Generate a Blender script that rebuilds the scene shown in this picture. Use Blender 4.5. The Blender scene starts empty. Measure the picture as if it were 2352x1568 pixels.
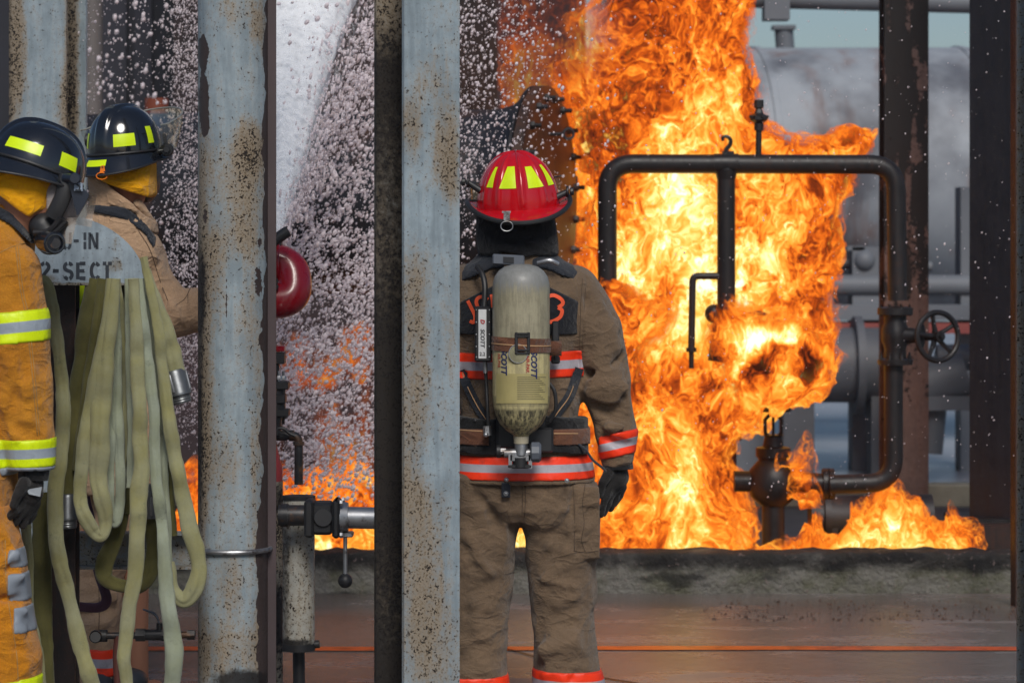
import bpy, math, random
import numpy as np
from mathutils import Vector, Matrix
random.seed(7); RNG = np.random.default_rng(11)
scn = bpy.context.scene
COL = scn.collection
CAMZ = 1.6; FPX = 2352*100/36.0; HV = 533.0
def P(u, v, Y): return np.array([(u-1176)*Y/FPX, Y, CAMZ-(v-HV)*Y/FPX])
def R(px, Y): return px*Y/FPX
def UV(V): return 1176+V[..., 0]*FPX/V[..., 1], HV-(V[..., 2]-CAMZ)*FPX/V[..., 1]
def A(*a): return np.array(a, float)
def nrm(v): v = np.asarray(v, float); return v/max(1e-9, np.linalg.norm(v))

# ---------------------------------------------------------------- numpy noise
def _h(i, j, k, s):
    n = (i*374761393 + j*668265263 + k*2147483647 + s*974711) & 0xffffffff
    n = ((n ^ (n >> 13))*1274126177) & 0xffffffff
    n = ((n ^ (n >> 16))*2246822519) & 0xffffffff
    return ((n >> 8) & 0xffff).astype(np.float32)/32767.5-1
def noise(x, y, z, s=0):
    xi = np.floor(x).astype(np.int64); yi = np.floor(y).astype(np.int64); zi = np.floor(z).astype(np.int64)
    fx = (x-xi).astype(np.float32); fy = (y-yi).astype(np.float32); fz = (z-zi).astype(np.float32)
    fx = fx*fx*(3-2*fx); fy = fy*fy*(3-2*fy); fz = fz*fz*(3-2*fz)
    r = 0
    for a in (0, 1):
        for b in (0, 1):
            for c in (0, 1):
                r = r+_h(xi+a, yi+b, zi+c, s)*(fx if a else 1-fx)*(fy if b else 1-fy)*(fz if c else 1-fz)
    return r
def fbm(x, y, z, s=0, o=3):
    r = 0; a = 1
    for i in range(o):
        r = r+a*noise(x*2**i, y*2**i, z*2**i, s+i*17); a *= .5
    return r

# ---------------------------------------------------------------- surface nets
def isomesh(fn, lo, hi, h):
    lo = np.asarray(lo, float); hi = np.asarray(hi, float)
    n = np.ceil((hi-lo)/h).astype(int)+2
    ax = [lo[i]-h/2+h*np.arange(n[i]) for i in range(3)]
    X, Y, Z = [a.astype(np.float32) for a in np.meshgrid(*ax, indexing='ij')]
    F = np.asarray(fn(X, Y, Z), np.float32)
    F[0], F[-1] = 1, 1; F[:, 0], F[:, -1] = 1, 1; F[:, :, 0], F[:, :, -1] = 1, 1
    I = F < 0
    c = I[:-1, :-1, :-1].astype(np.int8)
    for a in (0, 1):
        for b in (0, 1):
            for d in (0, 1):
                if a+b+d: c = c+I[a:n[0]-1+a, b:n[1]-1+b, d:n[2]-1+d]
    act = (c > 0) & (c < 8)
    ii, jj, kk = np.nonzero(act)
    idx = -np.ones(act.shape, np.int64); idx[ii, jj, kk] = np.arange(len(ii))
    pos = np.zeros((len(ii), 3)); cnt = np.zeros(len(ii))
    for axd in range(3):
        o = [q for q in range(3) if q != axd]
        for s1 in (0, 1):
            for s2 in (0, 1):
                p = [0, 0, 0]; p[o[0]] = s1; p[o[1]] = s2; q = list(p); q[axd] = 1
                f0 = F[ii+p[0], jj+p[1], kk+p[2]]; f1 = F[ii+q[0], jj+q[1], kk+q[2]]
                m = (f0 < 0) != (f1 < 0)
                t = np.where(m, f0/np.where(m, f0-f1, 1), 0)
                for d in range(3):
                    pos[:, d] += np.where(m, (t if d == axd else p[d]), 0)
                cnt += m
    pos /= cnt[:, None]
    V = np.stack([ii, jj, kk], 1)+pos
    V = V*h+(lo-h/2)
    Fs = []
    for axd in range(3):
        a0 = np.take(I, range(0, n[axd]-1), axd); a1 = np.take(I, range(1, n[axd]), axd)
        d = a0 != a1
        e = list(np.nonzero(d)); o = [q for q in range(3) if q != axd]
        ok = (e[o[0]] > 0) & (e[o[1]] > 0) & (e[o[0]] < n[o[0]]-1) & (e[o[1]] < n[o[1]]-1)
        e = [x[ok] for x in e]
        s = a0[tuple(e)]
        def g(da, db):
            f = [x.copy() for x in e]; f[o[0]] -= da; f[o[1]] -= db
            return idx[tuple(f)]
        q = np.stack([g(1, 1), g(0, 1), g(0, 0), g(1, 0)], 1)
        flip = s if axd != 1 else ~s
        q[~flip] = q[~flip][:, ::-1]
        Fs.append(q)
    return V, np.concatenate(Fs)

# ---------------------------------------------------------------- objects
ORG = {}
def _org(o): return ORG.get(o.name, np.zeros(3))
def prop(o, label=None, cat=None, group=None, kind=None):
    if label: o['label'] = label
    if cat: o['category'] = cat
    if group: o['group'] = group
    if kind: o['kind'] = kind
    return o
def thing(name, loc, label, cat, group=None):
    o = bpy.data.objects.new(name, None); COL.objects.link(o); o.empty_display_size = .1
    o.location = loc; ORG[o.name] = np.asarray(loc, float)
    return prop(o, label, cat, group)
def mk(name, V, F, mat, parent=None, smooth=True, angle=None):
    V = np.asarray(V, float); me = bpy.data.meshes.new(name)
    if parent is None: org = A((V[:, 0].min()+V[:, 0].max())/2, (V[:, 1].min()+V[:, 1].max())/2, V[:, 2].min())
    else: org = _org(parent)
    if isinstance(F, np.ndarray):
        nf, k = F.shape
        me.vertices.add(len(V)); me.vertices.foreach_set('co', (V-org).astype(np.float32).ravel())
        me.loops.add(nf*k); me.loops.foreach_set('vertex_index', F.astype(np.int32).ravel())
        me.polygons.add(nf); me.polygons.foreach_set('loop_start', np.arange(0, nf*k, k, dtype=np.int32))
        me.update(calc_edges=True)
    else:
        me.from_pydata((V-org).tolist(), [], [list(map(int, f)) for f in F])
    me.validate()
    me.polygons.foreach_set('use_smooth', [smooth]*len(me.polygons))
    if mat is not None: me.materials.append(mat)
    if smooth and angle: me.set_sharp_from_angle(angle=math.radians(angle))
    me.update()
    o = bpy.data.objects.new(name, me); COL.objects.link(o)
    ORG[o.name] = org
    if parent is None: o.location = org
    else: o.parent = parent
    return o
def wverts(o):
    me = o.data; v = np.zeros(len(me.vertices)*3); me.vertices.foreach_get('co', v)
    return v.reshape(-1, 3)+_org(o)
def attr(o, name, vals):
    vals = np.asarray(vals, np.float32)
    if vals.ndim == 1:
        a = o.data.attributes.new(name, 'FLOAT', 'POINT'); a.data.foreach_set('value', vals)
    else:
        a = o.data.attributes.new(name, 'FLOAT_VECTOR', 'POINT'); a.data.foreach_set('vector', vals.ravel())

def frame(d, up=(0, 0, 1)):
    d = nrm(d); up = np.asarray(up, float)
    if abs(np.dot(d, up)) > .98: up = A(0, 1, 0) if abs(d[1]) < .9 else A(1, 0, 0)
    x = nrm(np.cross(up, d)); y = np.cross(d, x)
    return x, y, d
class MB:
    def __init__(s): s.V = []; s.F = []; s.n = 0
    def add(s, V, F):
        V = np.asarray(V, float); s.V.append(V); s.F += [[i+s.n for i in f] for f in F]; s.n += len(V); return s
    def grid(s, G, closeu=False, closev=False):
        n, m = G.shape[:2]; F = []
        for i in range(n-(0 if closeu else 1)):
            for j in range(m-(0 if closev else 1)):
                a, b = (i+1) % n, (j+1) % m
                F.append([i*m+j, a*m+j, a*m+b, i*m+b])
        return s.add(G.reshape(-1, 3), F)
    def box(s, c, size, X=(1, 0, 0), Z=(0, 0, 1), bev=0.0):
        X = nrm(X); Z = nrm(Z); Yv = np.cross(Z, X); c = np.asarray(c, float); hx, hy, hz = [q/2 for q in size]
        if bev <= 0:
            V = [c+X*a*hx+Yv*b*hy+Z*d*hz for a in (-1, 1) for b in (-1, 1) for d in (-1, 1)]
            return s.add(V, [[0, 1, 3, 2], [4, 6, 7, 5], [0, 4, 5, 1], [2, 3, 7, 6], [0, 2, 6, 4], [1, 5, 7, 3]])
        bev = min(bev, hx*.9, hy*.9, hz*.9)
        rings = []
        for dz, ins in ((-hz, bev), (-hz+bev, 0), (hz-bev, 0), (hz, bev)):
            r = []
            for sx, sy, o in ((1, -1, 0), (1, 1, 1), (-1, 1, 0), (-1, -1, 1)):
                ax_, ay_ = hx-ins, hy-ins
                b = bev
                pa = c+X*sx*ax_+Yv*sy*(ay_-b)+Z*dz; pb = c+X*sx*(ax_-b)+Yv*sy*ay_+Z*dz
                r += [pa, pb] if (sx*sy > 0) else [pb, pa]
            rings.append(r)
        G = np.array(rings); m = G.shape[1]; b0 = s.n
        s.grid(G, closev=True)
        s.F.append([b0+i for i in range(m)][::-1]); s.F.append([b0+3*m+i for i in range(m)])
        return s
    def lathe(s, c, ax, prof, n=24, cap=True, up=(0, 0, 1), a0=0, a1=2*math.pi):
        x, y, d = frame(ax, up); c = np.asarray(c, float); full = abs(a1-a0-2*math.pi) < 1e-6
        th = np.linspace(a0, a1, n, endpoint=not full)
        G = np.array([[c+d*h+(x*math.cos(t)+y*math.sin(t))*r for t in th] for r, h in prof])
        b0 = s.n; s.grid(G, closev=full)
        if cap and full:
            k = len(prof)
            if prof[0][0] > 1e-6: s.F.append([b0+i for i in range(n)][::-1])
            if prof[-1][0] > 1e-6: s.F.append([b0+(k-1)*n+i for i in range(n)])
        return s
    def cyl(s, a, b, r, r2=None, n=20, bev=0):
        a = np.asarray(a, float); b = np.asarray(b, float); L = np.linalg.norm(b-a); r2 = r if r2 is None else r2
        pr = [(r, 0), (r2, L)] if not bev else [(r-bev, 0), (r, bev), (r2, L-bev), (r2-bev, L)]
        return s.lathe(a, b-a, pr, n)
    def sph(s, c, r, n=16, m=10):
        r = (r, r, r) if np.isscalar(r) else r
        G = np.array([[A(c[0]+r[0]*math.sin(p)*math.cos(t), c[1]+r[1]*math.sin(p)*math.sin(t), c[2]+r[2]*math.cos(p)) for t in np.linspace(0, 2*math.pi, n, endpoint=False)] for p in np.linspace(math.pi-.001, .001, m)])
        return s.grid(G, closev=True)
    def tube(s, pts, r, n=12, cap=True, closed=False, side=None, flat=None):
        pts = np.asarray(pts, float); m = len(pts); r = np.broadcast_to(r, (m,)); 
        T = np.gradient(pts, axis=0) if not closed else np.roll(pts, -1, 0)-np.roll(pts, 1, 0)
        T /= np.linalg.norm(T, axis=1)[:, None]+1e-12
        fl = np.broadcast_to(1.0 if flat is None else flat, (m,))
        x = None; G = []
        for i in range(m):
            if side is not None: y = np.asarray(side, float); x = nrm(np.cross(T[i], y)); yy = nrm(np.cross(x, T[i]))
            else:
                if x is None: x, yy, _ = frame(T[i])
                else: x = nrm(x-T[i]*np.dot(x, T[i])); yy = np.cross(T[i], x)
            G.append([pts[i]+x*math.cos(t)*r[i]+yy*math.sin(t)*r[i]*fl[i] for t in np.linspace(0, 2*math.pi, n, endpoint=False)])
        b0 = s.n; s.grid(np.array(G), closeu=closed, closev=True)
        if cap and not closed:
            s.F.append([b0+i for i in range(n)][::-1]); s.F.append([b0+(m-1)*n+i for i in range(n)])
        return s
    def torus(s, c, ax, R0, r, n=32, m=10, sc=1.0, up=(0, 0, 1)):
        x, y, d = frame(ax, up)
        pts = [np.asarray(c)+(x*math.cos(t)*sc+y*math.sin(t))*R0 for t in np.linspace(0, 2*math.pi, n, endpoint=False)]
        return s.tube(pts, r, m, closed=True)
    def prism(s, poly, d):
        poly = np.asarray(poly, float); d = np.asarray(d, float); n = len(poly)
        return s.add(np.vstack([poly, poly+d]), [list(range(n)), list(range(n, 2*n))[::-1]]+[[i, i+n, (i+1) % n+n, (i+1) % n] for i in range(n)])
    def build(s, name, mat, parent=None, smooth=True, angle=35):
        V = np.vstack(s.V)
        o = mk(name, V, s.F, mat, parent, smooth, None)
        import bmesh
        bm = bmesh.new(); bm.from_mesh(o.data); bmesh.ops.recalc_face_normals(bm, faces=bm.faces[:]); bm.to_mesh(o.data); bm.free()
        if smooth and angle: o.data.set_sharp_from_angle(angle=math.radians(angle))
        return o
def spline(pts, n=8):
    pts = np.asarray(pts, float); Q = np.vstack([2*pts[0]-pts[1], pts, 2*pts[-1]-pts[-2]]); out = []
    for i in range(1, len(Q)-2):
        for t in np.linspace(0, 1, n, endpoint=False):
            a, b, c, d = Q[i-1], Q[i], Q[i+1], Q[i+2]
            out.append(.5*((2*b)+(-a+c)*t+(2*a-5*b+4*c-d)*t*t+(-a+3*b-3*c+d)*t**3))
    out.append(pts[-1]); return np.array(out)
def bendpath(pts, rad, n=8):
    pts = [np.asarray(p, float) for p in pts]; out = [pts[0]]
    for i in range(1, len(pts)-1):
        a = nrm(pts[i-1]-pts[i]); b = nrm(pts[i+1]-pts[i])
        p0 = pts[i]+a*rad; p1 = pts[i]+b*rad
        for t in np.linspace(0, 1, n): out.append((1-t)**2*p0+2*t*(1-t)*pts[i]+t*t*p1)
    out.append(pts[-1]); return np.array(out)

# ---------------------------------------------------------------- sdf parts
def cap(X, Y, Z, a, b, ra, rb=None):
    rb = ra if rb is None else rb; a = np.asarray(a, float); b = np.asarray(b, float); d = b-a; L2 = float(d@d)+1e-12
    t = np.clip(((X-a[0])*d[0]+(Y-a[1])*d[1]+(Z-a[2])*d[2])/L2, 0, 1)
    return np.sqrt((X-a[0]-t*d[0])**2+(Y-a[1]-t*d[1])**2+(Z-a[2]-t*d[2])**2)-(ra+(rb-ra)*t)
def smin(a, b, k):
    h = np.clip(.5+.5*(b-a)/k, 0, 1); return b+(a-b)*h-k*h*(1-h)
def smax(a, b, k): return -smin(-a, -b, k)
def ell(X, Y, Z, c, r):
    q = np.sqrt(((X-c[0])/r[0])**2+((Y-c[1])/r[1])**2+((Z-c[2])/r[2])**2)
    return (q-1)*min(r)
def loft(X, Y, Z, keys, e=2.4, end=True):
    """keys: rows (z, cx, cy, half width, half depth), any order"""
    k = np.array(sorted(keys)); zz = k[:, 0]
    I = lambda c: np.interp(Z, zz, k[:, c])
    w, dp = I(3), I(4)
    q = (np.abs((X-I(1))/w)**e+np.abs((Y-I(2))/dp)**e)**(1/e)
    d = (q-1)*np.minimum(w, dp)
    return smax(d, np.maximum(zz[0]-Z, Z-zz[-1]), .012) if end else d
def folds(X, Y, Z, d, L):
    for (a, b, w, amp) in L:
        s = cap(X, Y, Z, a, b, 0.0)
        d = d-amp*np.exp(-(s/w)**2)
    return d
# ---------------------------------------------------------------- materials
def srgb(r, g, b):
    f = lambda c: ((c/255)/12.92 if c/255 <= .04045 else ((c/255+.055)/1.055)**2.4)
    return (f(r), f(g), f(b), 1)
class NT:
    def __init__(s, name):
        s.m = bpy.data.materials.new(name); s.m.use_nodes = True; s.t = s.m.node_tree; s.t.nodes.clear()
        s.out = s.t.nodes.new('ShaderNodeOutputMaterial')
    def n(s, typ, **kw):
        nd = s.t.nodes.new('ShaderNode'+typ)
        for k, v in kw.items():
            if hasattr(nd, k) and k not in ('Scale',): setattr(nd, k, v)
        return nd
    def l(s, a, b): s.t.links.new(a, b)
    def set(s, sock, v):
        if hasattr(v, 'is_output') or isinstance(v, bpy.types.NodeSocket): s.l(v, sock)
        else: sock.default_value = v
    def math(s, op, a, b=0.0, c=0.0, clamp=False):
        nd = s.n('Math'); nd.operation = op; nd.use_clamp = clamp
        s.set(nd.inputs[0], a); s.set(nd.inputs[1], b)
        if op in ('MULTIPLY_ADD',): s.set(nd.inputs[2], c)
        return nd.outputs[0]
    def coord(s, scale=(1, 1, 1), kind='Object', loc=(0, 0, 0), rot=(0, 0, 0)):
        if kind == 'Object':
            tc = s.n('TexCoord'); o = tc.outputs['Object']
        elif kind == 'World':
            o = s.n('NewGeometry').outputs['Position']
        mp = s.n('Mapping'); mp.inputs['Scale'].default_value = scale; mp.inputs['Location'].default_value = loc; mp.inputs['Rotation'].default_value = rot
        s.l(o, mp.inputs['Vector']); return mp.outputs[0]
    def noise(s, vec, scale, detail=4, rough=.55, dist=0, typ='FBM', out=0, w=None):
        nd = s.n('TexNoise'); nd.noise_type = typ
        if typ != 'FBM': nd.normalize = True
        s.l(vec, nd.inputs['Vector']); nd.inputs['Scale'].default_value = scale; nd.inputs['Detail'].default_value = detail
        nd.inputs['Roughness'].default_value = rough; nd.inputs['Distortion'].default_value = dist
        return nd.outputs[out]
    def vor(s, vec, scale, feat='F1', out='Distance', rnd=1):
        nd = s.n('TexVoronoi'); nd.feature = feat; s.l(vec, nd.inputs['Vector']); nd.inputs['Scale'].default_value = scale; nd.inputs['Randomness'].default_value = rnd
        return nd.outputs[out]
    def ramp(s, fac, stops, interp='LINEAR'):
        nd = s.n('ValToRGB'); cr = nd.color_ramp; cr.interpolation = interp
        while len(cr.elements) < len(stops): cr.elements.new(.5)
        for e, (p, c) in zip(cr.elements, stops):
            e.position = p; e.color = c if len(c) == 4 else (*c, 1)
        s.l(fac, nd.inputs[0]); return nd.outputs[0]
    def step(s, v, lo, hi):
        nd = s.n('MapRange'); nd.interpolation_type = 'SMOOTHSTEP'
        s.set(nd.inputs[0], v); s.set(nd.inputs[1], lo); s.set(nd.inputs[2], hi); return nd.outputs[0]
    def mix(s, f, a, b, mode='MIX'):
        nd = s.n('Mix'); nd.data_type = 'RGBA'; nd.blend_type = mode
        s.set(nd.inputs[0], f); s.set(nd.inputs[6], a); s.set(nd.inputs[7], b); return nd.outputs[2]
    def at(s, name, out='Fac'):
        nd = s.n('Attribute'); nd.attribute_name = name; return nd.outputs[out]
    def bump(s, h, dist=.002, st=.6):
        nd = s.n('Bump'); nd.inputs['Strength'].default_value = st; nd.inputs['Distance'].default_value = dist
        s.l(h, nd.inputs['Height']); return nd.outputs[0]
    def pbr(s, col, rough=.6, metal=0.0, normal=None, spec=.5, **kw):
        b = s.n('BsdfPrincipled'); s.set(b.inputs['Base Color'], col); s.set(b.inputs['Roughness'], rough); s.set(b.inputs['Metallic'], metal)
        b.inputs['Specular IOR Level'].default_value = spec
        for k, v in kw.items(): s.set(b.inputs[k.replace('_', ' ')], v)
        if normal is not None: s.l(normal, b.inputs['Normal'])
        s.l(b.outputs[0], s.out.inputs[0]); s.b = b; return s.m
_MC = {}
def plain(name, c, rough=.5, metal=0., var=.12, scale=30, bump=.0006, dirt=None, spec=.5, coat=0.):
    if name in _MC: return _MC[name]
    t = NT(name); co = t.coord()
    n = t.noise(co, scale, 5, .6); n2 = t.noise(co, scale*.17, 3, .6)
    c = np.array(c[:3]); k = t.mix(n, (*(c*(1-var)), 1), (*np.minimum(c*(1+var), 1), 1))
    k = t.mix(t.step(n2, .35, .75), k, (*(c*(1-1.5*var if var < .5 else .3)), 1))
    if dirt: k = t.mix(t.step(t.noise(co, scale*.4, 6, .7), .52, .68), k, (*dirt, 1))
    r = t.math('MULTIPLY_ADD', n, .25, rough-.12)
    m = t.pbr(k, r, metal, t.bump(n, bump), spec=spec, Coat_Weight=coat)
    _MC[name] = m; return m
def cloth(name, c, c2, soot=.25, weave=900, rough=.85):
    t = NT(name); co = t.coord()
    big = t.noise(co, 4, 5, .6, .3); fine = t.noise(co, 120, 3, .6)
    k = t.mix(t.step(big, .3, .72), (*c, 1), (*c2, 1))
    k = t.mix(t.math('MULTIPLY', fine, .35), k, (*(np.array(c)*.55), 1))
    k = t.mix(t.math('MULTIPLY', t.step(t.noise(co, 9, 6, .7), .52, .75), soot), k, (.02, .016, .013, 1))
    # woven twill
    rg_ = lambda sc, ds, vec: t.math('POWER', t.math('SUBTRACT', 1, t.math('ABSOLUTE', t.math('MULTIPLY_ADD', t.noise(vec, sc, 2, .5, ds), 4.4, -2.2), clamp=True), clamp=True), 2.0)
    crs = t.math('ADD', t.math('MULTIPLY', rg_(5.5, .6, t.coord((1, 1, 1.5))), 1.0), t.math('MULTIPLY', rg_(13, .8, t.coord((1, 1, 1.4))), .45))
    w1 = t.n('TexWave'); w1.wave_type = 'BANDS'; w1.bands_direction = 'DIAGONAL'; w1.inputs['Scale'].default_value = weave/6; w1.inputs['Distortion'].default_value = .6
    t.l(co, w1.inputs['Vector'])
    cr = t.math('MULTIPLY_ADD', t.noise(co, 28, 6, .66, .8), .7, t.math('MULTIPLY', t.noise(t.coord((1, 1, 1.8)), 9, 4, .6, 1.4), .9))
    h = t.math('MULTIPLY_ADD', cr, .8, t.math('ADD', t.math('MULTIPLY', crs, .55), t.math('MULTIPLY', w1.outputs['Fac'], .07)))
    k = t.mix(t.math('MULTIPLY', t.step(t.noise(co, 260, 2), .45, .7), .25), k, (*np.minimum(np.array(c)*1.5, 1), 1))
    return t.pbr(k, rough, 0, t.bump(h, .011, .9), spec=.2, Sheen_Weight=.15)
M = {}
M['tan_dark'] = cloth('tan_brown_cloth', srgb(122, 101, 80)[:3], srgb(98, 82, 66)[:3], .35)
M['tan_light'] = cloth('light_tan_cloth', srgb(188, 156, 126)[:3], srgb(166, 134, 104)[:3], .10)
M['gold'] = cloth('gold_cloth', srgb(202, 132, 22)[:3], srgb(180, 108, 14)[:3], .22)
M['gold_dark'] = cloth('ochre_cloth', srgb(196, 132, 34)[:3], srgb(172, 108, 22)[:3], .18)
M['yellow_shroud'] = cloth('yellow_shroud_cloth', srgb(244, 172, 4)[:3], srgb(228, 150, 2)[:3], .06)
M['black_cloth'] = cloth('black_cloth', (.008, .008, .009), (.014, .014, .016), 0, rough=.9)
M['strap'] = cloth('navy_padding', srgb(44, 48, 56)[:3], srgb(34, 38, 46)[:3], .1)
M['patch'] = cloth('navy_patch', srgb(30, 32, 38)[:3], srgb(24, 26, 32)[:3], 0)
M['glove'] = cloth('black_glove_leather', (.012, .011, .011), (.022, .02, .019), 0, rough=.7)
M['webbing'] = cloth('brown_webbing', srgb(116, 76, 56)[:3], srgb(88, 56, 42)[:3], .3)
def stripe(name, c1, c2, half=.33):
    t = NT(name); a = t.math('ABSOLUTE', t.at('band')); co = t.coord()
    k = t.mix(t.step(a, half-.03, half+.03), c2, c1)
    # stitching rows along both edges of the trim
    d = t.noise(co, 14, 6, .7)
    k = t.mix(t.math('MULTIPLY', t.step(d, .5, .72), .35), k, (.06, .05, .045, 1))
    k = t.mix(t.math('MULTIPLY', t.step(a, .86, .9), .25), k, (.03, .02, .02, 1))
    return t.pbr(k, .45, 0, t.bump(t.noise(co, 40, 4, .6, .6), .0035, .6), spec=.4)
M['red_trim'] = stripe('red_orange_and_silver_trim', srgb(248, 60, 22), srgb(168, 164, 172))
M['lime_trim'] = stripe('lime_and_silver_trim', srgb(214, 236, 8), srgb(150, 160, 170))
M['lime'] = plain('lime_sticker', srgb(212, 238, 10), .35, 0, .05, 60, .0002)
M['silver_trim'] = plain('silver_trim', srgb(132, 140, 150), .5, 0, .12, 20, .0015)
M['red_shell'] = plain('red_helmet_shell', srgb(190, 12, 26), .22, 0, .1, 12, .0002, None, .5, .4)
M['black_shell'] = plain('black_helmet_shell', (.010, .012, .017), .14, 0, .2, 14, .0002, None, .55, .5)
M['rubber'] = plain('black_rubber', (.018, .018, .02), .5, 0, .25, 40, .0004)
M['dark_rubber_grey'] = plain('dark_grey_rubber', (.05, .055, .062), .5, 0, .2, 40, .0004)
M['steel'] = plain('worn_steel', (.42, .43, .45), .45, .9, .2, 40, .0006, (.12, .1, .09))
M['dark_steel'] = plain('dark_steel', (.035, .035, .038), .4, .3, .4, 45, .0012, (.12, .06, .03))
M['grey_plastic'] = plain('grey_plastic', srgb(92, 98, 108), .5, 0, .12, 30, .0008)
M['orange_part'] = plain('orange_plastic', srgb(232, 120, 16), .35, 0, .08)
M['white_label'] = plain('white_label', srgb(206, 208, 210), .5, 0, .1, 60, .0002)
M['blue_ink'] = plain('blue_ink', srgb(38, 46, 92), .5, 0, .1)
M['red_ink'] = plain('red_ink', srgb(176, 40, 40), .5, 0, .1)
M['black_ink'] = plain('black_ink', (.015, .016, .02), .6, 0, .2)
M['stencil'] = plain('faded_black_stencil', srgb(44, 52, 62), .6, 0, .4, 60, .0002)
M['orange_letter'] = plain('orange_letter_cloth', srgb(226, 84, 44), .7, 0, .2, 60, .0008)
M['grey_hood'] = cloth('pale_hood_knit', srgb(170, 162, 160)[:3], srgb(140, 132, 130)[:3], .1)
M['skin'] = plain('skin', srgb(170, 118, 92), .55, 0, .06, 20, .0004)

def glass(name, tint=(.8, .75, .6, 1), dens=.25):
    t = NT(name); tr = t.n('BsdfTransparent'); tr.inputs[0].default_value = tint
    g = t.n('BsdfGlossy'); g.inputs['Roughness'].default_value = .08; g.inputs[0].default_value = (.9, .9, .9, 1)
    mx = t.n('MixShader'); f = t.math('MULTIPLY_ADD', t.noise(t.coord(), 18, 5, .65), .25, dens*.4)
    t.l(f, mx.inputs[0]); t.l(tr.outputs[0], mx.inputs[1]); t.l(g.outputs[0], mx.inputs[2]); t.l(mx.outputs[0], t.out.inputs[0]); return t.m
M['visor'] = glass('clear_visor')
def clearplastic():
    t = NT('clear_mask_lens'); tr = t.n('BsdfTransparent'); tr.inputs[0].default_value = (.85, .8, .74, 1)
    d = t.n('BsdfPrincipled'); d.inputs['Base Color'].default_value = (.55, .48, .42, 1); d.inputs['Roughness'].default_value = .15
    mx = t.n('MixShader'); t.l(t.math('MULTIPLY_ADD', t.noise(t.coord(), 10, 4), .5, .12), mx.inputs[0]); t.l(tr.outputs[0], mx.inputs[1]); t.l(d.outputs[0], mx.inputs[2]); t.l(mx.outputs[0], t.out.inputs[0]); return t.m
M['lens'] = clearplastic()

def painted(name, paint, rustc=(.20, .145, .085), under=(.045, .032, .03), base_rust=0.0, spk=1.0, dark=(.018, .014, .012)):
    """weathered paint. point attribute 'wear': x = rust stain, y = chipped to under coat, z = soot and painted shade"""
    t = NT(name); co = t.coord(); w = t.at('wear', 'Vector'); sp = t.n('SeparateXYZ'); t.l(w, sp.inputs[0])
    rx, ch, so = sp.outputs
    n1 = t.noise(co, 9, 6, .65); n2 = t.noise(co, 55, 5, .7); n3 = t.noise(co, 150, 3, .6); st = t.noise(t.coord((14, 14, 1.6)), 3, 5, .6)
    p = np.array(paint[:3])
    k = t.mix(t.step(t.math('MULTIPLY_ADD', st, .5, t.math('MULTIPLY', n1, .5)), .35, .65), (*(p*.68), 1), (*np.minimum(p*1.12, 1), 1))
    k = t.mix(t.math('MULTIPLY', t.step(n2, .52, .75), .35), k, (*(p*.55), 1))
    rr = t.math('ADD', rx, base_rust)
    a = t.math('ADD', rr, t.math('MULTIPLY_ADD', n1, .55, -.275)); a = t.math('ADD', a, t.math('MULTIPLY_ADD', st, .95, -.475)); a = t.math('ADD', a, t.math('MULTIPLY_ADD', n2, .8, -.4))
    r = np.array(rustc)
    sc = t.mix(n2, (*(r*.6), 1), (*(r*1.8), 1))
    k = t.mix(t.math('MULTIPLY', t.step(a, .08, .72), .80), k, sc)
    n4 = t.noise(co, 150, 4, .75)
    f1 = t.step(t.math('ADD', n4, t.math('MULTIPLY', a, .20)), .60, .74); k = t.mix(t.math('MULTIPLY', f1, .85), k, t.mix(n2, (*(r*.45), 1), (*(r*1.5), 1)))
    b = t.math('ADD', t.math('MULTIPLY', n3, .62), t.math('MULTIPLY', n2, .55)); b = t.math('ADD', b, t.math('MULTIPLY', rr, .14*spk))
    pit = t.step(b, .715, .775); k = t.mix(pit, k, (*dark, 1))
    vo = t.vor(co, 60); big = t.math('LESS_THAN', vo, t.math('MULTIPLY_ADD', t.step(t.noise(co, 5, 2), .5, .75), .17, .02)); k = t.mix(t.math('MULTIPLY', big, .8), k, (.035, .026, .02, 1))
    # chips
    c = t.math('ADD', ch, t.math('MULTIPLY_ADD', n2, .9, -.45)); c = t.math('ADD', c, t.math('MULTIPLY_ADD', n1, .5, -.25))
    cm = t.step(c, .48, .53); u = np.array(under); k = t.mix(cm, k, t.mix(n1, (*(u*.7), 1), (*(u*1.3), 1)))
    s = t.math('ADD', so, t.math('MULTIPLY_ADD', n2, .8, -.4)); k = t.mix(t.math('MULTIPLY', t.step(s, .2, .7), .95), k, (.012, .010, .010, 1))
    hgt = t.math('SUBTRACT', t.math('MULTIPLY', n2, .35), t.math('ADD', cm, t.math('MULTIPLY', pit, .6)))
    return t.pbr(k, t.math('MULTIPLY_ADD', t.math('ADD', a, pit), .25, .42, clamp=True), 0, t.bump(hgt, .0022, .8), spec=.35)
M['paint'] = painted('weathered_blue_grey_paint', srgb(146, 160, 168), base_rust=.12)
M['paint_dark'] = painted('sooty_rusted_paint', srgb(104, 112, 116), (.10, .06, .03), base_rust=.6, spk=1.5)
M['cream'] = painted('peeling_cream_paint', srgb(196, 196, 188), (.20, .15, .09), (.02, .018, .018), base_rust=.25, spk=1.2)
M['burnt'] = painted('burnt_black_steel', (.016, .014, .015), (.045, .016, .008), (.02, .012, .01), base_rust=.0)
M['burnt_col'] = painted('burnt_flaking_primer', srgb(104, 88, 84), (.06, .03, .018), (.012, .010, .010), base_rust=.2)
M['sign'] = painted('sign_plate_paint', srgb(148, 162, 172), (.13, .10, .06), base_rust=.02)
M['soot'] = painted('soot_black_navy_steel', (.006, .006, .011), (.010, .008, .010), base_rust=.05)
M['vessel'] = plain('sooty_vessel_steel', (.022, .021, .026), .55, .1, .5, 12, .004, (.06, .03, .02))
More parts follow.
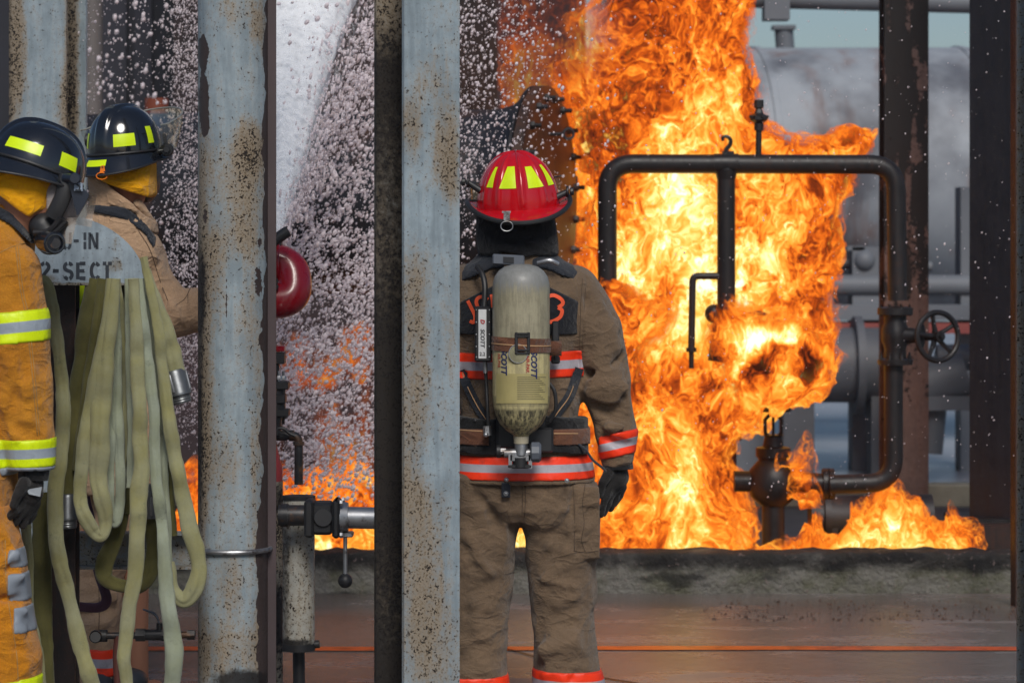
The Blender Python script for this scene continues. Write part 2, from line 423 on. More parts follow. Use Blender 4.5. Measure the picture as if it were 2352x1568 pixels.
M['vessel_rust'] = plain('rusty_blind_flange', (.085, .032, .014), .55, .1, .5, 10, .003, (.02, .012, .01))
M['monitor_red'] = plain('worn_red_enamel', srgb(142, 12, 30), .28, 0, .2, 18, .0006, None, .5, .3)
M['pink_red'] = plain('faded_red_paint', srgb(172, 62, 66), .6, 0, .2, 18, .001, (.12, .05, .05))
M['far_dark'] = plain('dark_shed_wall', (.018, .019, .028), .8, 0, .5, 3, .01)
M['far_maroon'] = plain('dark_maroon_wall', (.030, .016, .018), .8, 0, .5, 3, .01)
M['far_grey'] = plain('far_grey_steel', (.15, .165, .19), .6, 0, .3, 2, .01)
M['far_brown'] = plain('far_brown_steel', (.13, .115, .11), .6, 0, .2, 2, .01)

def hosemat(name, c1, c2):
    t = NT(name); co = t.coord(); a = t.at('along')
    wv = t.math('SINE', t.math('MULTIPLY', a, 2*math.pi/.003))
    big = t.noise(co, 6, 5, .6); k = t.mix(t.step(big, .35, .68), (*c1, 1), (*c2, 1))
    k = t.mix(t.math('MULTIPLY', t.noise(co, 90, 4, .7), .45), k, (*(np.array(c1)*.5), 1))
    k = t.mix(t.math('MULTIPLY', t.step(t.noise(co, 16, 6, .75), .56, .72), .5), k, (.07, .075, .05, 1))
    h = t.math('ADD', t.math('MULTIPLY', wv, .14), t.math('MULTIPLY', t.noise(co, 160, 3), .8))
    return t.pbr(k, .85, 0, t.bump(h, .0016, .8), spec=.2, Sheen_Weight=.2)
M['hose'] = hosemat('pale_green_hose_jacket', srgb(146, 146, 116)[:3], srgb(142, 138, 88)[:3])
M['hose_olive'] = hosemat('olive_hose_jacket', srgb(108, 104, 60)[:3], srgb(78, 76, 40)[:3])
M['hose_grey'] = hosemat('grey_green_hose_jacket', srgb(150, 158, 142)[:3], srgb(142, 148, 120)[:3])
M['hose_purple'] = hosemat('purple_hose_jacket', srgb(92, 62, 76)[:3], srgb(70, 48, 60)[:3])
# ---------------------------------------------------------------- camera, light
cd = bpy.data.cameras.new('camera'); cam = bpy.data.objects.new('camera', cd); COL.objects.link(cam); scn.camera = cam
cam.location = (0, 0, CAMZ); cam.rotation_euler = (math.pi/2, 0, 0); cd.sensor_width = 36; cd.lens = 100
cd.shift_y = -(784-HV)/2352; cd.clip_end = 2000; cd.clip_start = .1
cd.dof.use_dof = True; cd.dof.focus_distance = 8.8; cd.dof.aperture_fstop = 5.0
w = bpy.data.worlds.new('World'); scn.world = w; w.use_nodes = True; nt = w.node_tree
bg = nt.nodes['Background']; sky = nt.nodes.new('ShaderNodeTexSky'); sky.sky_type = 'NISHITA'; sky.sun_disc = False
EL, AZ = math.radians(42), math.radians(171)
sky.sun_elevation = EL; sky.sun_rotation = AZ; sky.air_density = 1.0; sky.dust_density = 1.2; sky.ozone_density = 3.5
nt.links.new(sky.outputs[0], bg.inputs[0]); bg.inputs[1].default_value = .07
sl = bpy.data.lights.new('sun', 'SUN'); so = bpy.data.objects.new('sun', sl); COL.objects.link(so)
sl.energy = 2.7; sl.angle = math.radians(22); sl.color = (1, .95, .88)
sd = A(math.sin(AZ)*math.cos(EL), math.cos(AZ)*math.cos(EL), math.sin(EL))
so.rotation_euler = Vector(sd).to_track_quat('Z', 'Y').to_euler(); so.location = (0, 0, 20)
scn.view_settings.view_transform = 'Standard'; scn.view_settings.look = 'None'; scn.view_settings.exposure = 0
cy = scn.cycles; cy.use_denoising = True; cy.max_bounces = 8; cy.transparent_max_bounces = 24; cy.diffuse_bounces = 3; cy.glossy_bounces = 3
cy.sample_clamp_indirect = 6; cy.use_adaptive_sampling = True; cy.adaptive_threshold = .02; cy.caustics_reflective = False

# ---------------------------------------------------------------- ground
def ground_mat():
    t = NT('wet_stained_concrete'); co = t.coord(kind='World'); sx = t.n('SeparateXYZ'); t.l(co, sx.inputs[0])
    n1 = t.noise(co, 1.6, 6, .6, .4); n2 = t.noise(t.coord((1, 2.2, 1), 'World'), 12, 6, .7); n3 = t.noise(co, 90, 4, .6)
    k = t.mix(n1, (.155, .135, .125, 1), (.31, .275, .255, 1))
    k = t.mix(t.math('MULTIPLY', t.step(n2, .48, .72), .45), k, (.07, .05, .042, 1))
    k = t.mix(t.math('MULTIPLY', t.step(n3, .5, .75), .35), k, (.26, .22, .2, 1))
    # reddish fire-retardant / rust stain band near the kerb
    y = sx.outputs[1]
    band = t.math('MULTIPLY', t.step(y, 10.9, 12.2), t.step(n1, .36, .6)); k = t.mix(t.math('MULTIPLY', band, .5), k, (.085, .045, .035, 1))
    nw = t.noise(t.coord((.7, 1.6, 1), 'World', loc=(3.3, 1.7, 0)), 1.7, 5, .6, .5); wet = t.step(t.math('ADD', nw, t.math('MULTIPLY', n2, .25)), .46, .64); k = t.mix(t.math('MULTIPLY', wet, .32), k, (.055, .044, .04, 1))
    r = t.math('MULTIPLY_ADD', wet, -.35, .43)
    return t.pbr(k, r, 0, t.bump(t.math('ADD', n2, t.math('MULTIPLY', n3, .5)), .006, .7), spec=.5)
M['ground'] = ground_mat()
mb = MB(); mb.grid(np.array([[A(x, y, 0) for y in (-40, 12.4, 400)] for x in (-300, 0, 300)]))
g = mb.build('ground', M['ground'], smooth=False); prop(g, kind='structure')
# dark pad slab in the lower right foreground, joint and painted line
def flatmat(name, c, lo=.4, hi=.62, sc=25):
    t = NT(name); co = t.coord(kind='World'); n = t.noise(co, sc, 6, .7)
    return t.pbr(t.mix(t.step(n, lo, hi), (*c, 1), (*(np.array(c)*.5), 1)), .38, 0, t.bump(n, .003), spec=.6)
def decal(name, pts, mat, z, kind='structure'):
    pts = [A(p[0], p[1], z) for p in pts]; m = MB(); m.add(pts, [list(range(len(pts)))]); o = m.build(name, mat, smooth=False); return prop(o, kind=kind)
G = lambda u, v: P(u, v, CAMZ*FPX/(v-HV))
y1 = G(1200, 1490)[1]; xs = np.linspace(-3, 4, 60)
M['redline'] = flatmat('worn_red_line_paint', srgb(208, 92, 44)[:3], .46, .66, 9)
mb = MB(); mb.grid(np.array([[A(x, y1+.01*math.sin(x*2)+dy+.006*noise(A(x*9), A(dy*50), A(3.))[0], .004) for dy in (-.05, .05)] for x in np.linspace(-3, 4, 160)]))
o = mb.build('painted_line', M['redline'], smooth=False); prop(o, kind='structure')
M['joint'] = plain('dark_joint_filler', (.02, .017, .016), .5)
jp = spline([G(1100, 1478), G(1200, 1500), G(1290, 1532), G(1380, 1556), G(1520, 1580), G(1800, 1640)], 8)
mb = MB(); mb.grid(np.array([[A(p[0], p[1]+d, .004) for d in (-.012, .012)] for p in jp])); prop(mb.build('slab_joint', M['joint'], smooth=False), kind='structure')
# thin puddle of bright wet concrete under the middle figure
M['wetfilm'] = flatmat('thin_water_film', (.10, .075, .06), .4, .7, 6); M['wetfilm'].node_tree.nodes['Principled BSDF'].inputs['Roughness'].default_value = .12
def puddle(u0, v0, ru, rv, seed):
    c = G(u0, v0); ang = np.linspace(0, 2*math.pi, 60, endpoint=False)
    rr = 1+.28*noise(np.cos(ang)*2+seed, np.sin(ang)*2, ang*0, seed)
    ex = abs(G(u0+ru, v0)[0]-c[0]); ey = abs(G(u0, v0+rv)[1]-c[1])
    decal('puddle', [(c[0]+ex*math.cos(a)*r, c[1]+ey*math.sin(a)*r) for a, r in zip(ang, rr)], M['wetfilm'], .008)

# scattered scorched grit near the kerb
def scatter_bits(name, n, area, size, mat, label):
    m = MB()
    for i in range(n):
        x = area[0]+(area[1]-area[0])*RNG.random(); y = area[2]+(area[3]-area[2])*RNG.random()**1.5; s = size*(.4+1.4*RNG.random()**2)
        a = RNG.random(3)*6; V = [A(x+s*math.cos(a[0]+k*2.1)*(.6+.5*RNG.random()), y+s*math.sin(a[0]+k*2.1), .002) for k in range(3)]+[A(x, y, .005+s*.7)]
        m.add(V, [[0, 1, 2], [0, 1, 3], [1, 2, 3], [2, 0, 3]])
    o = m.build(name, mat, smooth=False); prop(o, label, 'grit', None, 'stuff')
M['grit'] = plain('scorched_grit', (.10, .05, .03), .8, 0, .6, 40)
scatter_bits('grit', 420, (.8, 2.2, 11.7, 12.35), .0055, M['grit'], 'loose scorched grit and flakes lying on the concrete in front of the kerb')

# ---------------------------------------------------------------- kerb of the burn pit
def kerb_mat():
    t = NT('scorched_mossy_concrete'); co = t.coord(kind='World'); sx = t.n('SeparateXYZ'); t.l(co, sx.inputs[0]); z = sx.outputs[2]
    n1 = t.noise(co, 5, 6, .65, .4); n2 = t.noise(co, 35, 5, .7); n3 = t.noise(t.coord((1.2, 1, 3), 'World'), 3, 5)
    k = t.mix(n2, (.12, .115, .10, 1), (.27, .255, .225, 1)); k = t.mix(t.step(n1, .4, .65), k, (.12, .118, .078, 1))
    s = t.math('ADD', t.step(z, .03, .16), t.math('MULTIPLY_ADD', n1, 1.6, -.8)); k = t.mix(t.math('MULTIPLY', t.step(s, .35, .95), .88), k, (.016, .013, .014, 1))
    k = t.mix(t.math('MULTIPLY', t.step(n3, .52, .66), .8), k, (.012, .011, .011, 1))
    k = t.mix(t.math('MULTIPLY', t.step(n2, .60, .66), .8), k, (.22, .16, .15, 1))
    return t.pbr(k, .8, 0, t.bump(t.math('ADD', n1, n2), .03, .9), spec=.3)
M['kerb'] = kerb_mat()
KY = 12.6
def kerbfn(X, Y, Z):
    q = np.maximum(np.abs(Y-(KY+.11))-.11, np.maximum(Z-.178, -.02-Z))
    q = smax(smax(np.abs(Y-(KY+.11))-.11, Z-.178, .02), -.02-Z, .005)
    return q+.008*fbm(X*14, Y*14, Z*14, 3, 3)+.006*noise(X*4, Y*4, Z*4, 9)
V, F = isomesh(kerbfn, (-2.6, KY-.03, -.02), (2.62, KY+.25, .2), .014)
k = mk('pit_kerb', V, F, M['kerb']); prop(k, 'low sooty concrete kerb along the front of the fire', 'kerb')
M['pit'] = flatmat('sooty_pit_floor', (.03, .025, .024), .4, .6, 8)
decal('pit_floor', [(-2.6, 12.8), (4.6, 12.8), (4.6, 15.6), (-2.6, 15.6)], M['pit'], .10)

# ---------------------------------------------------------------- steel columns
def hsec(cx, cy, th, bw, d, tf=.014, tw=.010):
    a = A(math.cos(th), math.sin(th)); b = A(-math.sin(th), math.cos(th))
    pts = [(-bw/2, 0), (bw/2, 0), (bw/2, tf), (tw/2, tf), (tw/2, d-tf), (bw/2, d-tf), (bw/2, d), (-bw/2, d), (-bw/2, d-tf), (-tw/2, d-tf), (-tw/2, tf), (-bw/2, tf)]
    return [A(cx, cy)+a*x+b*y for x, y in pts]
def sweepcol(outline, z0, z1, sp=.014, spz=.02, sharp=True):
    pts = []
    n = len(outline)
    for i in range(n):
        p, q = outline[i], outline[(i+1) % n]; k = max(1, int(np.linalg.norm(q-p)/sp))
        pts += [p+(q-p)*j/k for j in range(k)]
    zs = np.linspace(z0, z1, max(2, int((z1-z0)/spz))); pts = np.array(pts)
    G = np.zeros((len(zs), len(pts), 3)); G[:, :, :2] = pts[None]; G[:, :, 2] = zs[:, None]
    nz, m = G.shape[:2]; i, j = np.meshgrid(np.arange(nz-1), np.arange(m), indexing='ij'); j2 = (j+1) % m
    F = np.stack([i*m+j, i*m+j2, (i+1)*m+j2, (i+1)*m+j], -1).reshape(-1, 4)
    return G.reshape(-1, 3), F
def column(name, outline, z0, z1, mat, wear, parent=None, sp=.014, spz=.02, smooth=True, angle=30):
    V, F = sweepcol(outline, z0, z1, sp, spz); o = mk(name, V, F, mat, parent, smooth, angle)
    attr(o, 'wear', wear(V)); return o
def blobs(V, L, base=(0, 0, 0)):
    u, v = UV(V); w = np.tile(np.asarray(base, float), (len(V), 1))
    for (cu, cv, ru, rv, amp, ch) in L:
        w[:, ch] += amp*np.exp(-(((u-cu)/ru)**2+((v-cv)/rv)**2)**1.5)
    return w
# front H column between the camera and the middle figure
Yb = 8.0; c0 = P(992.5, 784, Yb); th = math.radians(30)
def wear_main(V):
    w = blobs(V, [(1025, 330, 32, 130, .45, 0), (945, 290, 26, 70, .55, 0), (1035, 420, 22, 110, .35, 0), (960, 620, 40, 60, .2, 0), (950, 900, 40, 260, .38, 0), (955, 1250, 60, 260, .42, 0), (1030, 760, 20, 90, .2, 0),
                  (1000, 1500, 70, 170, .35, 0), (985, 1060, 40, 60, -.35, 0), (990, 180, 40, 60, .22, 0), (1020, 1160, 20, 220, .12, 0), (1015, 500, 60, 60, -.25, 0), (950, 700, 30, 90, .3, 0)], (.02, 0, 0))
    # inner face of the rear flange (far side of the web) is caked with rust and soot
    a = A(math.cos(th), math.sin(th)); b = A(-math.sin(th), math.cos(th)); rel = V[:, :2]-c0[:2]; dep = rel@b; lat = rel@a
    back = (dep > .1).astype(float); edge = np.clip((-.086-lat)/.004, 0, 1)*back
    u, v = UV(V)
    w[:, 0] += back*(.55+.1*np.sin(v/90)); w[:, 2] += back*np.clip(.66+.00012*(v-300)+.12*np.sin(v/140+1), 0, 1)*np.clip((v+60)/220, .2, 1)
    webm = (dep > .014) & (dep < .165); w[webm, 0] += .05
    return w
fcol = thing('steel_column', (c0[0], c0[1], 0), 'weathered pale blue steel H column hiding the left side of the middle firefighter', 'steel column')
column('h_section', hsec(c0[0], c0[1], th, .177, .184), 0.012, 4.2, M['paint'], wear_main, fcol, sp=.011)
MB().box((c0[0]-.04, c0[1]+.08, .008), (.34, .34, .016)).build('base_plate', M['paint_dark'], fcol)

# round column on the left
Yc = 8.75; cc = P(535, 784, Yc); rc = R(80, Yc)
def wear_shade_round(V):
    w = blobs(V, [(575, 340, 42, 60, .55, 0), (560, 440, 48, 130, .5, 0), (480, 640, 40, 120, .42, 0), (545, 560, 70, 50, .25, 0), (470, 950, 26, 200, .4, 0), (575, 730, 30, 120, .3, 0), (600, 60, 30, 70, .35, 0), (590, 1100, 20, 260, .3, 0), (462, 900, 16, 700, .45, 0), (480, 400, 26, 120, .25, 0), (520, 1080, 26, 120, .2, 0),
                  (530, 1340, 30, 90, .42, 0), (500, 1500, 80, 70, .4, 0), (600, 1480, 30, 90, .5, 0), (500, 1060, 60, 60, .15, 0), (540, 20, 40, 60, .25, 0),
                  (466, 118, 14, 40, 1.0, 1), (468, 235, 13, 80, 1.0, 1), (474, 290, 8, 20, .8, 1), (520, 690, 3, 160, .55, 1), (524, 540, 3, 90, .5, 1), (590, 640, 10, 40, .5, 1), (596, 560, 8, 30, .5, 1), (470, 500, 8, 30, .6, 1), (570, 560, 40, 12, .22, 1), (600, 660, 12, 60, .4, 1), (500, 70, 14, 12, .5, 1), (535, 70, 8, 8, .6, 1),
                  (458, 800, 12, 320, .55, 2), (470, 660, 14, 100, .4, 2), (458, 1180, 12, 250, .4, 2), (600, 1320, 20, 50, .35, 2), (560, 1560, 80, 26, .9, 2)], (.03, 0, 0))  # soot channel along the left edge also paints the column's shaded side
    ux, vv = UV(V)
    wob = 6*noise(vv/60, vv*0, vv*0, 4)+4*noise(vv/14, vv*0, vv*0, 8)
    w[:, 1] += 1.3*np.clip((ux-(603-np.clip((vv-650)/900, 0, 1)*14+wob))/6, 0, 1)
    return w
rcol = thing('round_column', (cc[0], cc[1], 0), 'round pale blue pipe column with a bare maroon strip down its right side', 'round column')
V, F = sweepcol([A(cc[0]+rc*math.cos(a), cc[1]+rc*math.sin(a)) for a in np.linspace(0, 2*math.pi, 72, endpoint=False)], .015, 4.2, .02, .018)
o = mk('pipe_shaft', V, F, M['paint'], rcol); attr(o, 'wear', wear_shade_round(V))
MB().box((cc[0], cc[1], .008), (.4, .4, .016)).build('base_plate', M['paint_dark'], rcol)
# flat fin strip welded to its right side
MB().box((cc[0]+rc+.010, cc[1]+.01, 2.1), (.03, .012, 4.17)).build('edge_strip', plain('bare_maroon_primer', srgb(74, 62, 64), .7, 0, .25, 14), rcol)

# H column behind the two firefighters at the upper left
Yl = 10.4; cl = P(100, 784, Yl)
def wear_left(V):
    return blobs(V, [(42, 120, 16, 150, .75, 0), (165, 150, 14, 400, .9, 0), (165, 200, 14, 500, .45, 2), (150, 240, 20, 60, .5, 0), (10, 200, 24, 400, .7, 0), (10, 200, 24, 500, .6, 2)], (.03, 0, 0))
lcol = thing('steel_column', (cl[0], cl[1], 0), 'pale blue steel H column with rusty edges behind the two firefighters in black helmets', 'steel column')
column('h_section', hsec(P(86, 784, Yl)[0], Yl, math.radians(-14), .225, .2, .016, .010), .012, 4.6, M['paint'], wear_left, lcol, sp=.02)
MB().box((cl[0], cl[1]+.1, .008), (.4, .4, .016)).build('base_plate', M['paint_dark'], lcol)

# burnt column behind the pipe loop (H shape seen flange on)
Yr = 14.6; cr = P(2076, 784, Yr)
def wear_burnt(V):
    u, v = UV(V); w = np.zeros((len(V), 3))
    w[:, 1] = .20+.95*np.clip(1-(v-150)/1100, 0, 1)*(.55+.45*noise(v/60, u/14, u*0, 5)); w[:, 2] = .25*np.clip(1-(v-300)/500, 0, 1)+.5*np.exp(-((u-2050)/9)**2)*(v < 600); return w
bcol = thing('burnt_column', (cr[0], cr[1], 0), 'scorched flaking steel column just behind the right leg of the pipe loop', 'steel column')
column('h_section', hsec(cr[0], cr[1]-.1, math.radians(0), .225, .22, .018, .012), .012, 4.6, M['burnt_col'], wear_burnt, bcol, sp=.016)
MB().box((cr[0], cr[1], .008), (.36, .36, .016)).build('base_plate', M['burnt'], bcol)

# broad black column on the right
Yk = 13.6; ck = P(2272, 784, Yk)
kcol = thing('black_column', (ck[0], ck[1], 0.23), 'broad soot black steel column standing at the right end of the pit', 'steel column')
def wear_black(V): return blobs(V, [(2225, 600, 20, 900, .1, 0)], (0, .1, .35))
column('h_section', hsec(ck[0], ck[1]-.12, math.radians(-22), .23, .24, .018, .012), .245, 4.4, M['soot'], wear_black, kcol, sp=.02)
MB().box((ck[0]-.02, ck[1], .238), (.34, .36, .016)).build('base_plate', M['burnt'], kcol)
pb = MB(); pb.box((P(2250, 0, 13.5)[0]+.1, 13.75, .165), (.75, .8, .13), bev=.012); o = pb.build('plinth', M['burnt']); attr(o, 'wear', np.tile(A(.35, .1, .3), (len(o.data.vertices), 1)))
prop(o, 'low scorched steel plinth carrying the broad black column', 'plinth')

# near column at the right edge of the picture
Yn = 8.2; cn = P(2352, 784, Yn)
ncol = thing('steel_column', (cn[0]+.10, cn[1], 0), 'grey green steel H column at the right edge in front of the black column', 'steel column')
def wear_near(V): return blobs(V, [(2345, 800, 20, 900, .25, 0)], (.2, 0, .1))
column('h_section', hsec(P(2360, 0, Yn)[0]+.089, Yn, 0, .178, .18), .012, 4.2, M['paint'], wear_near, ncol, sp=.02)
MB().box((cn[0]+.10, cn[1]+.09, .008), (.3, .3, .016)).build('base_plate', M['paint_dark'], ncol)
e0 = P(2331, 784, 12.2)
MB().box((e0[0], e0[1], 2.2), (.016, .12, 4.4)).build('steel_strip', M['burnt'])
o = bpy.data.objects['steel_strip']; prop(o, 'thin scorched steel strip rising beside the right edge column', 'steel strip'); attr(o, 'wear', np.tile(A(.6, 0, 0), (8, 1)))

# tall dark column with a fire lit edge, left of the big flame
Yd = 14.4; x0 = P(1092, 0, Yd)[0]
dcol = thing('dark_column', (x0, Yd, 0), 'dark column rising behind the bolted vessel above the red helmet', 'steel column')
def wear_dark(V): return blobs(V, [], (.15, .1, .3))
column('h_section', hsec(x0, Yd-.1, math.radians(18), .23, .22, .018, .012), .012, 4.6, M['burnt'], wear_dark, dcol, sp=.03)
MB().box((x0, Yd, .008), (.36, .36, .016)).build('base_plate', M['burnt'], dcol)
# ---------------------------------------------------------------- bolted vessel
def hexbolt(m, c, ax, r, h, stud=0):
    x, y, d = frame(ax); m.lathe(c, d, [(r, 0), (r, h*.8), (r*.85, h)], 6)
    if stud: m.cyl(np.asarray(c)+d*h*.9, np.asarray(c)+d*(h+stud), r*.5, n=8)
Yv = 13.15
vax = nrm(A(math.cos(math.radians(15)), -math.sin(math.radians(15)), 0)); vc = P(1262, 465, Yv); VR = R(268, Yv)
ves = thing('pressure_vessel', (vc[0]-.7, vc[1]+.2, .1), 'sooty horizontal vessel with a big bolted blind flange behind the red helmet', 'vessel')
MB().lathe(vc-vax*.22, -vax, [(VR*.80, 0), (VR*.80, 2.1), (VR*.6, 2.35), (.05, 2.45)], 64).build('shell', M['vessel'], ves)
MB().lathe(vc-vax*.075, vax, [(VR*.80, -.16), (VR*.84, -.08), (VR*.93, -.012), (VR*.985, 0), (VR, .004), (VR, .016), (VR*.985, .018)], 72).build('neck_flange', M['vessel'], ves)
MB().lathe(vc-vax*.055, vax, [(VR*.985, 0), (VR, .004), (VR, .05), (VR*.98, .056), (VR*.7, .06), (VR*.3, .062), (0.001, .062)], 72).build('blind_flange', M['vessel_rust'], ves)
fx, fy, _ = frame(vax)
for i in range(20):
    a = 2*math.pi*(i+.5)/20; c = vc+(fx*math.cos(a)+fy*math.sin(a))*VR*.9
    m = MB(); hexbolt(m, c, vax, .021, .022, .03); m.build('flange_bolt', M['burnt'] if i % 2 else M['vessel'], ves)
m = MB(); ec = P(1272, 308, Yv)+vax*.03; m.torus(ec+vax*.04, nrm(A(.2, -1, 0)), .024, .007, 16, 8); m.cyl(ec-vax*.06, ec+vax*.02, .009); m.build('lifting_eye', M['vessel'], ves)
for s in (-.4, -1.5):
    MB().box((vc+vax*s)*A(1, 1, 0)+A(0, 0, .45), (.12, .8, .7), X=vax).build('saddle_support', M['vessel'], ves)

# ---------------------------------------------------------------- pipe loop
Yp = 13.0; q = lambda u, v, Y=Yp: P(u, v, Y); pr = R(21, Yp)
loop = thing('pipe_loop', (q(1700, 0)[0], Yp, .1), 'black scorched pipe loop with a centre leg standing in the fire', 'pipework')
def wearc(o, w=(.12, .1, .25)): attr(o, 'wear', np.tile(A(*w), (len(o.data.vertices), 1))); return o
lp = bendpath([q(1395, 1120), q(1395, 376), q(2058, 378), q(2062, 690)], R(62, Yp), 12)
def densify(p, h=.03):
    out = []
    for a, b in zip(p[:-1], p[1:]):
        k = max(1, int(np.linalg.norm(b-a)/h)); out += [a+(b-a)*i/k for i in range(k)]
    return np.array(out+[p[-1]])
wearc(MB().tube(densify(lp), pr*1.05, 20).build('main_pipe', M['burnt'], loop))
wearc(MB().tube(densify(np.array([q(1668, 376), q(1668, 712)])), pr*1.0, 20).build('centre_pipe', M['burnt'], loop))
m = MB(); m.cyl(q(1668, 392), q(1668, 412), pr*1.25, pr*1.02); m.cyl(q(1640, 376), q(1696, 376), pr*1.10, n=24); m.build('tee_fitting', M['burnt'], loop)
wearc(MB().tube(densify(bendpath([q(2052, 838), q(2052, 1108), q(1905, 1112)], R(58, Yp), 12)), pr*1.05, 20).build('lower_pipe', M['burnt'], loop))
wearc(MB().tube(densify(bendpath([q(1655, 634, Yp-.01), q(1591, 634, Yp-.01), q(1588, 800, Yp-.01)], R(14, Yp), 8)), R(8, Yp), 12).build('small_pipe', M['burnt'], loop))
m = MB(); m.cyl(q(1588, 798, Yp-.01), q(1588, 808, Yp-.01), R(12, Yp)); m.cyl(q(1588, 808, Yp-.01), q(1588, 846, Yp-.01), R(6, Yp)); m.build('nozzle_tip', M['burnt'], loop)
m = MB(); m.cyl(q(1742, 358), q(1743, 282), R(7, Yp)); m.cyl(q(1743, 300), q(1743, 284), R(11, Yp)); m.lathe(q(1743, 284), (0, 0, 1), [(R(9, Yp), 0), (R(20, Yp), R(8, Yp)), (R(20, Yp), R(17, Yp)), (R(10, Yp), R(24, Yp)), (R(7, Yp), R(34, Yp)), (R(11, Yp), R(36, Yp)), (R(11, Yp), R(54, Yp))], 6)
for a in (0, 1, 2, 3): m.cyl(q(1743, 270)+A(math.cos(a*1.57+.4), math.sin(a*1.57+.4), 0)*R(15, Yp), q(1743, 270)+A(math.cos(a*1.57+.4), math.sin(a*1.57+.4), 0)*R(24, Yp)+A(0, 0, .004), R(4, Yp), n=8)
m.build('valve_stem', M['burnt'], loop)
m = MB(); m.tube(spline([q(1670, 356), q(1668, 344), q(1676, 334), q(1678, 322), q(1670, 314), q(1660, 316), q(1661, 324)], 5), np.linspace(R(6, Yp), R(3.4, Yp), 31), 8); m.box(q(1672, 352), (R(26, Yp), R(22, Yp), R(9, Yp))); m.build('hook', M['burnt'], loop)
# gate valve on the right leg with its hand wheel
gv = q(2056, 770)
m = MB(); m.lathe(q(2056, 838), (0, 0, 1), [(pr*1.3, 0), (pr*1.9, .002), (pr*1.95, R(12, Yp)), (pr*1.25, R(16, Yp)), (pr*1.15, R(36, Yp)), (pr*1.5, R(56, Yp)), (pr*1.5, R(82, Yp)), (pr*1.2, R(98, Yp)), (pr*1.25, R(114, Yp)), (pr*1.95, R(116, Yp)), (pr*1.95, R(128, Yp)), (pr*1.95, R(131, Yp)), (pr*1.2, R(134, Yp))], 28)
m.cyl(gv, gv+A(R(56, Yp), -.05, 0), pr*1.1, pr*.7); m.cyl(gv+A(R(52, Yp), -.05, 0), gv+A(R(60, Yp), -.056, 0), pr*1.3)
m.build('gate_valve', M['burnt'], loop)
for a in range(8):
    for z in (826, 716):
        t = a*math.pi/4+.3; mm = MB(); hexbolt(mm, q(2056, z)+A(math.cos(t)*pr*1.68, math.sin(t)*pr*1.68, -.018), (0, 0, 1), .008, .04, .012); mm.build('valve_bolt', M['burnt'], loop)
hw = q(2147, 771)+A(0, -.09, 0); ha = nrm(A(.42, -.9, .05)); hx_, hy_, _ = frame(ha)
m = MB(); m.torus(hw, ha, R(55, Yp), R(6.5, Yp), 48, 10)
for i in range(5):
    a = 2*math.pi*i/5+.5; m.tube([hw-ha*.01+(hx_*math.cos(a)+hy_*math.sin(a))*R(r, Yp)+ha*-.006*(1-r/55) for r in (8, 25, 40, 54)], [R(7, Yp), R(5.5, Yp), R(5, Yp), R(5.5, Yp)], 8)
m.cyl(hw-ha*.03, hw+ha*.025, R(12, Yp)); m.cyl(hw+ha*.02, hw+ha*.045, R(6, Yp)); m.cyl(hw-ha*.14, hw-ha*.02, R(9, Yp))
m.build('hand_wheel', M['burnt'], loop)
# rising stem gate valve at the bottom
bv = q(1776, 1140, 13.1)
val = thing('gate_valve', (bv[0], bv[1], .12), 'charred upright gate valve with an open yoke under the fireball', 'valve')
s = R(1, 13.1)
m = MB(); m.lathe(bv, (0, 0, 1), [(s*30, -s*20), (s*52, 0), (s*60, s*30), (s*54, s*62), (s*34, s*84), (s*36, s*90), (s*40, s*92), (s*40, s*112), (s*24, s*116), (s*20, s*138), (s*24, s*142)], 28); m.build('bonnet', M['burnt'], val)
m = MB()
for sx in (-1, 1): m.tube([bv+A(sx*s*10, 0, s*138), bv+A(sx*s*18, 0, s*146), bv+A(sx*s*19, 0, s*176), bv+A(sx*s*8, 0, s*188)], s*4.5, 8)
m.cyl(bv+A(0, 0, s*130), bv+A(0, 0, s*200), s*3.5, n=10); m.cyl(bv+A(0, 0, s*184), bv+A(0, 0, s*196), s*9); m.build('yoke', M['burnt'], val)
m = MB(); m.torus(bv+A(0, 0, s*200), (0, 0, 1), s*38, s*4.5, 32, 8)
for i in range(3): a = i*2.09+.3; m.cyl(bv+A(0, 0, s*200), bv+A(math.cos(a)*s*38, math.sin(a)*s*38, s*200), s*3.5, n=8)
m.build('hand_wheel', M['burnt'], val)
m = MB(); m.cyl(bv+A(s*30, 0, s*35), bv+A(s*118, -.02, s*30), s*24); m.cyl(bv+A(s*112, -.02, s*30), bv+A(s*124, -.02, s*30), s*36); m.cyl(bv+A(s*126, -.02, s*30), bv+A(s*138, -.02, s*30), s*36)
m.cyl(bv+A(-s*30, 0, s*35), bv+A(-s*90, 0, s*35), s*24); m.cyl(bv+A(0, 0, -s*110), bv+A(0, 0, 0), s*26)
m.build('side_pipe', M['burnt'], val)
# low pipe run with flanges right of it
m = MB(); m.tube(densify(np.array([q(1860, 1190, 13.5), q(2140, 1186, 13.5)])), R(52, 13.5), 24)
for u in (1890, 2060): m.cyl(q(u, 1190, 13.5), q(u+14, 1190, 13.5), R(66, 13.5), n=28)
lr = thing('flanged_pipe', (q(2000, 0, 13.5)[0], 13.5, .1), 'fat black flanged pipe lying low behind the flames at the right', 'pipe')
m.build('pipe_run', M['vessel'], lr)
for a in range(8):
    t = a*math.pi/4; mm = MB(); hexbolt(mm, q(2056, 1190, 13.5)+A(0, math.cos(t), math.sin(t))*R(60, 13.5), (-1, 0, 0), .009, .02, .01); mm.build('flange_bolt', M['burnt'], lr)
for u in (1905, 2115): MB().box(A(q(u, 0, 13.5)[0], 13.5, .155), (.06, .2, .13)).build('pipe_support', M['vessel'], lr)
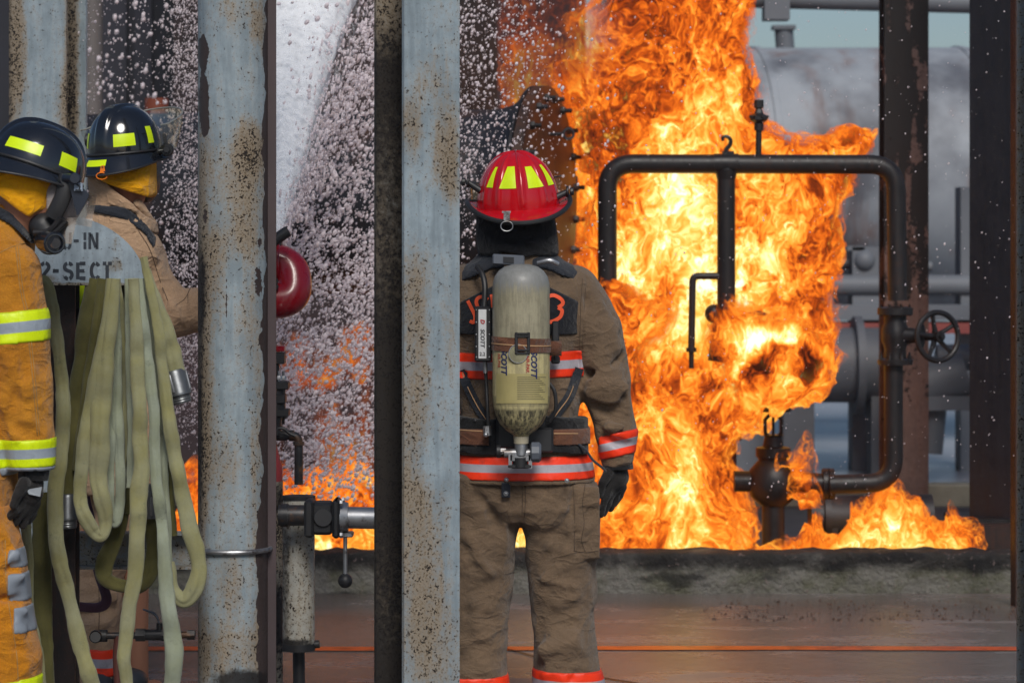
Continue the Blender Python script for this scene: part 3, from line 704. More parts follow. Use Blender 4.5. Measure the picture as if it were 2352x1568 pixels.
# fire-lit burner stand to the left of the valve
m = MB(); m.cyl(q(1668, 1180, 13.9), q(1668, 900, 13.9), R(24, 13.9)); m.cyl(q(1668, 1010, 13.9), q(1668, 990, 13.9), R(36, 13.9)); o = m.build('riser_pipe', M['vessel_rust']); prop(o, 'rusty riser pipe half hidden by flame left of the upright gate valve', 'pipe')
m = MB(); hb = q(1640, 720, 13.05); m.sph(hb, R(22, 13), 14, 10); m.cyl(hb, hb+A(.06, 0, -.08), R(14, 13)); m.cyl(hb+A(.05, 0, -.02), hb+A(.03, 0, -.22), R(26, 13), R(30, 13)); m.torus(q(1740, 760, 12.95), (0.1, -1, .5), R(46, 13), R(5, 13), 28, 8)
o = m.build('burner_valve', M['burnt'], loop)

# ---------------------------------------------------------------- far background
# storage tank
ty = 21.0; T0 = P(1560, 0, ty); tr = R(300, ty); tz = P(0, 96, ty)[2]-tr
tank_m = NT('pale_rust_streaked_tank'); co = tank_m.coord(); st = tank_m.noise(tank_m.coord((1.3, 1, .35)), 1.6, 6, .65, .5); n1 = tank_m.noise(co, 3, 5, .6)
k_ = tank_m.mix(n1, (.22, .245, .28, 1), (.36, .39, .43, 1)); k_ = tank_m.mix(tank_m.math('MULTIPLY', tank_m.step(st, .5, .66), .75), k_, (.20, .12, .10, 1)); k_ = tank_m.mix(tank_m.math('MULTIPLY', tank_m.step(tank_m.noise(co, .9, 5), .42, .62), .8), k_, (.035, .038, .055, 1))  # pale base paints in haze, dark blotches paint in smoke and shade
M['tank'] = tank_m.pbr(k_, .6, 0)
tk = thing('storage_tank', (3.2, ty, 0), 'large pale horizontal storage tank with rust streaks in the hazy background', 'tank')
tax = nrm(A(1, .12, .01)); tc = A(T0[0]-.8, ty, tz-.05)
m = MB(); m.lathe(tc, tax, [(.01, -.45), (tr*.6, -.33), (tr*.93, -.12), (tr, 0), (tr, 6.2)], 64); m.build('tank_shell', M['tank'], tk)
for s in (1.35, 2.9, 4.4): MB().lathe(tc+tax*s, tax, [(tr, 0), (tr*1.012, .005), (tr*1.012, .05), (tr, .055)], 64, cap=False).build('shell_ring', M['tank'], tk)
m = MB(); nz = tc+tax*1.62+A(0, 0, tr); m.cyl(nz-A(0, 0, .1), nz+A(-.02, 0, .16), .07); m.box(nz+A(-.02, 0, .15), (.17, .17, .03)); m.build('nozzle', M['far_grey'], tk)
for s in (.8, 4.6): MB().box(A(*(tc+tax*s)[:2], .75), (.35, 1.4, 1.5), X=tax).build('saddle_support', M['far_grey'], tk)
# pipe bridge overhead
pb_ = thing('pipe_bridge', (P(2050, 0, 18)[0], 18, 0), 'grey overhead pipe crossing the sky at the top right', 'pipe bridge')
MB().cyl(P(1690, -6, 18), P(2400, 12, 18), R(24, 18), n=24).build('pipe_run', M['far_grey'], pb_)
m = MB(); m.box(P(1782, 22, 18), (.16, .2, .14)); m.cyl(P(1782, 20, 18), P(1782, 44, 18), .05); m.box(P(1788, 40, 18), (.12, .12, .04)); m.build('hanging_valve', M['far_grey'], pb_)
# distant pump skid with pipes
sk = thing('pump_skid', (P(1990, 0, 19)[0], 19, 0), 'blurred grey pump and pipe skid below the tank', 'pump skid')
z_ = lambda u, v, Y=19: P(u, v, Y)
MB().cyl(z_(1700, 655), z_(2240, 655), R(24, 19)).build('upper_pipe', M['far_grey'], sk)
MB().cyl(z_(1700, 600, 19.2), z_(2140, 612, 19.2), R(12, 19)).build('thin_pipe', M['far_grey'], sk)
M['far_red'] = plain('far_red_band', (.30, .07, .06), .6); M['far_dkgrey'] = plain('far_dark_grey_steel', (.09, .095, .11), .6, 0, .3, 4, .01)
MB().box(z_(2000, 752), (1.7, .3, R(24, 19))).build('red_rail', M['far_red'], sk)
MB().box(z_(2000, 716), (1.7, .3, R(34, 19))).build('skid_rail', M['far_grey'], sk)
m = MB(); m.cyl(z_(1800, 838, 18.6), z_(2060, 838, 18.6), R(86, 18.6), n=36); m.cyl(z_(2040, 838, 18.6), z_(2058, 838, 18.6), R(112, 18.6), n=36); m.cyl(z_(1960, 838, 18.6), z_(1978, 838, 18.6), R(112, 18.6), n=36); m.build('pump_body', M['far_dkgrey'], sk)
for u in (1830, 2030): MB().box(A(z_(u, 0, 18.6)[0], 18.6, .3), (.2, .3, .6)).build('pump_foot', M['far_dkgrey'], sk)
m = MB(); m.cyl(z_(1900, 700), z_(1900, 600), R(16, 19)); m.cyl(z_(1880, 590), z_(1925, 590), R(20, 19)); m.sph(z_(1985, 598), R(26, 19)); m.cyl(z_(1985, 640), z_(1985, 575), R(9, 19)); m.box(z_(1965, 570), (.12, .05, .03)); m.build('valve_cluster', M['far_grey'], sk)
m = MB(); m.cyl(z_(2215, 860, 18), z_(2060, 900, 18), R(60, 18)); m.cyl(z_(2135, 1040, 18), z_(2150, 880, 18), R(30, 18)); m.box(z_(2180, 925, 17.9), (.35, .1, .09)); m.cyl(z_(2150, 820, 18), z_(2330, 822, 18), R(30, 18)); m.build('side_body', M['far_dkgrey'], sk)
MB().box(A(z_(2000, 0)[0], 19.1, .75), (.25, .25, 1.5)).build('skid_leg', M['far_grey'], sk)
MB().box(A(z_(1720, 0)[0], 19.1, .95), (.2, .25, 1.9)).build('skid_leg', M['far_grey'], sk)
MB().box(A(z_(2240, 0)[0], 19.1, .95), (.2, .25, 1.9)).build('skid_leg', M['far_grey'], sk)
# smaller vessel nose beside the black column
m = MB(); m.lathe(P(2330, 420, 17), (-1, -.15, 0), [(.42, -.6), (.42, 0), (.34, .12), (.2, .2), (.01, .24)], 32); m.cyl(P(2310, 420, 17), A(P(2310, 0, 17)[0], 17, 0), .1, n=16); o = m.build('small_vessel', M['tank']); prop(o, 'rounded grey vessel end peeping out left of the broad black column', 'vessel')
# low concrete wall across the back of the yard and foam-covered ground
M['foam_gnd'] = plain('foam_wet_grey_yard', (.30, .31, .34), .35, 0, .25, 2, .004, (.42, .44, .48))
decal('yard_slab', [(-6, 16.05), (9, 16.05), (9, 45), (-6, 45)], M['foam_gnd'], .006)
V_, F_ = MB(), None
m = MB(); m.box((1.8, 15.75, .06), (8.6, .16, .30), bev=.01); o = m.build('back_kerb', plain('olive_grey_concrete', (.15, .14, .11), .8, 0, .4, 10, .01, (.05, .045, .04))); prop(o, 'long pale concrete kerb along the back of the burn pit', 'kerb')
# dark sheds behind the spray
sh = thing('dark_shed', (-5.2, 24, 0), 'dark navy shed behind the two firefighters in black helmets', 'building')
MB().box((-4.9, 24, 3.1), (6.4, 5.0, 6.2)).build('wall', M['far_dark'], sh)
MB().box((-4.9, 24, 6.3), (6.9, 5.5, .2)).build('roof', M['far_dkgrey'], sh)
MB().box((P(420, 0, 21.3)[0], 21.3, 3.1), (.24, .3, 6.2)).build('corner_post', plain('black_navy_steel', (.006, .007, .012), .7), sh)
for u, wd in ((262, 60), (330, 40)): MB().box(P(u, 330, 21.46), (R(wd, 21.4), .06, R(700, 21.4))).build('wall_panel', plain('shed_panel', (.030, .030, .042), .8, 0, .4, 3), sh)
MB().cyl(A(P(212, 0, 17.5)[0], 17.5, 0), A(P(212, 0, 17.5)[0], 17.5, 5.2), R(24, 17.5), n=24).build('grey_pipe_post', M['far_brown'])
prop(bpy.data.objects['grey_pipe_post'], 'blurred brown grey pipe post behind the taller black helmet', 'post')
m2 = thing('maroon_shed', (-.3, 19, 0), 'dark maroon shed wall behind the water spray and the front column', 'building')
MB().box((P(872, 0, 19)[0], 20, 3.1), (R(946, 19), 2.0, 6.2)).build('wall', M['far_maroon'], m2)
MB().box((P(872, 0, 19)[0], 20, 6.3), (R(976, 19), 2.3, .2)).build('roof', M['far_dkgrey'], m2)
# added cylinder behind helmet two, coloured orange to paint in reflected firelight
m = MB(); m.cyl(A(P(360, 0, 16)[0], 16, P(0, 380, 16)[2]), A(P(360, 0, 16)[0], 16, P(0, 226, 16)[2]), R(27, 16), n=32); m.cyl(A(P(340, 0, 16)[0], 16, 0), P(340, 380, 16), .025, n=10); o = m.build('fire_glow_cylinder', plain('painted_fire_glow', (.28, .06, .025), .7, 0, .5, 6, .004, (.06, .03, .03))); prop(o, 'slim added cylinder coloured orange like reflected firelight behind the visor of the taller black helmet', 'tank')
# ---------------------------------------------------------------- fire
def fire_mat():
    t = NT('flame'); co = t.coord(kind='World')
    wz = t.n('VectorMath'); wz.operation = 'MULTIPLY'; t.l(co, wz.inputs[0]); wz.inputs[1].default_value = (1, 1, .72)
    def warp(v, sc, amt, det=2):
        nz = t.n('TexNoise'); nz.inputs['Scale'].default_value = sc; nz.inputs['Detail'].default_value = det; t.l(v, nz.inputs['Vector'])
        s = t.n('VectorMath'); s.operation = 'SUBTRACT'; t.l(nz.outputs['Color'], s.inputs[0]); s.inputs[1].default_value = (.5, .5, .5)
        m = t.n('VectorMath'); m.operation = 'SCALE'; t.l(s.outputs[0], m.inputs[0]); m.inputs['Scale'].default_value = amt
        a = t.n('VectorMath'); a.operation = 'ADD'; t.l(v, a.inputs[0]); t.l(m.outputs[0], a.inputs[1]); return a.outputs[0]
    v = warp(wz.outputs[0], 2.8, .30); v = warp(v, 8.5, .15); v2 = warp(v, 23, .062)
    big = t.noise(v, 2.4, 3, .5); mid = t.noise(v2, 10.0, 4, .62)
    r1 = t.math('SUBTRACT', 1, t.math('ABSOLUTE', t.math('MULTIPLY_ADD', t.noise(v2, 10.5, 1, .5), 5.0, -2.5), clamp=True), clamp=True)
    r2 = t.math('SUBTRACT', 1, t.math('ABSOLUTE', t.math('MULTIPLY_ADD', t.noise(v2, 27, 1, .5), 4.6, -2.3), clamp=True), clamp=True)
    r1 = t.math('POWER', r1, 2.2); r2 = t.math('POWER', r2, 2.0)
    heat = t.at('hotness'); edge = t.at('edge')
    huge = t.noise(wz.outputs[0], 1.5, 2, .5); fine = t.noise(v2, 34, 3, .6)
    h = t.math('ADD', t.math('MULTIPLY_ADD', big, 1.35, -.515), t.math('MULTIPLY_ADD', mid, 1.15, -.50))
    h = t.math('ADD', h, t.math('MULTIPLY_ADD', huge, 1.7, -.82)); h = t.math('ADD', h, t.math('MULTIPLY_ADD', fine, .7, -.35))
    h = t.math('ADD', h, t.math('MULTIPLY', r1, .26)); h = t.math('ADD', h, t.math('MULTIPLY', r2, .20)); h = t.math('ADD', h, heat)
    h = t.math('MULTIPLY', h, t.math('MULTIPLY_ADD', t.step(edge, 0, .16), .35, .65))
    col = t.ramp(t.math('MULTIPLY_ADD', h, .78, .02, clamp=True), [(0, (.045, .010, .006)), (.12, (.20, .028, .007)), (.27, (.66, .095, .008)), (.42, (1.0, .21, .014)), (.56, (1.0, .36, .035)), (.70, (1.0, .56, .10)), (.84, (1.0, .78, .27)), (1, (1.0, .95, .66))])
    em = t.n('Emission'); t.l(col, em.inputs[0]); t.l(t.math('MULTIPLY_ADD', t.math('MAXIMUM', h, 0), .72, .70), em.inputs[1])
    tr = t.n('BsdfTransparent'); mx = t.n('MixShader')
    a = t.step(t.math('ADD', t.math('MULTIPLY', h, 1.1), t.math('MULTIPLY_ADD', t.step(edge, -.01, .15), .75, -.32)), .05, .62)
    a = t.math('MAXIMUM', a, t.math('MULTIPLY', t.at('solid'), t.step(edge, .03, .10))); a = t.math('MULTIPLY', a, t.at('dens'))
    t.l(a, mx.inputs[0]); t.l(tr.outputs[0], mx.inputs[1]); t.l(em.outputs[0], mx.inputs[2]); t.l(mx.outputs[0], t.out.inputs[0])
    t.m.cycles.emission_sampling = 'NONE'; return t.m
M['flame'] = fire_mat()
def polysd(px, pz, poly):
    """signed distance to a closed outline (negative inside)"""
    d = np.full(px.shape, 1e9); ins = np.zeros(px.shape, bool); n = len(poly)
    for i in range(n):
        a, b = poly[i], poly[(i+1) % n]; e = b-a; w0 = px-a[0]; w1 = pz-a[1]
        t = np.clip((w0*e[0]+w1*e[1])/(e@e+1e-12), 0, 1)
        d = np.minimum(d, (w0-e[0]*t)**2+(w1-e[1]*t)**2)
        c = ((a[1] <= pz) & (b[1] > pz)) | ((b[1] <= pz) & (a[1] > pz))
        xi = a[0]+(pz-a[1])/np.where(abs(e[1]) < 1e-9, 1e-9, e[1])*e[0]
        ins ^= c & (px < xi)
    return np.where(ins, -1, 1)*np.sqrt(d)
def solid2(u, v): return np.clip(.9*(gs(u, v, 1738, 850, 56, 46)+gs(u, v, 1858, 835, 44, 66)+.7*gs(u, v, 1690, 905, 34, 30)+.6*gs(u, v, 1800, 795, 80, 26)), 0, 1)
def flame(name, px, Y, T, Rr, h, seed, heatfn, label, amp=1.0, dens=None, wob=1.0, zf=.62, tongue=0.0):
    poly = np.array([P(u, v, Y)[[0, 2]] for u, v in px])
    lo = A(poly[:, 0].min()-.12, Y-T*1.25-.05, max(.105, poly[:, 1].min())); hi = A(poly[:, 0].max()+.12, Y+T*1.25, poly[:, 1].max()+.15)
    gx = np.linspace(lo[0]-.5, hi[0]+.5, int((hi[0]-lo[0]+1)/.012)); gz = np.linspace(lo[2]-.5, hi[2]+.5, int((hi[2]-lo[2]+1)/.012))
    D = polysd(*np.meshgrid(gx, gz, indexing='ij'), poly)
    def samp(X, Z):
        fx = np.clip((X-gx[0])/(gx[1]-gx[0]), 0, len(gx)-1.001); fz = np.clip((Z-gz[0])/(gz[1]-gz[0]), 0, len(gz)-1.001)
        i = fx.astype(int); j = fz.astype(int); fx -= i; fz -= j
        return D[i, j]*(1-fx)*(1-fz)+D[i+1, j]*fx*(1-fz)+D[i, j+1]*(1-fx)*fz+D[i+1, j+1]*fx*fz
    def fn(X, Yy, Z):
        nx = noise(X*4.5, Yy*4.5, Z*4.5*zf, seed); nz = noise(X*4.5, Yy*4.5, Z*4.5*zf, seed+1)
        X1 = X+.055*wob*nx; Z1 = Z+.05*wob*nz; Y1 = Yy
        n2x = noise(X1*12, Y1*12, Z1*12*zf, seed+2); n2z = noise(X1*12, Y1*12, Z1*12*zf, seed+3)
        X1 = X1+.026*wob*n2x; Z1 = Z1+.026*wob*n2z
        X1 = X1+.010*wob*noise(X1*30, Y1*30, Z1*30*zf, seed+4)
        if tongue: Z1 = Z1+tongue*(noise(X1*9, Y1*7, Z*2.5, seed+9)+.6*noise(X1*21, Y1*12, Z*6, seed+10))*np.clip((Z-lo[2])*4, 0, 1)
        d = samp(X1, Z1)
        d = np.where(d < 0, d/(1-d/Rr), d); f = d+Rr*((Yy-Y)/T)**2
        return f+amp*(.055*noise(X1*5, Y1*5, Z1*4, seed+5)+.036*noise(X1*13, Y1*13, Z1*11, seed+6)+.020*noise(X1*28, Y1*28, Z1*24, seed+7))
    V, F = isomesh(fn, lo, hi, h)
    o = mk(name, V, F, M['flame'])
    u, v = UV(V); attr(o, 'edge', np.clip(-samp(V[:, 0].copy(), V[:, 2].copy()), -.05, .4)+.03); attr(o, 'hotness', heatfn(u, v)); attr(o, 'solid', solid2(u, v)*(name == 'fireball')); attr(o, 'dens', dens(u, v) if dens else np.ones(len(V)))
    prop(o, label, 'fire', None, 'stuff'); return o
gs = lambda u, v, cu, cv, ru, rv: np.exp(-(((u-cu)/ru)**2+((v-cv)/rv)**2))
def heat1(u, v):
    return .12+.42*gs(u, v, 1640, 700, 170, 190)+.22*gs(u, v, 1520, 540, 170, 160)+.12*gs(u, v, 1440, 330, 120, 100)+.14*gs(u, v, 1850, 800, 90, 60)-.12*gs(u, v, 1500, 860, 130, 80)-.30*gs(u, v, 1560, 60, 300, 200)-.42*gs(u, v, 1525, 655, 55, 60)-.1*gs(u, v, 1640, 950, 160, 60)+.1*gs(u, v, 1500, 1230, 300, 40)+.12*gs(u, v, 1380, 780, 80, 120)
def dens1(u, v): return np.clip(1.0-1.0*gs(u, v, 1300, 60, 90, 130), 0.25, 1)
main = [(1050, 1300), (1080, 1100), (1200, 1000), (1310, 800), (1320, 600), (1316, 400), (1285, 250), (1268, 190), (1275, 130), (1300, 90), (1290, 40), (1350, 0), (1380, -120), (1735, -120), (1735, 20), (1718, 110), (1752, 180), (1748, 270), (1790, 300), (1850, 320), (1895, 305), (1915, 290), (1960, 276), (2003, 306), (2005, 345), (1965, 395), (1968, 430), (1925, 470), (1937, 560), (1924, 640), (1900, 680), (1916, 760), (1915, 830), (1890, 880), (1850, 930), (1770, 955), (1725, 985), (1690, 1000), (1660, 1050), (1700, 1095), (1728, 1180), (1740, 1300)]
flame('jet_flames', main, 13.75, .55, .20, .0145, 21, heat1, 'huge orange and yellow blaze roaring up behind the pipe loop', dens=dens1)
ball = [(1640, 830), (1618, 780), (1622, 735), (1640, 700), (1668, 690), (1700, 702), (1735, 722), (1780, 722), (1850, 740), (1905, 770), (1932, 815), (1905, 850), (1905, 890), (1860, 925), (1800, 955), (1760, 948), (1745, 990), (1715, 985), (1690, 930), (1660, 870)]
def heat2(u, v): a0_ = u*1.0; u = u+20*noise(u/26, v/26, u*0, 5); v = v+16*noise(a0_/26, v/26, u*0, 6); r_ = np.sqrt(((u-1795)/105)**2+((v-855)/92)**2); return .02+.42*np.exp(-((r_-.98)/.2)**2)-.66*gs(u, v, 1738, 852, 40, 30)-.50*gs(u, v, 1866, 832, 30, 66)-.35*gs(u, v, 1800, 795, 70, 22)+.40*gs(u, v, 1797, 868, 36, 36)+.45*gs(u, v, 1740, 768, 70, 26)-.5*gs(u, v, 1690, 905, 34, 30)
flame('fireball', ball, 12.88, .30, .20, .011, 55, heat2, 'round curling fireball bursting out above the upright gate valve', wob=.8)
low = [(1745, 1285), (1735, 1262), (1790, 1255), (1830, 1230), (1835, 1190), (1800, 1150), (1826, 1115), (1812, 1075), (1792, 1085), (1830, 1050), (1850, 1040), (1850, 1080), (1885, 1130), (1870, 1180), (1900, 1240), (1930, 1200), (1950, 1160), (1985, 1175), (2010, 1130), (2040, 1112), (2080, 1150), (2115, 1140), (2120, 1180), (2150, 1205), (2185, 1172), (2215, 1200), (2242, 1225), (2232, 1262), (2235, 1285)]
def heat3(u, v): return .16+.12*np.clip((v-1180)/80, 0, 1)-.15*gs(u, v, 1870, 1150, 80, 60)
flame('ground_flames', low, 13.05, .20, .07, .010, 33, heat3, 'low licking flames along the kerb at the right end of the pit', amp=.75, wob=1.2, tongue=.07)
left = [(300, 1300), (380, 1180), (420, 1060), (450, 1045), (480, 1120), (560, 1100), (620, 1060), (660, 1055), (690, 1095), (730, 1075), (760, 1105), (800, 1060), (860, 1085), (930, 1060), (1000, 1100), (1080, 1060), (1160, 1080), (1240, 1060), (1240, 1300)]
flame('ground_flames', left, 13.5, .3, .10, .013, 44, lambda u, v: .1+.10*np.clip((v-1150)/80, 0, 1), 'low band of flames seen between the two pale blue columns', amp=.8, tongue=.08)
for (pp, sd, lab, d_) in (([(655, 900), (650, 800), (690, 770), (720, 790), (700, 830), (730, 850), (780, 800), (790, 760), (820, 742), (845, 760), (850, 900), (790, 870), (760, 920), (700, 900)], 61, 'ragged orange flame seen through the falling foam below the red monitor', .38),
                      ([(1130, 330), (1135, -70), (1300, -80), (1350, -30), (1420, -90), (1450, 100), (1400, 300), (1300, 330)], 71, 'dim red flame and smoke curling above the bolted vessel', .22),
                      ([(720, 1080), (720, 960), (760, 900), (800, 960), (850, 880), (870, 1060), (850, 1120)], 82, 'faint orange flame behind the falling foam above the ground fire', .16)):
    flame('flame_wisp', pp, 14.95 if sd == 71 else 14.2, .22, .10, .016, sd, lambda u, v, sd=sd: (-.36 if sd == 71 else -.10)+0*u, lab, amp=1.0, dens=lambda u, v, d_=d_: np.full(u.shape, d_))
front = [(1340, 1290), (1345, 1100), (1350, 900), (1355, 760), (1362, 700), (1385, 635), (1430, 625), (1470, 665), (1505, 700), (1530, 690), (1556, 720), (1530, 770), (1490, 800), (1500, 860), (1560, 930), (1620, 1000), (1660, 1080), (1690, 1180), (1700, 1290)]
flame('front_flames', front, 12.98, .22, .12, .0125, 91, lambda u, v: .12+.22*gs(u, v, 1440, 740, 90, 70)-.12*gs(u, v, 1500, 860, 100, 60)+.06*gs(u, v, 1480, 1200, 200, 80), 'billow of flame swallowing the lower left leg of the pipe loop')
wisps = [[(1795, 1100), (1805, 1075), (1830, 1070), (1815, 1090)], [(1880, 1080), (1895, 1062), (1910, 1066), (1900, 1080)], [(1905, 1052), (1925, 1044), (1934, 1054), (1918, 1058)]]
# orange glow needs no extra lamps: the flames themselves emit

# ---------------------------------------------------------------- water
def water_mat(name, c, alpha_lo, alpha_hi, along):
    t = NT(name); co = t.coord((1, 1, 1), 'World', rot=along); mp = t.n('Mapping'); mp.inputs['Scale'].default_value = (12, 12, 1.4); t.l(co, mp.inputs['Vector'])
    n = t.noise(mp.outputs[0], 2.2, 7, .72); n2 = t.noise(t.coord(kind='World'), 60, 4, .7)
    e = t.at('edge'); k = t.mix(n, (*(np.array(c)*.78), 1), (*c, 1))
    d = t.n('BsdfDiffuse'); t.l(k, d.inputs[0]); tl = t.n('BsdfTranslucent'); t.l(k, tl.inputs[0]); m1 = t.n('MixShader'); m1.inputs[0].default_value = .12; t.l(d.outputs[0], m1.inputs[1]); t.l(tl.outputs[0], m1.inputs[2])
    tr = t.n('BsdfTransparent'); mx = t.n('MixShader')
    a = t.step(t.math('ADD', e, t.math('ADD', t.math('MULTIPLY_ADD', n, 1.3, -.65), t.math('MULTIPLY_ADD', n2, .7, -.35))), alpha_lo, alpha_hi)
    t.l(a, mx.inputs[0]); t.l(tr.outputs[0], mx.inputs[1]); t.l(m1.outputs[0], mx.inputs[2]); t.l(mx.outputs[0], t.out.inputs[0]); return t.m
M['jet'] = water_mat('white_water', (.93, .95, .98), .05, .75, (0, math.radians(-9), 0))
M['drop'] = None
t = NT('foam_drop'); d = t.n('BsdfDiffuse'); d.inputs[0].default_value = (.95, .86, .88, 1); tl = t.n('BsdfTranslucent'); tl.inputs[0].default_value = (.92, .86, .88, 1)
m1 = t.n('MixShader'); m1.inputs[0].default_value = .42; t.l(d.outputs[0], m1.inputs[1]); t.l(tl.outputs[0], m1.inputs[2]); t.l(m1.outputs[0], t.out.inputs[0]); M['drop'] = t.m
# solid fan of the monitor's jet: an elongated lumpy cone leaning away from the camera
j0 = P(628, 560, 9.75); jd = nrm(P(682, -60, 11.4)-j0); jx = A(1, 0, 0); jy = nrm(np.cross(jd, jx))
G = []; E = []
for layer, (sc_, al) in enumerate(((1.0, .75), (.75, 1.2), (1.3, .26), (1.7, .04))):
    m = MB(); ss = np.linspace(0, 2.4, 90); th_ = np.linspace(0, 2*math.pi, 56, endpoint=False)
    S, Tt = np.meshgrid(ss, th_, indexing='ij')
    c = j0[None, None]+jd*S[..., None]
    rad = (.020+.112*S+.008*S**2)*sc_*(1+.08*noise(np.cos(Tt)*3, np.sin(Tt)*3, S*3, 5+layer)+.06*noise(np.cos(Tt)*8, np.sin(Tt)*8, S*8, 6+layer))
    VV = c+jx*(np.cos(Tt)*rad*1.0)[..., None]+jy*(np.sin(Tt)*rad*.7)[..., None]
    G.append(VV); E.append(np.full(S.size, al)-.1*S.ravel()*(sc_ > 1))
m = MB()
for VV in G: m.grid(VV, closev=True)
o = m.build('water_jet', M['jet'], angle=None); attr(o, 'edge', np.concatenate(E)); prop(o, 'white jet of water fanning upward from the red monitor', 'water jet', None, 'stuff')
# droplets: many small stretched blobs in one mesh
ico = []
def _oct():
    V = [A(1, 0, 0), A(-1, 0, 0), A(0, 1, 0), A(0, -1, 0), A(0, 0, 1), A(0, 0, -1)]; F = [(0, 2, 4), (2, 1, 4), (1, 3, 4), (3, 0, 4), (2, 0, 5), (1, 2, 5), (3, 1, 5), (0, 3, 5)]
    V = list(V); N = []
    for a, b, c in F:
        ids = []
        for p, q_ in ((a, b), (b, c), (c, a)):
            V.append(nrm(V[p]+V[q_])); ids.append(len(V)-1)
        N += [(a, ids[0], ids[2]), (b, ids[1], ids[0]), (c, ids[2], ids[1]), tuple(ids)]
    return np.array(V), np.array(N)
OV, OF = _oct()
def drops(name, pts, r, lean, label, st=1.6):
    n = len(pts); r = np.asarray(r); S = np.ones((n, 1, 3))*r[:, None, None]
    S = S*(1+.25*RNG.standard_normal((n, 1, 3)).clip(-1, 1)); B = OV[None]*S
    B = B*(1+.12*RNG.standard_normal((n, len(OV), 1)).clip(-1.5, 1.5))
    Z = B[..., 2]*(1+(st-1)*RNG.random((n, 1))); B = np.stack([B[..., 0]+Z*lean, B[..., 1], Z], -1)
    V = (B+pts[:, None]).reshape(-1, 3); F = (OF[None]+(np.arange(n)*len(OV))[:, None, None]).reshape(-1, 3)
    o = mk(name, V, F, M['drop']); prop(o, label, 'spray', None, 'stuff'); return o
def rnd_px(n, ur, vr, yr, dens=None):
    out = []
    while len(out) < n:
        k = n*3; u = ur[0]+(ur[1]-ur[0])*RNG.random(k); v = vr[0]+(vr[1]-vr[0])*RNG.random(k); y = yr[0]+(yr[1]-yr[0])*RNG.random(k)
        if dens is not None: ok = RNG.random(k) < dens(u, v); u, v, y = u[ok], v[ok], y[ok]
        out += [P(*q_) for q_ in zip(u, v, y)]
    return np.array(out[:n])
def size(n, lo, hi, p=3): return lo+(hi-lo)*RNG.random(n)**p
# foam curtain between the columns
def dA(u, v):
    jetedge = 640+(525-v)*.42
    d = np.where(v < 525, np.where(u < jetedge, .1, np.clip(1.1-(u-jetedge)/420, .5, 1)), .95)
    cl = .55+.45*noise(u/26, v/26, u*0, 31)+.35*noise(u/70, v/80, u*0, 32)
    return d*np.clip(cl+.25, .05, 1)*np.clip((1180-v)/160, 0, 1)*np.clip((u-600)/70+.3, .2, 1)
n = 12500; drops('foam_curtain', rnd_px(n, (605, 870), (-30, 1200), (10.2, 12.4), dA), size(n, .0016, .0082, 3.0), .30, 'dense curtain of pinkish white foam flecks falling between the two pale columns')
n = 2600; drops('jet_spray', np.array([j0+jd*s+jx*(a*(.022+.16*s)*1.25)+jy*(b*(.022+.16*s)) for s, a, b in zip(RNG.random(n)*2.4, RNG.standard_normal(n)*.25+.85, RNG.standard_normal(n)*.6)]), size(n, .0015, .0055, 2), .16, 'fine white spray peeling off the edge of the water jet', 3.5)
# the same spray behind the helmets at left, denser at the right
def dB(u, v): return np.clip(.10+.9*np.clip((u-370)/40, 0, 1), 0, 1)*np.clip(.75+.4*noise(u/22, v/22, u*0, 12), .1, 1)*np.clip((1050-v)/200, 0, 1)
n = 6500; drops('drifting_spray', rnd_px(n, (175, 462), (-20, 1050), (10.4, 12.5), dB), size(n, .0012, .0042, 2.5), .12, 'drifting white spray behind the taller black helmet')
n = 260; drops('drifting_spray', rnd_px(n, (175, 400), (-20, 620), (11, 15)), size(n, .004, .010, 2), .12, 'larger soft flecks of spray in front of the dark navy shed')
def dC(u, v): return np.clip(1.05-(u-1050)/260, .04, 1)*np.clip(1.1-np.clip(v-420, 0, 999)/260, .06, 1)
n = 2600; drops('drifting_spray', rnd_px(n, (1040, 1420), (-20, 720), (10.2, 12.8), dC), size(n, .0014, .0060, 3), .15, 'white spray blowing past the bolted vessel and the red helmet')
n = 900; drops('drifting_spray', rnd_px(n, (1330, 2330), (-20, 1150), (10.5, 12.9)), size(n, .0010, .0034, 2.5), .15, 'sparse water specks drifting in front of the pipe loop and the fire')

# thin smoky air that pales the far yard
hz = NT('thin_smoke_air'); pv = hz.n('VolumePrincipled'); pv.inputs['Color'].default_value = (.78, .84, .92, 1); pv.inputs['Density'].default_value = .0009; pv.inputs['Anisotropy'].default_value = .2
hz.l(pv.outputs[0], hz.out.inputs['Volume'])
hb_ = MB().box((0, 22, 3.2), (60, 60, 8.4)).build('haze', hz.m, smooth=False); prop(hb_, 'thin bluish smoke haze filling the yard', 'haze', None, 'stuff')
scn.cycles.volume_bounces = 0
# ---------------------------------------------------------------- red monitor and valve train beside the round column
Ym = 9.7; q = lambda u, v, Y=Ym: P(u, v, Y); s = R(1, Ym)
mon = thing('water_monitor', (q(630, 0)[0], Ym, 0), 'red elbowed fire monitor half hidden by the round column', 'fire monitor')
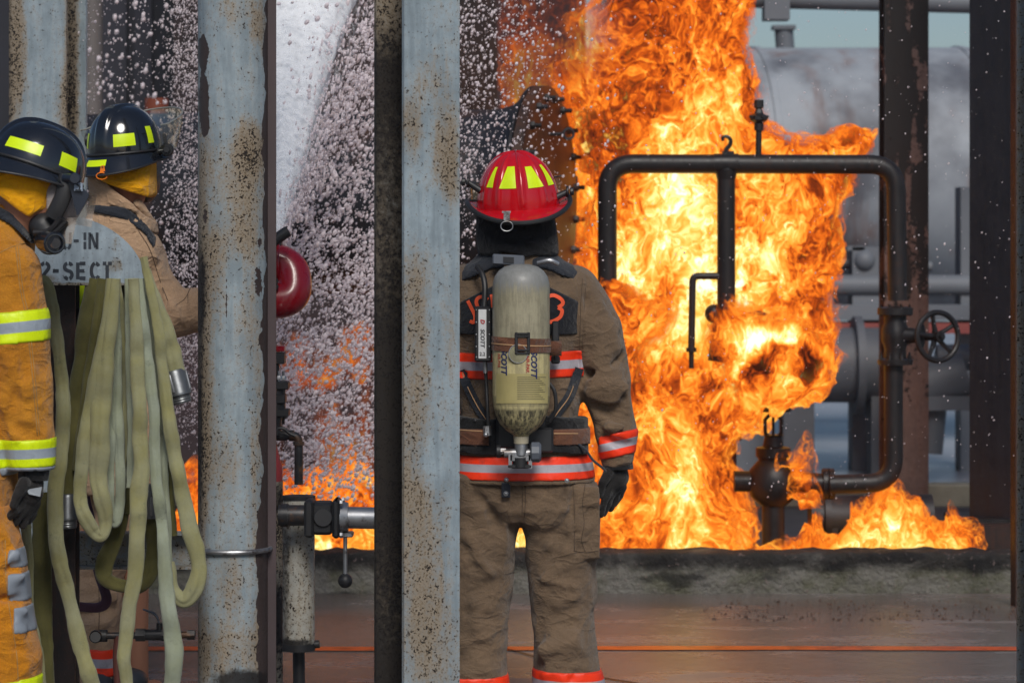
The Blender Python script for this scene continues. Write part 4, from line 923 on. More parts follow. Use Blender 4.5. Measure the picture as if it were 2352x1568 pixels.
# big swept elbow: rises behind the column, loops right and comes back to the nozzle
el = bendpath([q(560, 690, 9.7), q(678, 690, 9.7), q(672, 606, 9.75), q(600, 596, 9.75)], R(42, 9.7), 14)
MB().tube(el, [s*41]*len(el), 28).build('red_elbow', M['monitor_red'], mon)
m = MB()
for u_, r_ in ((626, 46), (640, 45)): m.cyl(q(u_-4, 604, 9.74), q(u_+4, 604, 9.74), s*r_, n=32, bev=.003)
m.build('swivel_ring', M['monitor_red'], mon)
m = MB(); m.cyl(q(600, 646, 9.62), q(600, 646, 9.60), s*34, n=32, bev=.004); m.build('round_cap', M['dark_rubber_grey'], mon)
for v_ in (646, 658): m = MB(); hexbolt(m, q(634, v_, 9.64), (0, -1, 0), s*7, s*8); m.build('cap_bolt', M['dark_steel'], mon)
m = MB(); m.cyl(q(590, 578, 9.6), q(663, 530, 9.6), s*13, n=20, bev=.003)
for k in range(5): a = k*1.2566; ux = nrm(q(663, 530)-q(590, 578)); m.cyl(q(612, 564, 9.6)+A(0, math.cos(a), math.sin(a))*s*12, q(660, 532, 9.6)+A(0, math.cos(a), math.sin(a))*s*12, s*2, n=6)
m.build('grip_handle', M['rubber'], mon)
m = MB(); m.cyl(q(622, 590, 9.74), q(626, 535, 9.75), s*26, s*22, n=28); m.cyl(q(600, 560), q(634, 545), s*12); m.build('nozzle_collar', M['rubber'], mon)
# valve train
m = MB(); m.box(q(628, 800), (s*54, s*50, s*12), bev=.002); m.build('red_flange', M['monitor_red'], mon)
m = MB(); m.box(q(628, 822), (s*54, s*50, s*26), bev=.003); m.cyl(q(624, 832), q(624, 880), s*18); m.box(q(632, 884), (s*64, s*56, s*18), bev=.003); m.cyl(q(630, 890), q(630, 949), s*26); m.box(q(630, 915), (s*54, s*54, s*22), bev=.004); m.box(q(632, 947), (s*66, s*56, s*17), bev=.003); m.cyl(q(620, 945), q(620, 1010), s*30, s*22)
m.build('valve_body', M['rubber'], mon)
for u_, y_ in ((619, 9.67), (641, 9.68), (651, 9.73)):
    for v_ in (872, 962): mm = MB(); hexbolt(mm, q(u_, v_, y_), (0, 0, 1), s*6.5, s*9); mm.cyl(q(u_, v_+12, y_), q(u_, v_-20, y_), s*3.2, n=8); mm.build('stud_bolt', M['steel'] if v_ == 872 else M['dark_steel'], mon)
# tap with down pipe
m = MB(); m.tube(bendpath([q(612, 1000), q(686, 1000), q(686, 1112)], s*16, 8), s*10, 16); m.cyl(q(664, 1000), q(676, 1000), s*13); m.cyl(q(686, 1022), q(686, 1014), s*13); m.cyl(q(636, 1000), q(660, 1000), s*12); m.build('drain_pipe', M['dark_steel'], mon)
m = MB(); m.tube(spline([q(634, 990, 9.66), q(640, 984, 9.66), q(652, 984, 9.66), q(664, 994, 9.66), q(678, 1001, 9.66)], 4), s*4, 8); m.cyl(q(636, 998, 9.66), q(636, 986, 9.66), s*7); m.build('tap_lever', M['rubber'], mon)
m = MB(); m.lathe(q(612, 1104), (0, 0, 1), [(s*37, 0), (s*37, s*30), (s*20, s*95), (s*14, s*106)], 28); m.build('reducer_cone', M['pink_red'], mon)
m = MB(); m.cyl(A(q(612, 0)[0], Ym, .01), q(612, 1103), s*38, n=36); o = m.build('riser_shaft', M['cream'], mon)
V_ = wverts(o)
V, F = sweepcol([A(q(612, 0)[0]+s*38*math.cos(a), Ym+s*38*math.sin(a)) for a in np.linspace(0, 2*math.pi, 40, endpoint=False)], .01, q(0, 1104)[2], .02, .02)
bpy.data.objects.remove(o); o = mk('riser_shaft', V, F, M['cream'], mon); attr(o, 'wear', blobs(V, [(640, 1200, 30, 60, .5, 0), (640, 1150, 30, 50, .5, 2), (620, 1420, 60, 90, .8, 2), (640, 1500, 40, 120, .4, 1)], (.35, .1, .1)))
# standing cylinder and quarter turn valve
Yq = 9.35; q2 = lambda u, v, Y=Yq: P(u, v, Y); s2 = R(1, Yq)
cy_ = thing('spray_pipe_stand', (q2(686, 0)[0], Yq, 0), 'peeling white upright cylinder with a black ball valve across its top', 'pipe stand')
V, F = sweepcol([A(q2(686, 0)[0]+s2*37*math.cos(a), Yq+s2*37*math.sin(a)) for a in np.linspace(0, 2*math.pi, 44, endpoint=False)], q2(0, 1490)[2], q2(0, 1140)[2], .02, .015)
o = mk('white_cylinder', V, F, M['cream'], cy_); attr(o, 'wear', blobs(V, [(655, 1300, 14, 260, .5, 2), (686, 1480, 50, 14, .8, 2), (686, 1142, 50, 8, .8, 2)], (.12, .0, 0)))
m = MB(); m.cyl(q2(686, 1492), q2(686, 1476), s2*38, n=36); m.cyl(q2(715, 1480), q2(734, 1478), s2*9); m.build('end_cap', M['rubber'], cy_)
m = MB(); m.cyl(q2(686, 1146), q2(686, 1138), s2*38.6, n=36); m.build('end_cap', M['rubber'], cy_)
m = MB(); m.cyl(A(q2(686, 0)[0], Yq+.04, 0.0), q2(686, 1495, Yq+.04), s2*14); m.build('stand_leg', M['rubber'], cy_)
Yw = 9.2; q3 = lambda u, v, Y=Yw: P(u, v, Y); s3 = R(1, Yw)
bvv = thing('ball_valve', (q3(760, 0)[0], Yw, q3(0, 1230)[2]), 'black ball valve with a steel lever and ball knob hanging down', 'valve')
m = MB(); m.cyl(q3(640, 1183), q3(705, 1183), s3*24, n=28); m.cyl(q3(646, 1183), q3(662, 1183), s3*27); m.build('inlet_nipple', M['dark_steel'], bvv)
m = MB(); m.box(q3(712, 1188), (s3*22, s3*80, s3*86), bev=.008); m.box(q3(742, 1188), (s3*50, s3*70, s3*74), bev=.01); m.box(q3(774, 1188), (s3*18, s3*86, s3*88), bev=.008); m.cyl(q3(742, 1188), q3(742, 1188, Yw-.056), s3*22, bev=.003); m.build('valve_body', M['rubber'], bvv)
m = MB(); m.cyl(q3(782, 1188), q3(800, 1188), s3*40, s3*34, n=32); m.cyl(q3(796, 1188), q3(900, 1190), s3*25, n=32); m.box(q3(792, 1226), (s3*40, s3*50, s3*10), bev=.003); m.build('outlet_pipe', M['steel'], bvv)
for a in (0, 1, 2, 3): mm = MB(); hexbolt(mm, q3(783, 1188)+A(0, math.cos(a*1.571+.785), math.sin(a*1.571+.785))*s3*52, (1, 0, 0), s3*7, s3*7); mm.build('body_bolt', M['steel'], bvv)
MB().cyl(q3(793, 1226), q3(793, 1334), s3*4.6, n=12).build('lever_rod', M['steel'], bvv)
MB().sph(q3(793, 1333), s3*17, 24, 16).build('ball_knob', M['rubber'], bvv)

# ---------------------------------------------------------------- hose rack
Yh = 8.5; q = lambda u, v, Y=Yh: P(u, v, Y); s = R(1, Yh)
rack = thing('hose_rack', (q(140, 0)[0], Yh, 0), 'dark post with a pale quarter-round stencilled plate over the hanging hoses', 'hose rack')
arc = [q(60, 655), q(60, 500)]+[q(115+220*math.cos(a), 655+(-165)*math.sin(a)) for a in np.linspace(math.pi*.5, 0.06, 34)]+[q(335, 652)]
m = MB(); m.prism(arc, A(0, .005, 0)); o = m.build('sign_plate', M['sign'], rack, smooth=False)
# finer front face so that the wear mask has something to sit on
gu, gv = np.meshgrid(np.linspace(60, 335, 60), np.linspace(489, 655, 40), indexing='ij')
cu = 115+220*np.sqrt(np.clip(1-((655-gv)/165.5)**2, 0, 1)); gu2 = np.minimum(gu, cu-1)
G = np.array([[P(a, b, Yh-.0015) for a, b in zip(r1, r2)] for r1, r2 in zip(gu2, gv)])
bpy.data.objects.remove(o); m = MB(); m.prism(arc, A(0, .005, 0)); m.grid(G); o = m.build('sign_plate', M['sign'], rack, smooth=False)
attr(o, 'wear', blobs(wverts(o), [(262, 610, 24, 18, .5, 0), (200, 655, 160, 7, .75, 0), (262, 560, 16, 20, .25, 0), (330, 650, 14, 10, .6, 2), (200, 657, 160, 3, .4, 2), (110, 640, 20, 10, .5, 0)], (.02, -.1, 0)))
m = MB(); m.cyl(q(70, 650, Yh+.12), q(330, 650, Yh+.12), s*6); m.build('top_bar', M['burnt'], rack)
pc = q(146, 0, 8.62)
column('post', hsec(pc[0], 8.60, 0, R(58, 8.6), .09, .008, .008), .01, q(0, 600)[2], M['burnt'], lambda V: np.tile(A(.25, .1, .3), (len(V), 1)), rack, sp=.02)
# stencilled lettering
def ribbon(m, pts, wd, Y, org, sx, sz):
    pts = np.array([[org[0]+a*sx, org[1]-b*sz] for a, b in pts]); n = len(pts); T = np.gradient(pts, axis=0); T /= np.linalg.norm(T, axis=1)[:, None]+1e-9
    N = np.stack([-T[:, 1], T[:, 0]], 1)*wd/2
    L = np.array([[P(*(p+d), Y), P(*(p-d), Y)] for p, d in zip(pts, N)]); m.grid(L)
def arcp(cx, cy, rx, ry, a0, a1, n=10): return [(cx+rx*math.cos(math.radians(a)), cy+ry*math.sin(math.radians(a))) for a in np.linspace(a0, a1, n)]
LET = {'-': [[(.1, .5), (.5, .5)]], 'I': [[(.3, 0), (.3, .44)], [(.3, .54), (.3, 1)]],
 'S': [arcp(.32, .74, .25, .22, 20, 85), arcp(.32, .74, .25, .22, 105, 235)+[(.32, .50)]+arcp(.32, .26, .25, .24, 60, -70), arcp(.32, .26, .25, .24, -95, -160)],
 'E': [[(.08, 0), (.08, 1)], [(.2, .95), (.6, .95)], [(.2, .5), (.52, .5)], [(.2, .06), (.6, .06)]],
 'C': [arcp(.36, .5, .28, .46, 40, 84), arcp(.36, .5, .28, .46, 98, 262), arcp(.36, .5, .28, .46, 277, 320)],
 'T': [[(0, .95), (.24, .95)], [(.36, .95), (.62, .95)], [(.3, .86), (.3, 0)]],
 'N': [[(.04, 0), (.04, 1)], [(.14, .9), (.5, .1)], [(.6, 0), (.6, 1)]],
 'U': [[(.06, 1), (.06, .3)]+arcp(.3, .3, .24, .28, 180, 255, 5), arcp(.3, .3, .24, .28, 285, 360, 5)+[(.54, 1)]],
 '2': [arcp(.3, .74, .26, .23, 160, 100), arcp(.3, .74, .26, .23, 80, -40)+[(.1, .12)], [(.08, .05), (.56, .05)]]}
m = MB()
for ch, u_ in (('2', 93), ('-', 118), ('S', 146), ('E', 176), ('C', 207), ('T', 236)):
    m = MB()
    for st_ in LET[ch]: ribbon(m, st_, 8.0, Yh-.003, (u_, 641), 34, 38)
    m.build('stencil_letter', M['stencil'], rack, smooth=False)
for ch, u_ in (('U', 145), ('-', 166), ('I', 186), ('N', 205)):
    m = MB()
    for st_ in LET[ch]: ribbon(m, st_, 6.5, Yh-.003, (u_, 572), 30, 38)
    m.build('stencil_letter', M['stencil'], rack, smooth=False)

# horizontal channel tying the rack to the round column
ch = thing('channel_arm', (q(320, 0, 8.8)[0], 8.8, q(0, 1300, 8.8)[2]), 'pale blue steel channel bar clamped to the round column behind the hoses', 'steel channel')
q4 = lambda u, v, Y=8.75: P(u, v, Y); s4 = R(1, 8.75)
V, F = [], []
m = MB(); mid = (q4(165, 1265)+q4(490, 1265))/2; L_ = q4(490, 0)[0]-q4(165, 0)[0]
m.box(mid+A(0, .06, 0), (L_, .008, s4*72)); m.box(mid+A(0, .028, s4*39), (L_, .06, .008)); m.box(mid+A(0, .028, -s4*39), (L_, .06, .008)); m.box(q4(493, 1265)+A(0, .03, 0), (.01, .075, s4*92))
o = m.build('channel', M['paint'], ch, smooth=False); attr(o, 'wear', np.tile(A(.3, .05, .1), (len(o.data.vertices), 1)))
m = MB(); m.tube([q4(470, 1258, 8.72), q4(500, 1259, 8.66)]+[cc*A(1, 1, 0)+A((rc+.008)*math.cos(a), (rc+.008)*math.sin(a), q4(0, 1259)[2]) for a in np.linspace(-math.pi*.76, math.pi*.1, 22)], .008, 10); m.build('u_bolt', M['steel'], ch)
hexm = MB(); hexbolt(hexm, q4(484, 1258, 8.72), (-1, 0, 0), .016, .016, .01); hexm.build('u_bolt_nut', M['steel'], ch)

# ---------------------------------------------------------------- hoses
def hose(name, strands, mat, label, group='fire hoses hanging on the rack', flat=.62):
    """strands: list of (pts(u,v), width px (start,end) or list, Y)"""
    m = MB(); AL = []
    for pts, wd, Y in strands:
        pts = np.array([list(p) for p in pts], float); wds = np.interp(np.linspace(0, 1, len(pts)), np.linspace(0, 1, len(np.atleast_1d(wd))), np.atleast_1d(wd))
        P3 = np.column_stack([pts, wds]); P3 = spline(P3, 12); n = len(P3); sd = abs(hash((int(pts[0, 0]), int(pts[0, 1])))) % 97
        zero = np.zeros(n); vv = P3[:, 1]+P3[:, 0]
        wob = 1+.08*noise(vv/50, zero+sd, zero, 3)+.05*noise(vv/23, zero+sd, zero, 5)
        cx = P3[:, 0]+1.6*noise(vv/75, zero+sd, zero, 7)+.7*noise(vv/30, zero+sd, zero, 9)
        dp = .012*noise(vv/60, zero+sd, zero, 11)
        C = np.array([P(a, b, Y+c) for a, b, c in zip(cx, P3[:, 1], dp)]); rr = P3[:, 2]*.55*wob*Y/FPX
        fl = flat*(1+.25*noise(vv/34, zero+sd, zero, 13))
        b0 = m.n; N = 28; m.tube(C, rr, N, side=(0, 1, 0), flat=fl)
        al = np.concatenate([[0], np.cumsum(np.linalg.norm(np.diff(C, axis=0), axis=1))]); AL.append(np.repeat(al, N))
        Vt = m.V[-1]  # flatten one side slightly for a folded jacket look and add creases
        ring = Vt.reshape(n, N, 3); th_ = np.linspace(0, 2*math.pi, N, endpoint=False)
        cr = .0024*noise(np.repeat(al[:, None], N, 1)*12, np.cos(th_)[None]*1.6+sd, np.sin(th_)[None]*1.6+zero[:, None], 15)+.0007*noise(np.repeat(al[:, None], N, 1)*50, np.cos(th_)[None]*3+sd, np.sin(th_)[None]*3+zero[:, None], 16)
        d_ = ring-C[:, None]; ring += d_/(np.linalg.norm(d_, axis=2)[..., None]+1e-9)*cr[..., None]
        # flattened groove along the middle
        for off_, dp_ in ((.35, .20),):
            g_ = np.exp(-(((np.cos(th_)[None]-off_+.35*noise(al*7, zero+sd, zero, 19)[:, None])/.22)**2))*(np.sin(th_)[None] > 0); ring += (C[:, None]-ring)*(g_[..., None]*dp_)
            g_ = np.exp(-(((np.cos(th_)[None]-off_+.35*noise(al*7, zero+sd, zero, 19)[:, None])/.22)**2))*(np.sin(th_)[None] < 0); ring += (C[:, None]-ring)*(g_[..., None]*dp_)
    o = m.build(name, mat, None, True, 60); attr(o, 'along', np.concatenate(AL)); prop(o, label, 'fire hose', group); return o
H1, H2, H3, H4 = M['hose'], M['hose_olive'], M['hose_grey'], M['hose_purple']
hose('fire_hose', [([(92, 640), (110, 660), (126, 760), (141, 850), (144, 930), (138, 1050), (130, 1104), (128, 1190), (130, 1240), (141, 1300), (156, 1360), (166, 1400), (187, 1483), (207, 1560), (214, 1590)], (24, 30, 34, 33, 36), 8.36)], H1, 'pale green hose strand running nearest the yellow sleeve, curving right towards the ground')
hose('fire_hose', [([(96, 1130), (93, 1230), (97, 1340), (98, 1430), (101, 1500), (103, 1600)], (38, 42, 40), 8.5)], H2, 'wide hose strand hanging straight below the black glove')
hose('fire_hose', [([(44, 1180), (58, 1200), (64, 1300), (70, 1400), (84, 1480), (92, 1540), (96, 1600)], (24, 22, 24), 8.3)], H1, 'hose strand beside the yellow trousers, leftmost of all')
a_ = hose('fire_hose', [([(222, 640), (205, 740), (192, 830), (177, 900), (166, 960), (158, 1050), (154, 1145)], (46, 42, 38, 38), 8.52)], H2, 'dark olive hose ending in a grey coupling just right of the rack post')
def coupling(parent, a, b, r, lugs=3):
    m = MB(); a = np.asarray(a); b = np.asarray(b); d = b-a; L = np.linalg.norm(d); dd = d/L
    m.lathe(a, d, [(r*.86, 0), (r, L*.08), (r, L*.62), (r*1.06, L*.66), (r*1.06, L*.74), (r*.86, L*.78), (r*.9, L*.80), (r*.86, L*.84), (r*.9, L*.87), (r*.86, L*.91), (r*.9, L*.94), (r*.84, L)], 28)
    o = m.build('coupling', M['coupl'], parent)
    x, y, _ = frame(d, (0, 1, .01))
    for k in range(lugs):
        t_ = math.pi*2*k/lugs-1.2; c = a+d*.36+(x*math.cos(t_)+y*math.sin(t_))*r
        mm = MB(); mm.box(c, (L*.55, r*.26, r*.26), X=dd, Z=nrm(x*math.cos(t_)+y*math.sin(t_)), bev=.002); mm.build('coupling_lug', M['steel'], o)
M['coupl'] = plain('grey_alloy_coupling', (.18, .19, .20), .38, .7, .2, 40, .0008)
coupling(a_, P(155, 1134, 8.5), P(156, 1212, 8.5), R(24, 8.5))
hose('fire_hose', [([(256, 640), (247, 740), (236, 800), (220, 870), (207, 950), (193, 1020), (187, 1085), (184, 1150), (202, 1200), (226, 1229), (240, 1226), (244, 1196), (236, 1150), (227, 1100), (228, 1040), (233, 940), (241, 850), (250, 760), (262, 640)], (24, 30, 29, 27, 30, 22, 34, 42, 40, 28), 8.40)], H1, 'pale green hose looping in a narrow drop left of the middle of the bundle')
hose('fire_hose', [([(264, 640), (261, 780), (256, 870), (253, 1000), (250, 1100), (254, 1180), (263, 1202), (272, 1182), (276, 1110), (270, 950), (268, 800), (266, 640)], (16, 20, 24, 18, 22, 24, 16), 8.47)], H3, 'short grey green hose loop tucked in behind the narrow drop')
a_ = hose('fire_hose', [([(282, 640), (288, 780), (292, 900), (291, 1000), (289, 1090), (281, 1180), (260, 1250), (242, 1290), (240, 1322), (258, 1338), (285, 1345), (320, 1344), (343, 1318), (352, 1270), (350, 1215), (344, 1180)], (20, 22, 24, 28, 38, 36, 30, 32, 34, 30), 8.56)], H2, 'olive hose making a wide low U loop across the pale channel bar')
coupling(a_, P(344, 1190, 8.54), P(343, 1110, 8.54), R(17, 8.54))
hose('fire_hose', [([(305, 640), (313, 760), (317, 860), (322, 940), (322, 1000), (326, 1072), (320, 1130), (316, 1230), (312, 1320), (298, 1389), (291, 1452), (285, 1510), (292, 1560), (300, 1600)], (24, 32, 34, 38, 36, 32, 30, 26), 8.34)], H1, 'pale hose strand hanging front and centre to the bottom of the picture')
hose('fire_hose', [([(318, 640), (334, 780), (344, 870), (352, 940), (354, 1020), (358, 1100), (366, 1167), (376, 1262), (382, 1357), (393, 1436), (400, 1515), (392, 1600)], (18, 24, 24, 22, 26, 32, 38, 36), 8.36)], H3, 'pale grey hose strand right of the front centre one, reaching the bottom of the picture')
hose('fire_hose', [([(332, 640), (350, 760), (363, 880), (371, 980), (376, 1072), (382, 1190), (388, 1294), (392, 1400)], (16, 20, 20, 18), 8.44)], H3, 'thin grey hose strand between the two long strands on the right')
hose('fire_hose', [([(330, 590), (352, 690), (368, 800), (384, 930), (398, 1020), (411, 1104), (433, 1199), (451, 1262), (458, 1310), (448, 1352), (427, 1377), (408, 1366), (396, 1340), (390, 1290)], (16, 24, 30, 34, 36, 38, 30, 20), 8.38)], H1, 'rightmost hose, swinging out in a rounded loop against the round column')
hose('fire_hose', [([(302, 640), (304, 800), (308, 1000), (302, 1100), (296, 1180)], (14, 18, 18), 8.55)], H2, 'olive hose strand deep in the bundle behind the front centre strand')
a_ = hose('fire_hose', [([(336, 620), (360, 700), (384, 780), (404, 860)], (20, 30, 42, 46), 8.5)], H1, 'short hose end with a steel coupling sticking out right of the bundle')
coupling(a_, P(399, 850, 8.5), P(418, 926, 8.5), R(26, 8.5))
hose('fire_hose', [([(183, 640), (186, 665), (183, 695), (178, 720)], (22, 20, 14), 8.7)], M['lime'], 'bright yellow green hose end showing beside the rack post')
hose('purple_hose', [([(196, 1140), (210, 1210), (222, 1290), (240, 1350), (244, 1380), (225, 1394), (180, 1392)], (18, 22, 24, 22), 8.9)], H4, 'dull purple hose looping in front of the tan trouser leg', None)
hose('fire_hose', [([(292, 640), (298, 760), (302, 900), (304, 1020), (300, 1120)], (15, 20, 22, 20), 8.42)], H3, 'straight grey strand just left of the front centre strand')
hose('fire_hose', [([(236, 640), (222, 740), (212, 820), (198, 910), (186, 1000), (176, 1080)], (22, 24, 22, 18), 8.5)], H2, 'dark strand wedged between the olive hose and the narrow drop')
hose('fire_hose', [([(270, 640), (279, 800), (283, 950), (280, 1070)], (14, 20, 22, 20), 8.5)], H1, 'short pale strand deep in the middle of the hose bundle')
hose('fire_hose', [([(342, 640), (357, 780), (367, 900), (376, 1000), (386, 1110), (398, 1230)], (14, 18, 20, 20), 8.47)], H2, 'olive strand showing between the two rightmost hoses')
# small branch valve at the foot of the column
br = thing('branch_pipe', (q(330, 0, 8.72)[0], 8.72, 0), 'thin rusty pipe with a lever valve and an open elbow low between the hoses', 'pipe valve')
q5 = lambda u, v, Y=8.72: P(u, v, Y); s5 = R(1, 8.72)
m = MB(); m.cyl(q5(448, 1457), q5(232, 1459), s5*8, n=16); m.build('pipe', M['dark_steel'], br)
m = MB(); m.cyl(q5(312, 1457), q5(334, 1457), s5*16, n=6); m.cyl(q5(334, 1457), q5(372, 1457), s5*13, n=20); m.cyl(q5(372, 1457), q5(384, 1457), s5*15, n=6); m.cyl(q5(366, 1452), q5(366, 1430), s5*7, n=12); m.build('valve_body', M['dark_steel'], br)
MB().cyl(q5(430, 1457), q5(448, 1457), s5*12, n=6).build('pipe_nut', M['dark_steel'], br)
m = MB(); m.tube(spline([q5(366, 1434), q5(362, 1418), q5(352, 1407), q5(338, 1402), q5(328, 1398)], 5), [s5*x for x in np.interp(np.linspace(0, 1, 21), [0, .3, 1], [5, 8, 5])], 10, flat=.4); m.build('lever', M['grey_plastic'], br)
m = MB(); m.tube(bendpath([q5(246, 1459), q5(220, 1459), q5(219, 1462, 8.62)], .02, 8), s5*14, 18, cap=False); m.tube([q5(219, 1462, 8.625), q5(219, 1462, 8.60)], s5*17, 20, cap=False); m.tube([q5(219, 1462, 8.60), q5(219, 1462, 8.66)], s5*12, 20); m.build('elbow', M['rubber'], br)
m = MB(); m.tube(spline([q5(272, 1459), q5(268, 1500), q5(270, 1560), q5(276, 1640)], 6), s5*9, 12); m.build('drop_hose', plain('red_brown_hose', (.10, .03, .022), .6), br)
# ---------------------------------------------------------------- people
def helmet(parent, C, yaw, pitch, roll, dims, shellmat, style, k=1.0):
    """C = centre of the dome base. yaw 0 looks away from the camera, + turns right"""
    Rm = Matrix.Rotation(-yaw, 3, 'Z') @ Matrix.Rotation(pitch, 3, 'X') @ Matrix.Rotation(roll, 3, 'Y'); Rm = np.array(Rm); C = np.asarray(C, float)
    a, b, h = dims
    T = lambda L: C+np.asarray(L)@Rm.T
    lead = style == 'ribbed'
    def dome(ph, t, off=0.0):
        """ph azimuth (0 = right, 90deg = front), t 0 base..1 top"""
        ph = np.asarray(ph, float); t = np.asarray(t, float)
        e = t*math.pi/2; r = np.cos(e)**(.90 if lead else .78); z = np.sin(e)**(1.0 if lead else .95)*h
        if lead:
            rib = sum(np.exp(-((((ph-math.radians(x)+math.pi) % (2*math.pi))-math.pi)/.055)**2) for x in (90, 270, 30, 150, 210, 330, 236, 304))
            rib2 = sum(np.exp(-((((ph-math.radians(x)+math.pi) % (2*math.pi))-math.pi)/.07)**2) for x in (90, 270))
            bump = .0045*rib+.004*rib2
        else:
            x = np.abs(r*np.cos(ph)*a); bump = .009/(1+np.exp((x-.022)/.0022))*(np.sin(e)*.75+.25)
        bump = bump*np.clip(t/.06, 0, 1)
        return T(np.stack([(r*a+bump*r**.3+off)*np.cos(ph), (r*b+bump*r**.3+off)*np.sin(ph), z+(bump*.9+off)*np.sin(e)], -1))
    ph, t = np.meshgrid(np.linspace(0, 2*math.pi, 160, endpoint=False), np.linspace(0, .995, 48), indexing='ij')
    m = MB(); Gd = dome(ph, t); m.grid(Gd, closeu=True); b0 = m.n; m.add(T([[0, 0, h]]), []); 
    m.F += [[(i*48)+47, ((i+1) % 160)*48+47, b0] for i in range(160)]
    sh = m.build('shell', shellmat, parent, angle=None)
    # brim
    def brimr(ph):
        back = np.clip(-np.sin(ph), 0, 1); fr = np.clip(np.sin(ph), 0, 1)
        if lead: return .030+.040*back**1.5+.012*fr, -.004-.026*back**1.6-.004*fr+.024*np.cos(ph)**2
        return .016+.034*back**1.2+.018*fr, -.032-.030*back**1.2+.014*fr
    def brim(ph, s_, dz=0.0):
        o, dr = brimr(ph); sh_ = s_**1.15
        return T(np.stack([(a+o*s_)*np.cos(ph), (b+o*s_)*np.sin(ph), dr*sh_+dz], -1))
    ph, s_ = np.meshgrid(np.linspace(0, 2*math.pi, 96, endpoint=False), np.linspace(-.25, 1, 9), indexing='ij')
    m = MB(); m.grid(brim(ph, np.clip(s_, -.25, 1)*1.0 if False else np.maximum(s_, -.25).clip(0)+np.minimum(s_, 0)*.6*0), closeu=True); m.grid(brim(ph, s_.clip(0, 1), -.004), closeu=True)
    m.build('brim', shellmat, parent, angle=None)
    p1 = np.linspace(0, 2*math.pi, 96, endpoint=False)
    MB().tube(brim(p1, np.ones(96), -.002), .0078 if lead else .0034, 8, closed=True).build('brim_edging', M['rubber'], parent)
    if not lead: MB().tube(T(np.stack([(a+.003)*np.cos(p1), (b+.003)*np.sin(p1), 0*p1+.002], -1)), .0045, 8, closed=True).build('shell_band', M['rubber'], parent)
    def patch(p0, p1_, t0, t1, taper=0.0, onbrim=False, mat=None, skew=0):
        m = MB(); U, W = np.meshgrid(np.linspace(-1, 1, 14), np.linspace(0, 1, 8), indexing='ij'); pm = (p0+p1_)/2; pw = (p1_-p0)/2
        PH = np.radians(pm+pw*U*(1-taper*W)+skew*W)
        m.grid(brim(PH, t0+(t1-t0)*W, .0014) if onbrim else dome(PH, t0+(t1-t0)*W, .0016)); m.build('reflective_sticker', mat or M['lime'], parent, angle=None)
    return T, dome, brim, patch, Rm

def glove_fn(wr, palm, tips, thumb, rw, seed=0, knk=None):
    """wrist, palm centre, list of (knuckle, middle joint, tip) per finger, thumb chain"""
    def fn(X, Y, Z):
        d = cap(X, Y, Z, wr, palm, rw*.85, rw*1.0)
        for f in tips:
            dd = cap(X, Y, Z, f[0], f[1], .0135, .0125); dd = np.minimum(dd, cap(X, Y, Z, f[1], f[2], .0125, .0105)); d = smin(d, dd, .008)
            d = smin(d, cap(X, Y, Z, palm, f[0], rw*.62, .014), .012)
        dd = cap(X, Y, Z, thumb[0], thumb[1], .017, .0145); dd = np.minimum(dd, cap(X, Y, Z, thumb[1], thumb[2], .0145, .0115)); d = smin(d, dd, .012)
        return d-.0016*noise(X*60, Y*60, Z*60, seed)-.0022*noise(X*22, Y*22, Z*40, seed+1)
    return fn
def bands(parent, dfn, lo, hi, planes, mat, h=.006, name='reflective_trim', off=.004):
    """planes: list of (point, normal, half width, clipfn)"""
    for (p, n, hw, clip) in planes:
        p = np.asarray(p, float); n = nrm(n)
        def fn(X, Y, Z):
            s_ = (X-p[0])*n[0]+(Y-p[1])*n[1]+(Z-p[2])*n[2]
            d = np.maximum(dfn(X, Y, Z)-off, np.abs(s_)-hw)
            return np.maximum(d, clip(X, Y, Z)) if clip else d
        z0 = max(lo[2], p[2]-hw-.14); z1 = min(hi[2], p[2]+hw+.14)
        V, F = isomesh(fn, (lo[0], lo[1], z0), (hi[0], hi[1], z1), h)
        if not len(V): continue
        o = mk(name, V, F, mat, parent); attr(o, 'band', ((V-p)@n)/hw)
def isopart(name, fn, lo, hi, h, mat, parent):
    V, F = isomesh(fn, lo, hi, h); return mk(name, V, F, mat, parent)

# ================= middle firefighter, seen from behind =================
Y0 = 9.0; q = lambda u, v, Y=Y0: P(u, v, Y); s = R(1, Y0)
man = thing('person', (q(1200, 0)[0], Y0, 0), 'firefighter in brown tan gear and red helmet standing with an air cylinder on the back', 'person')
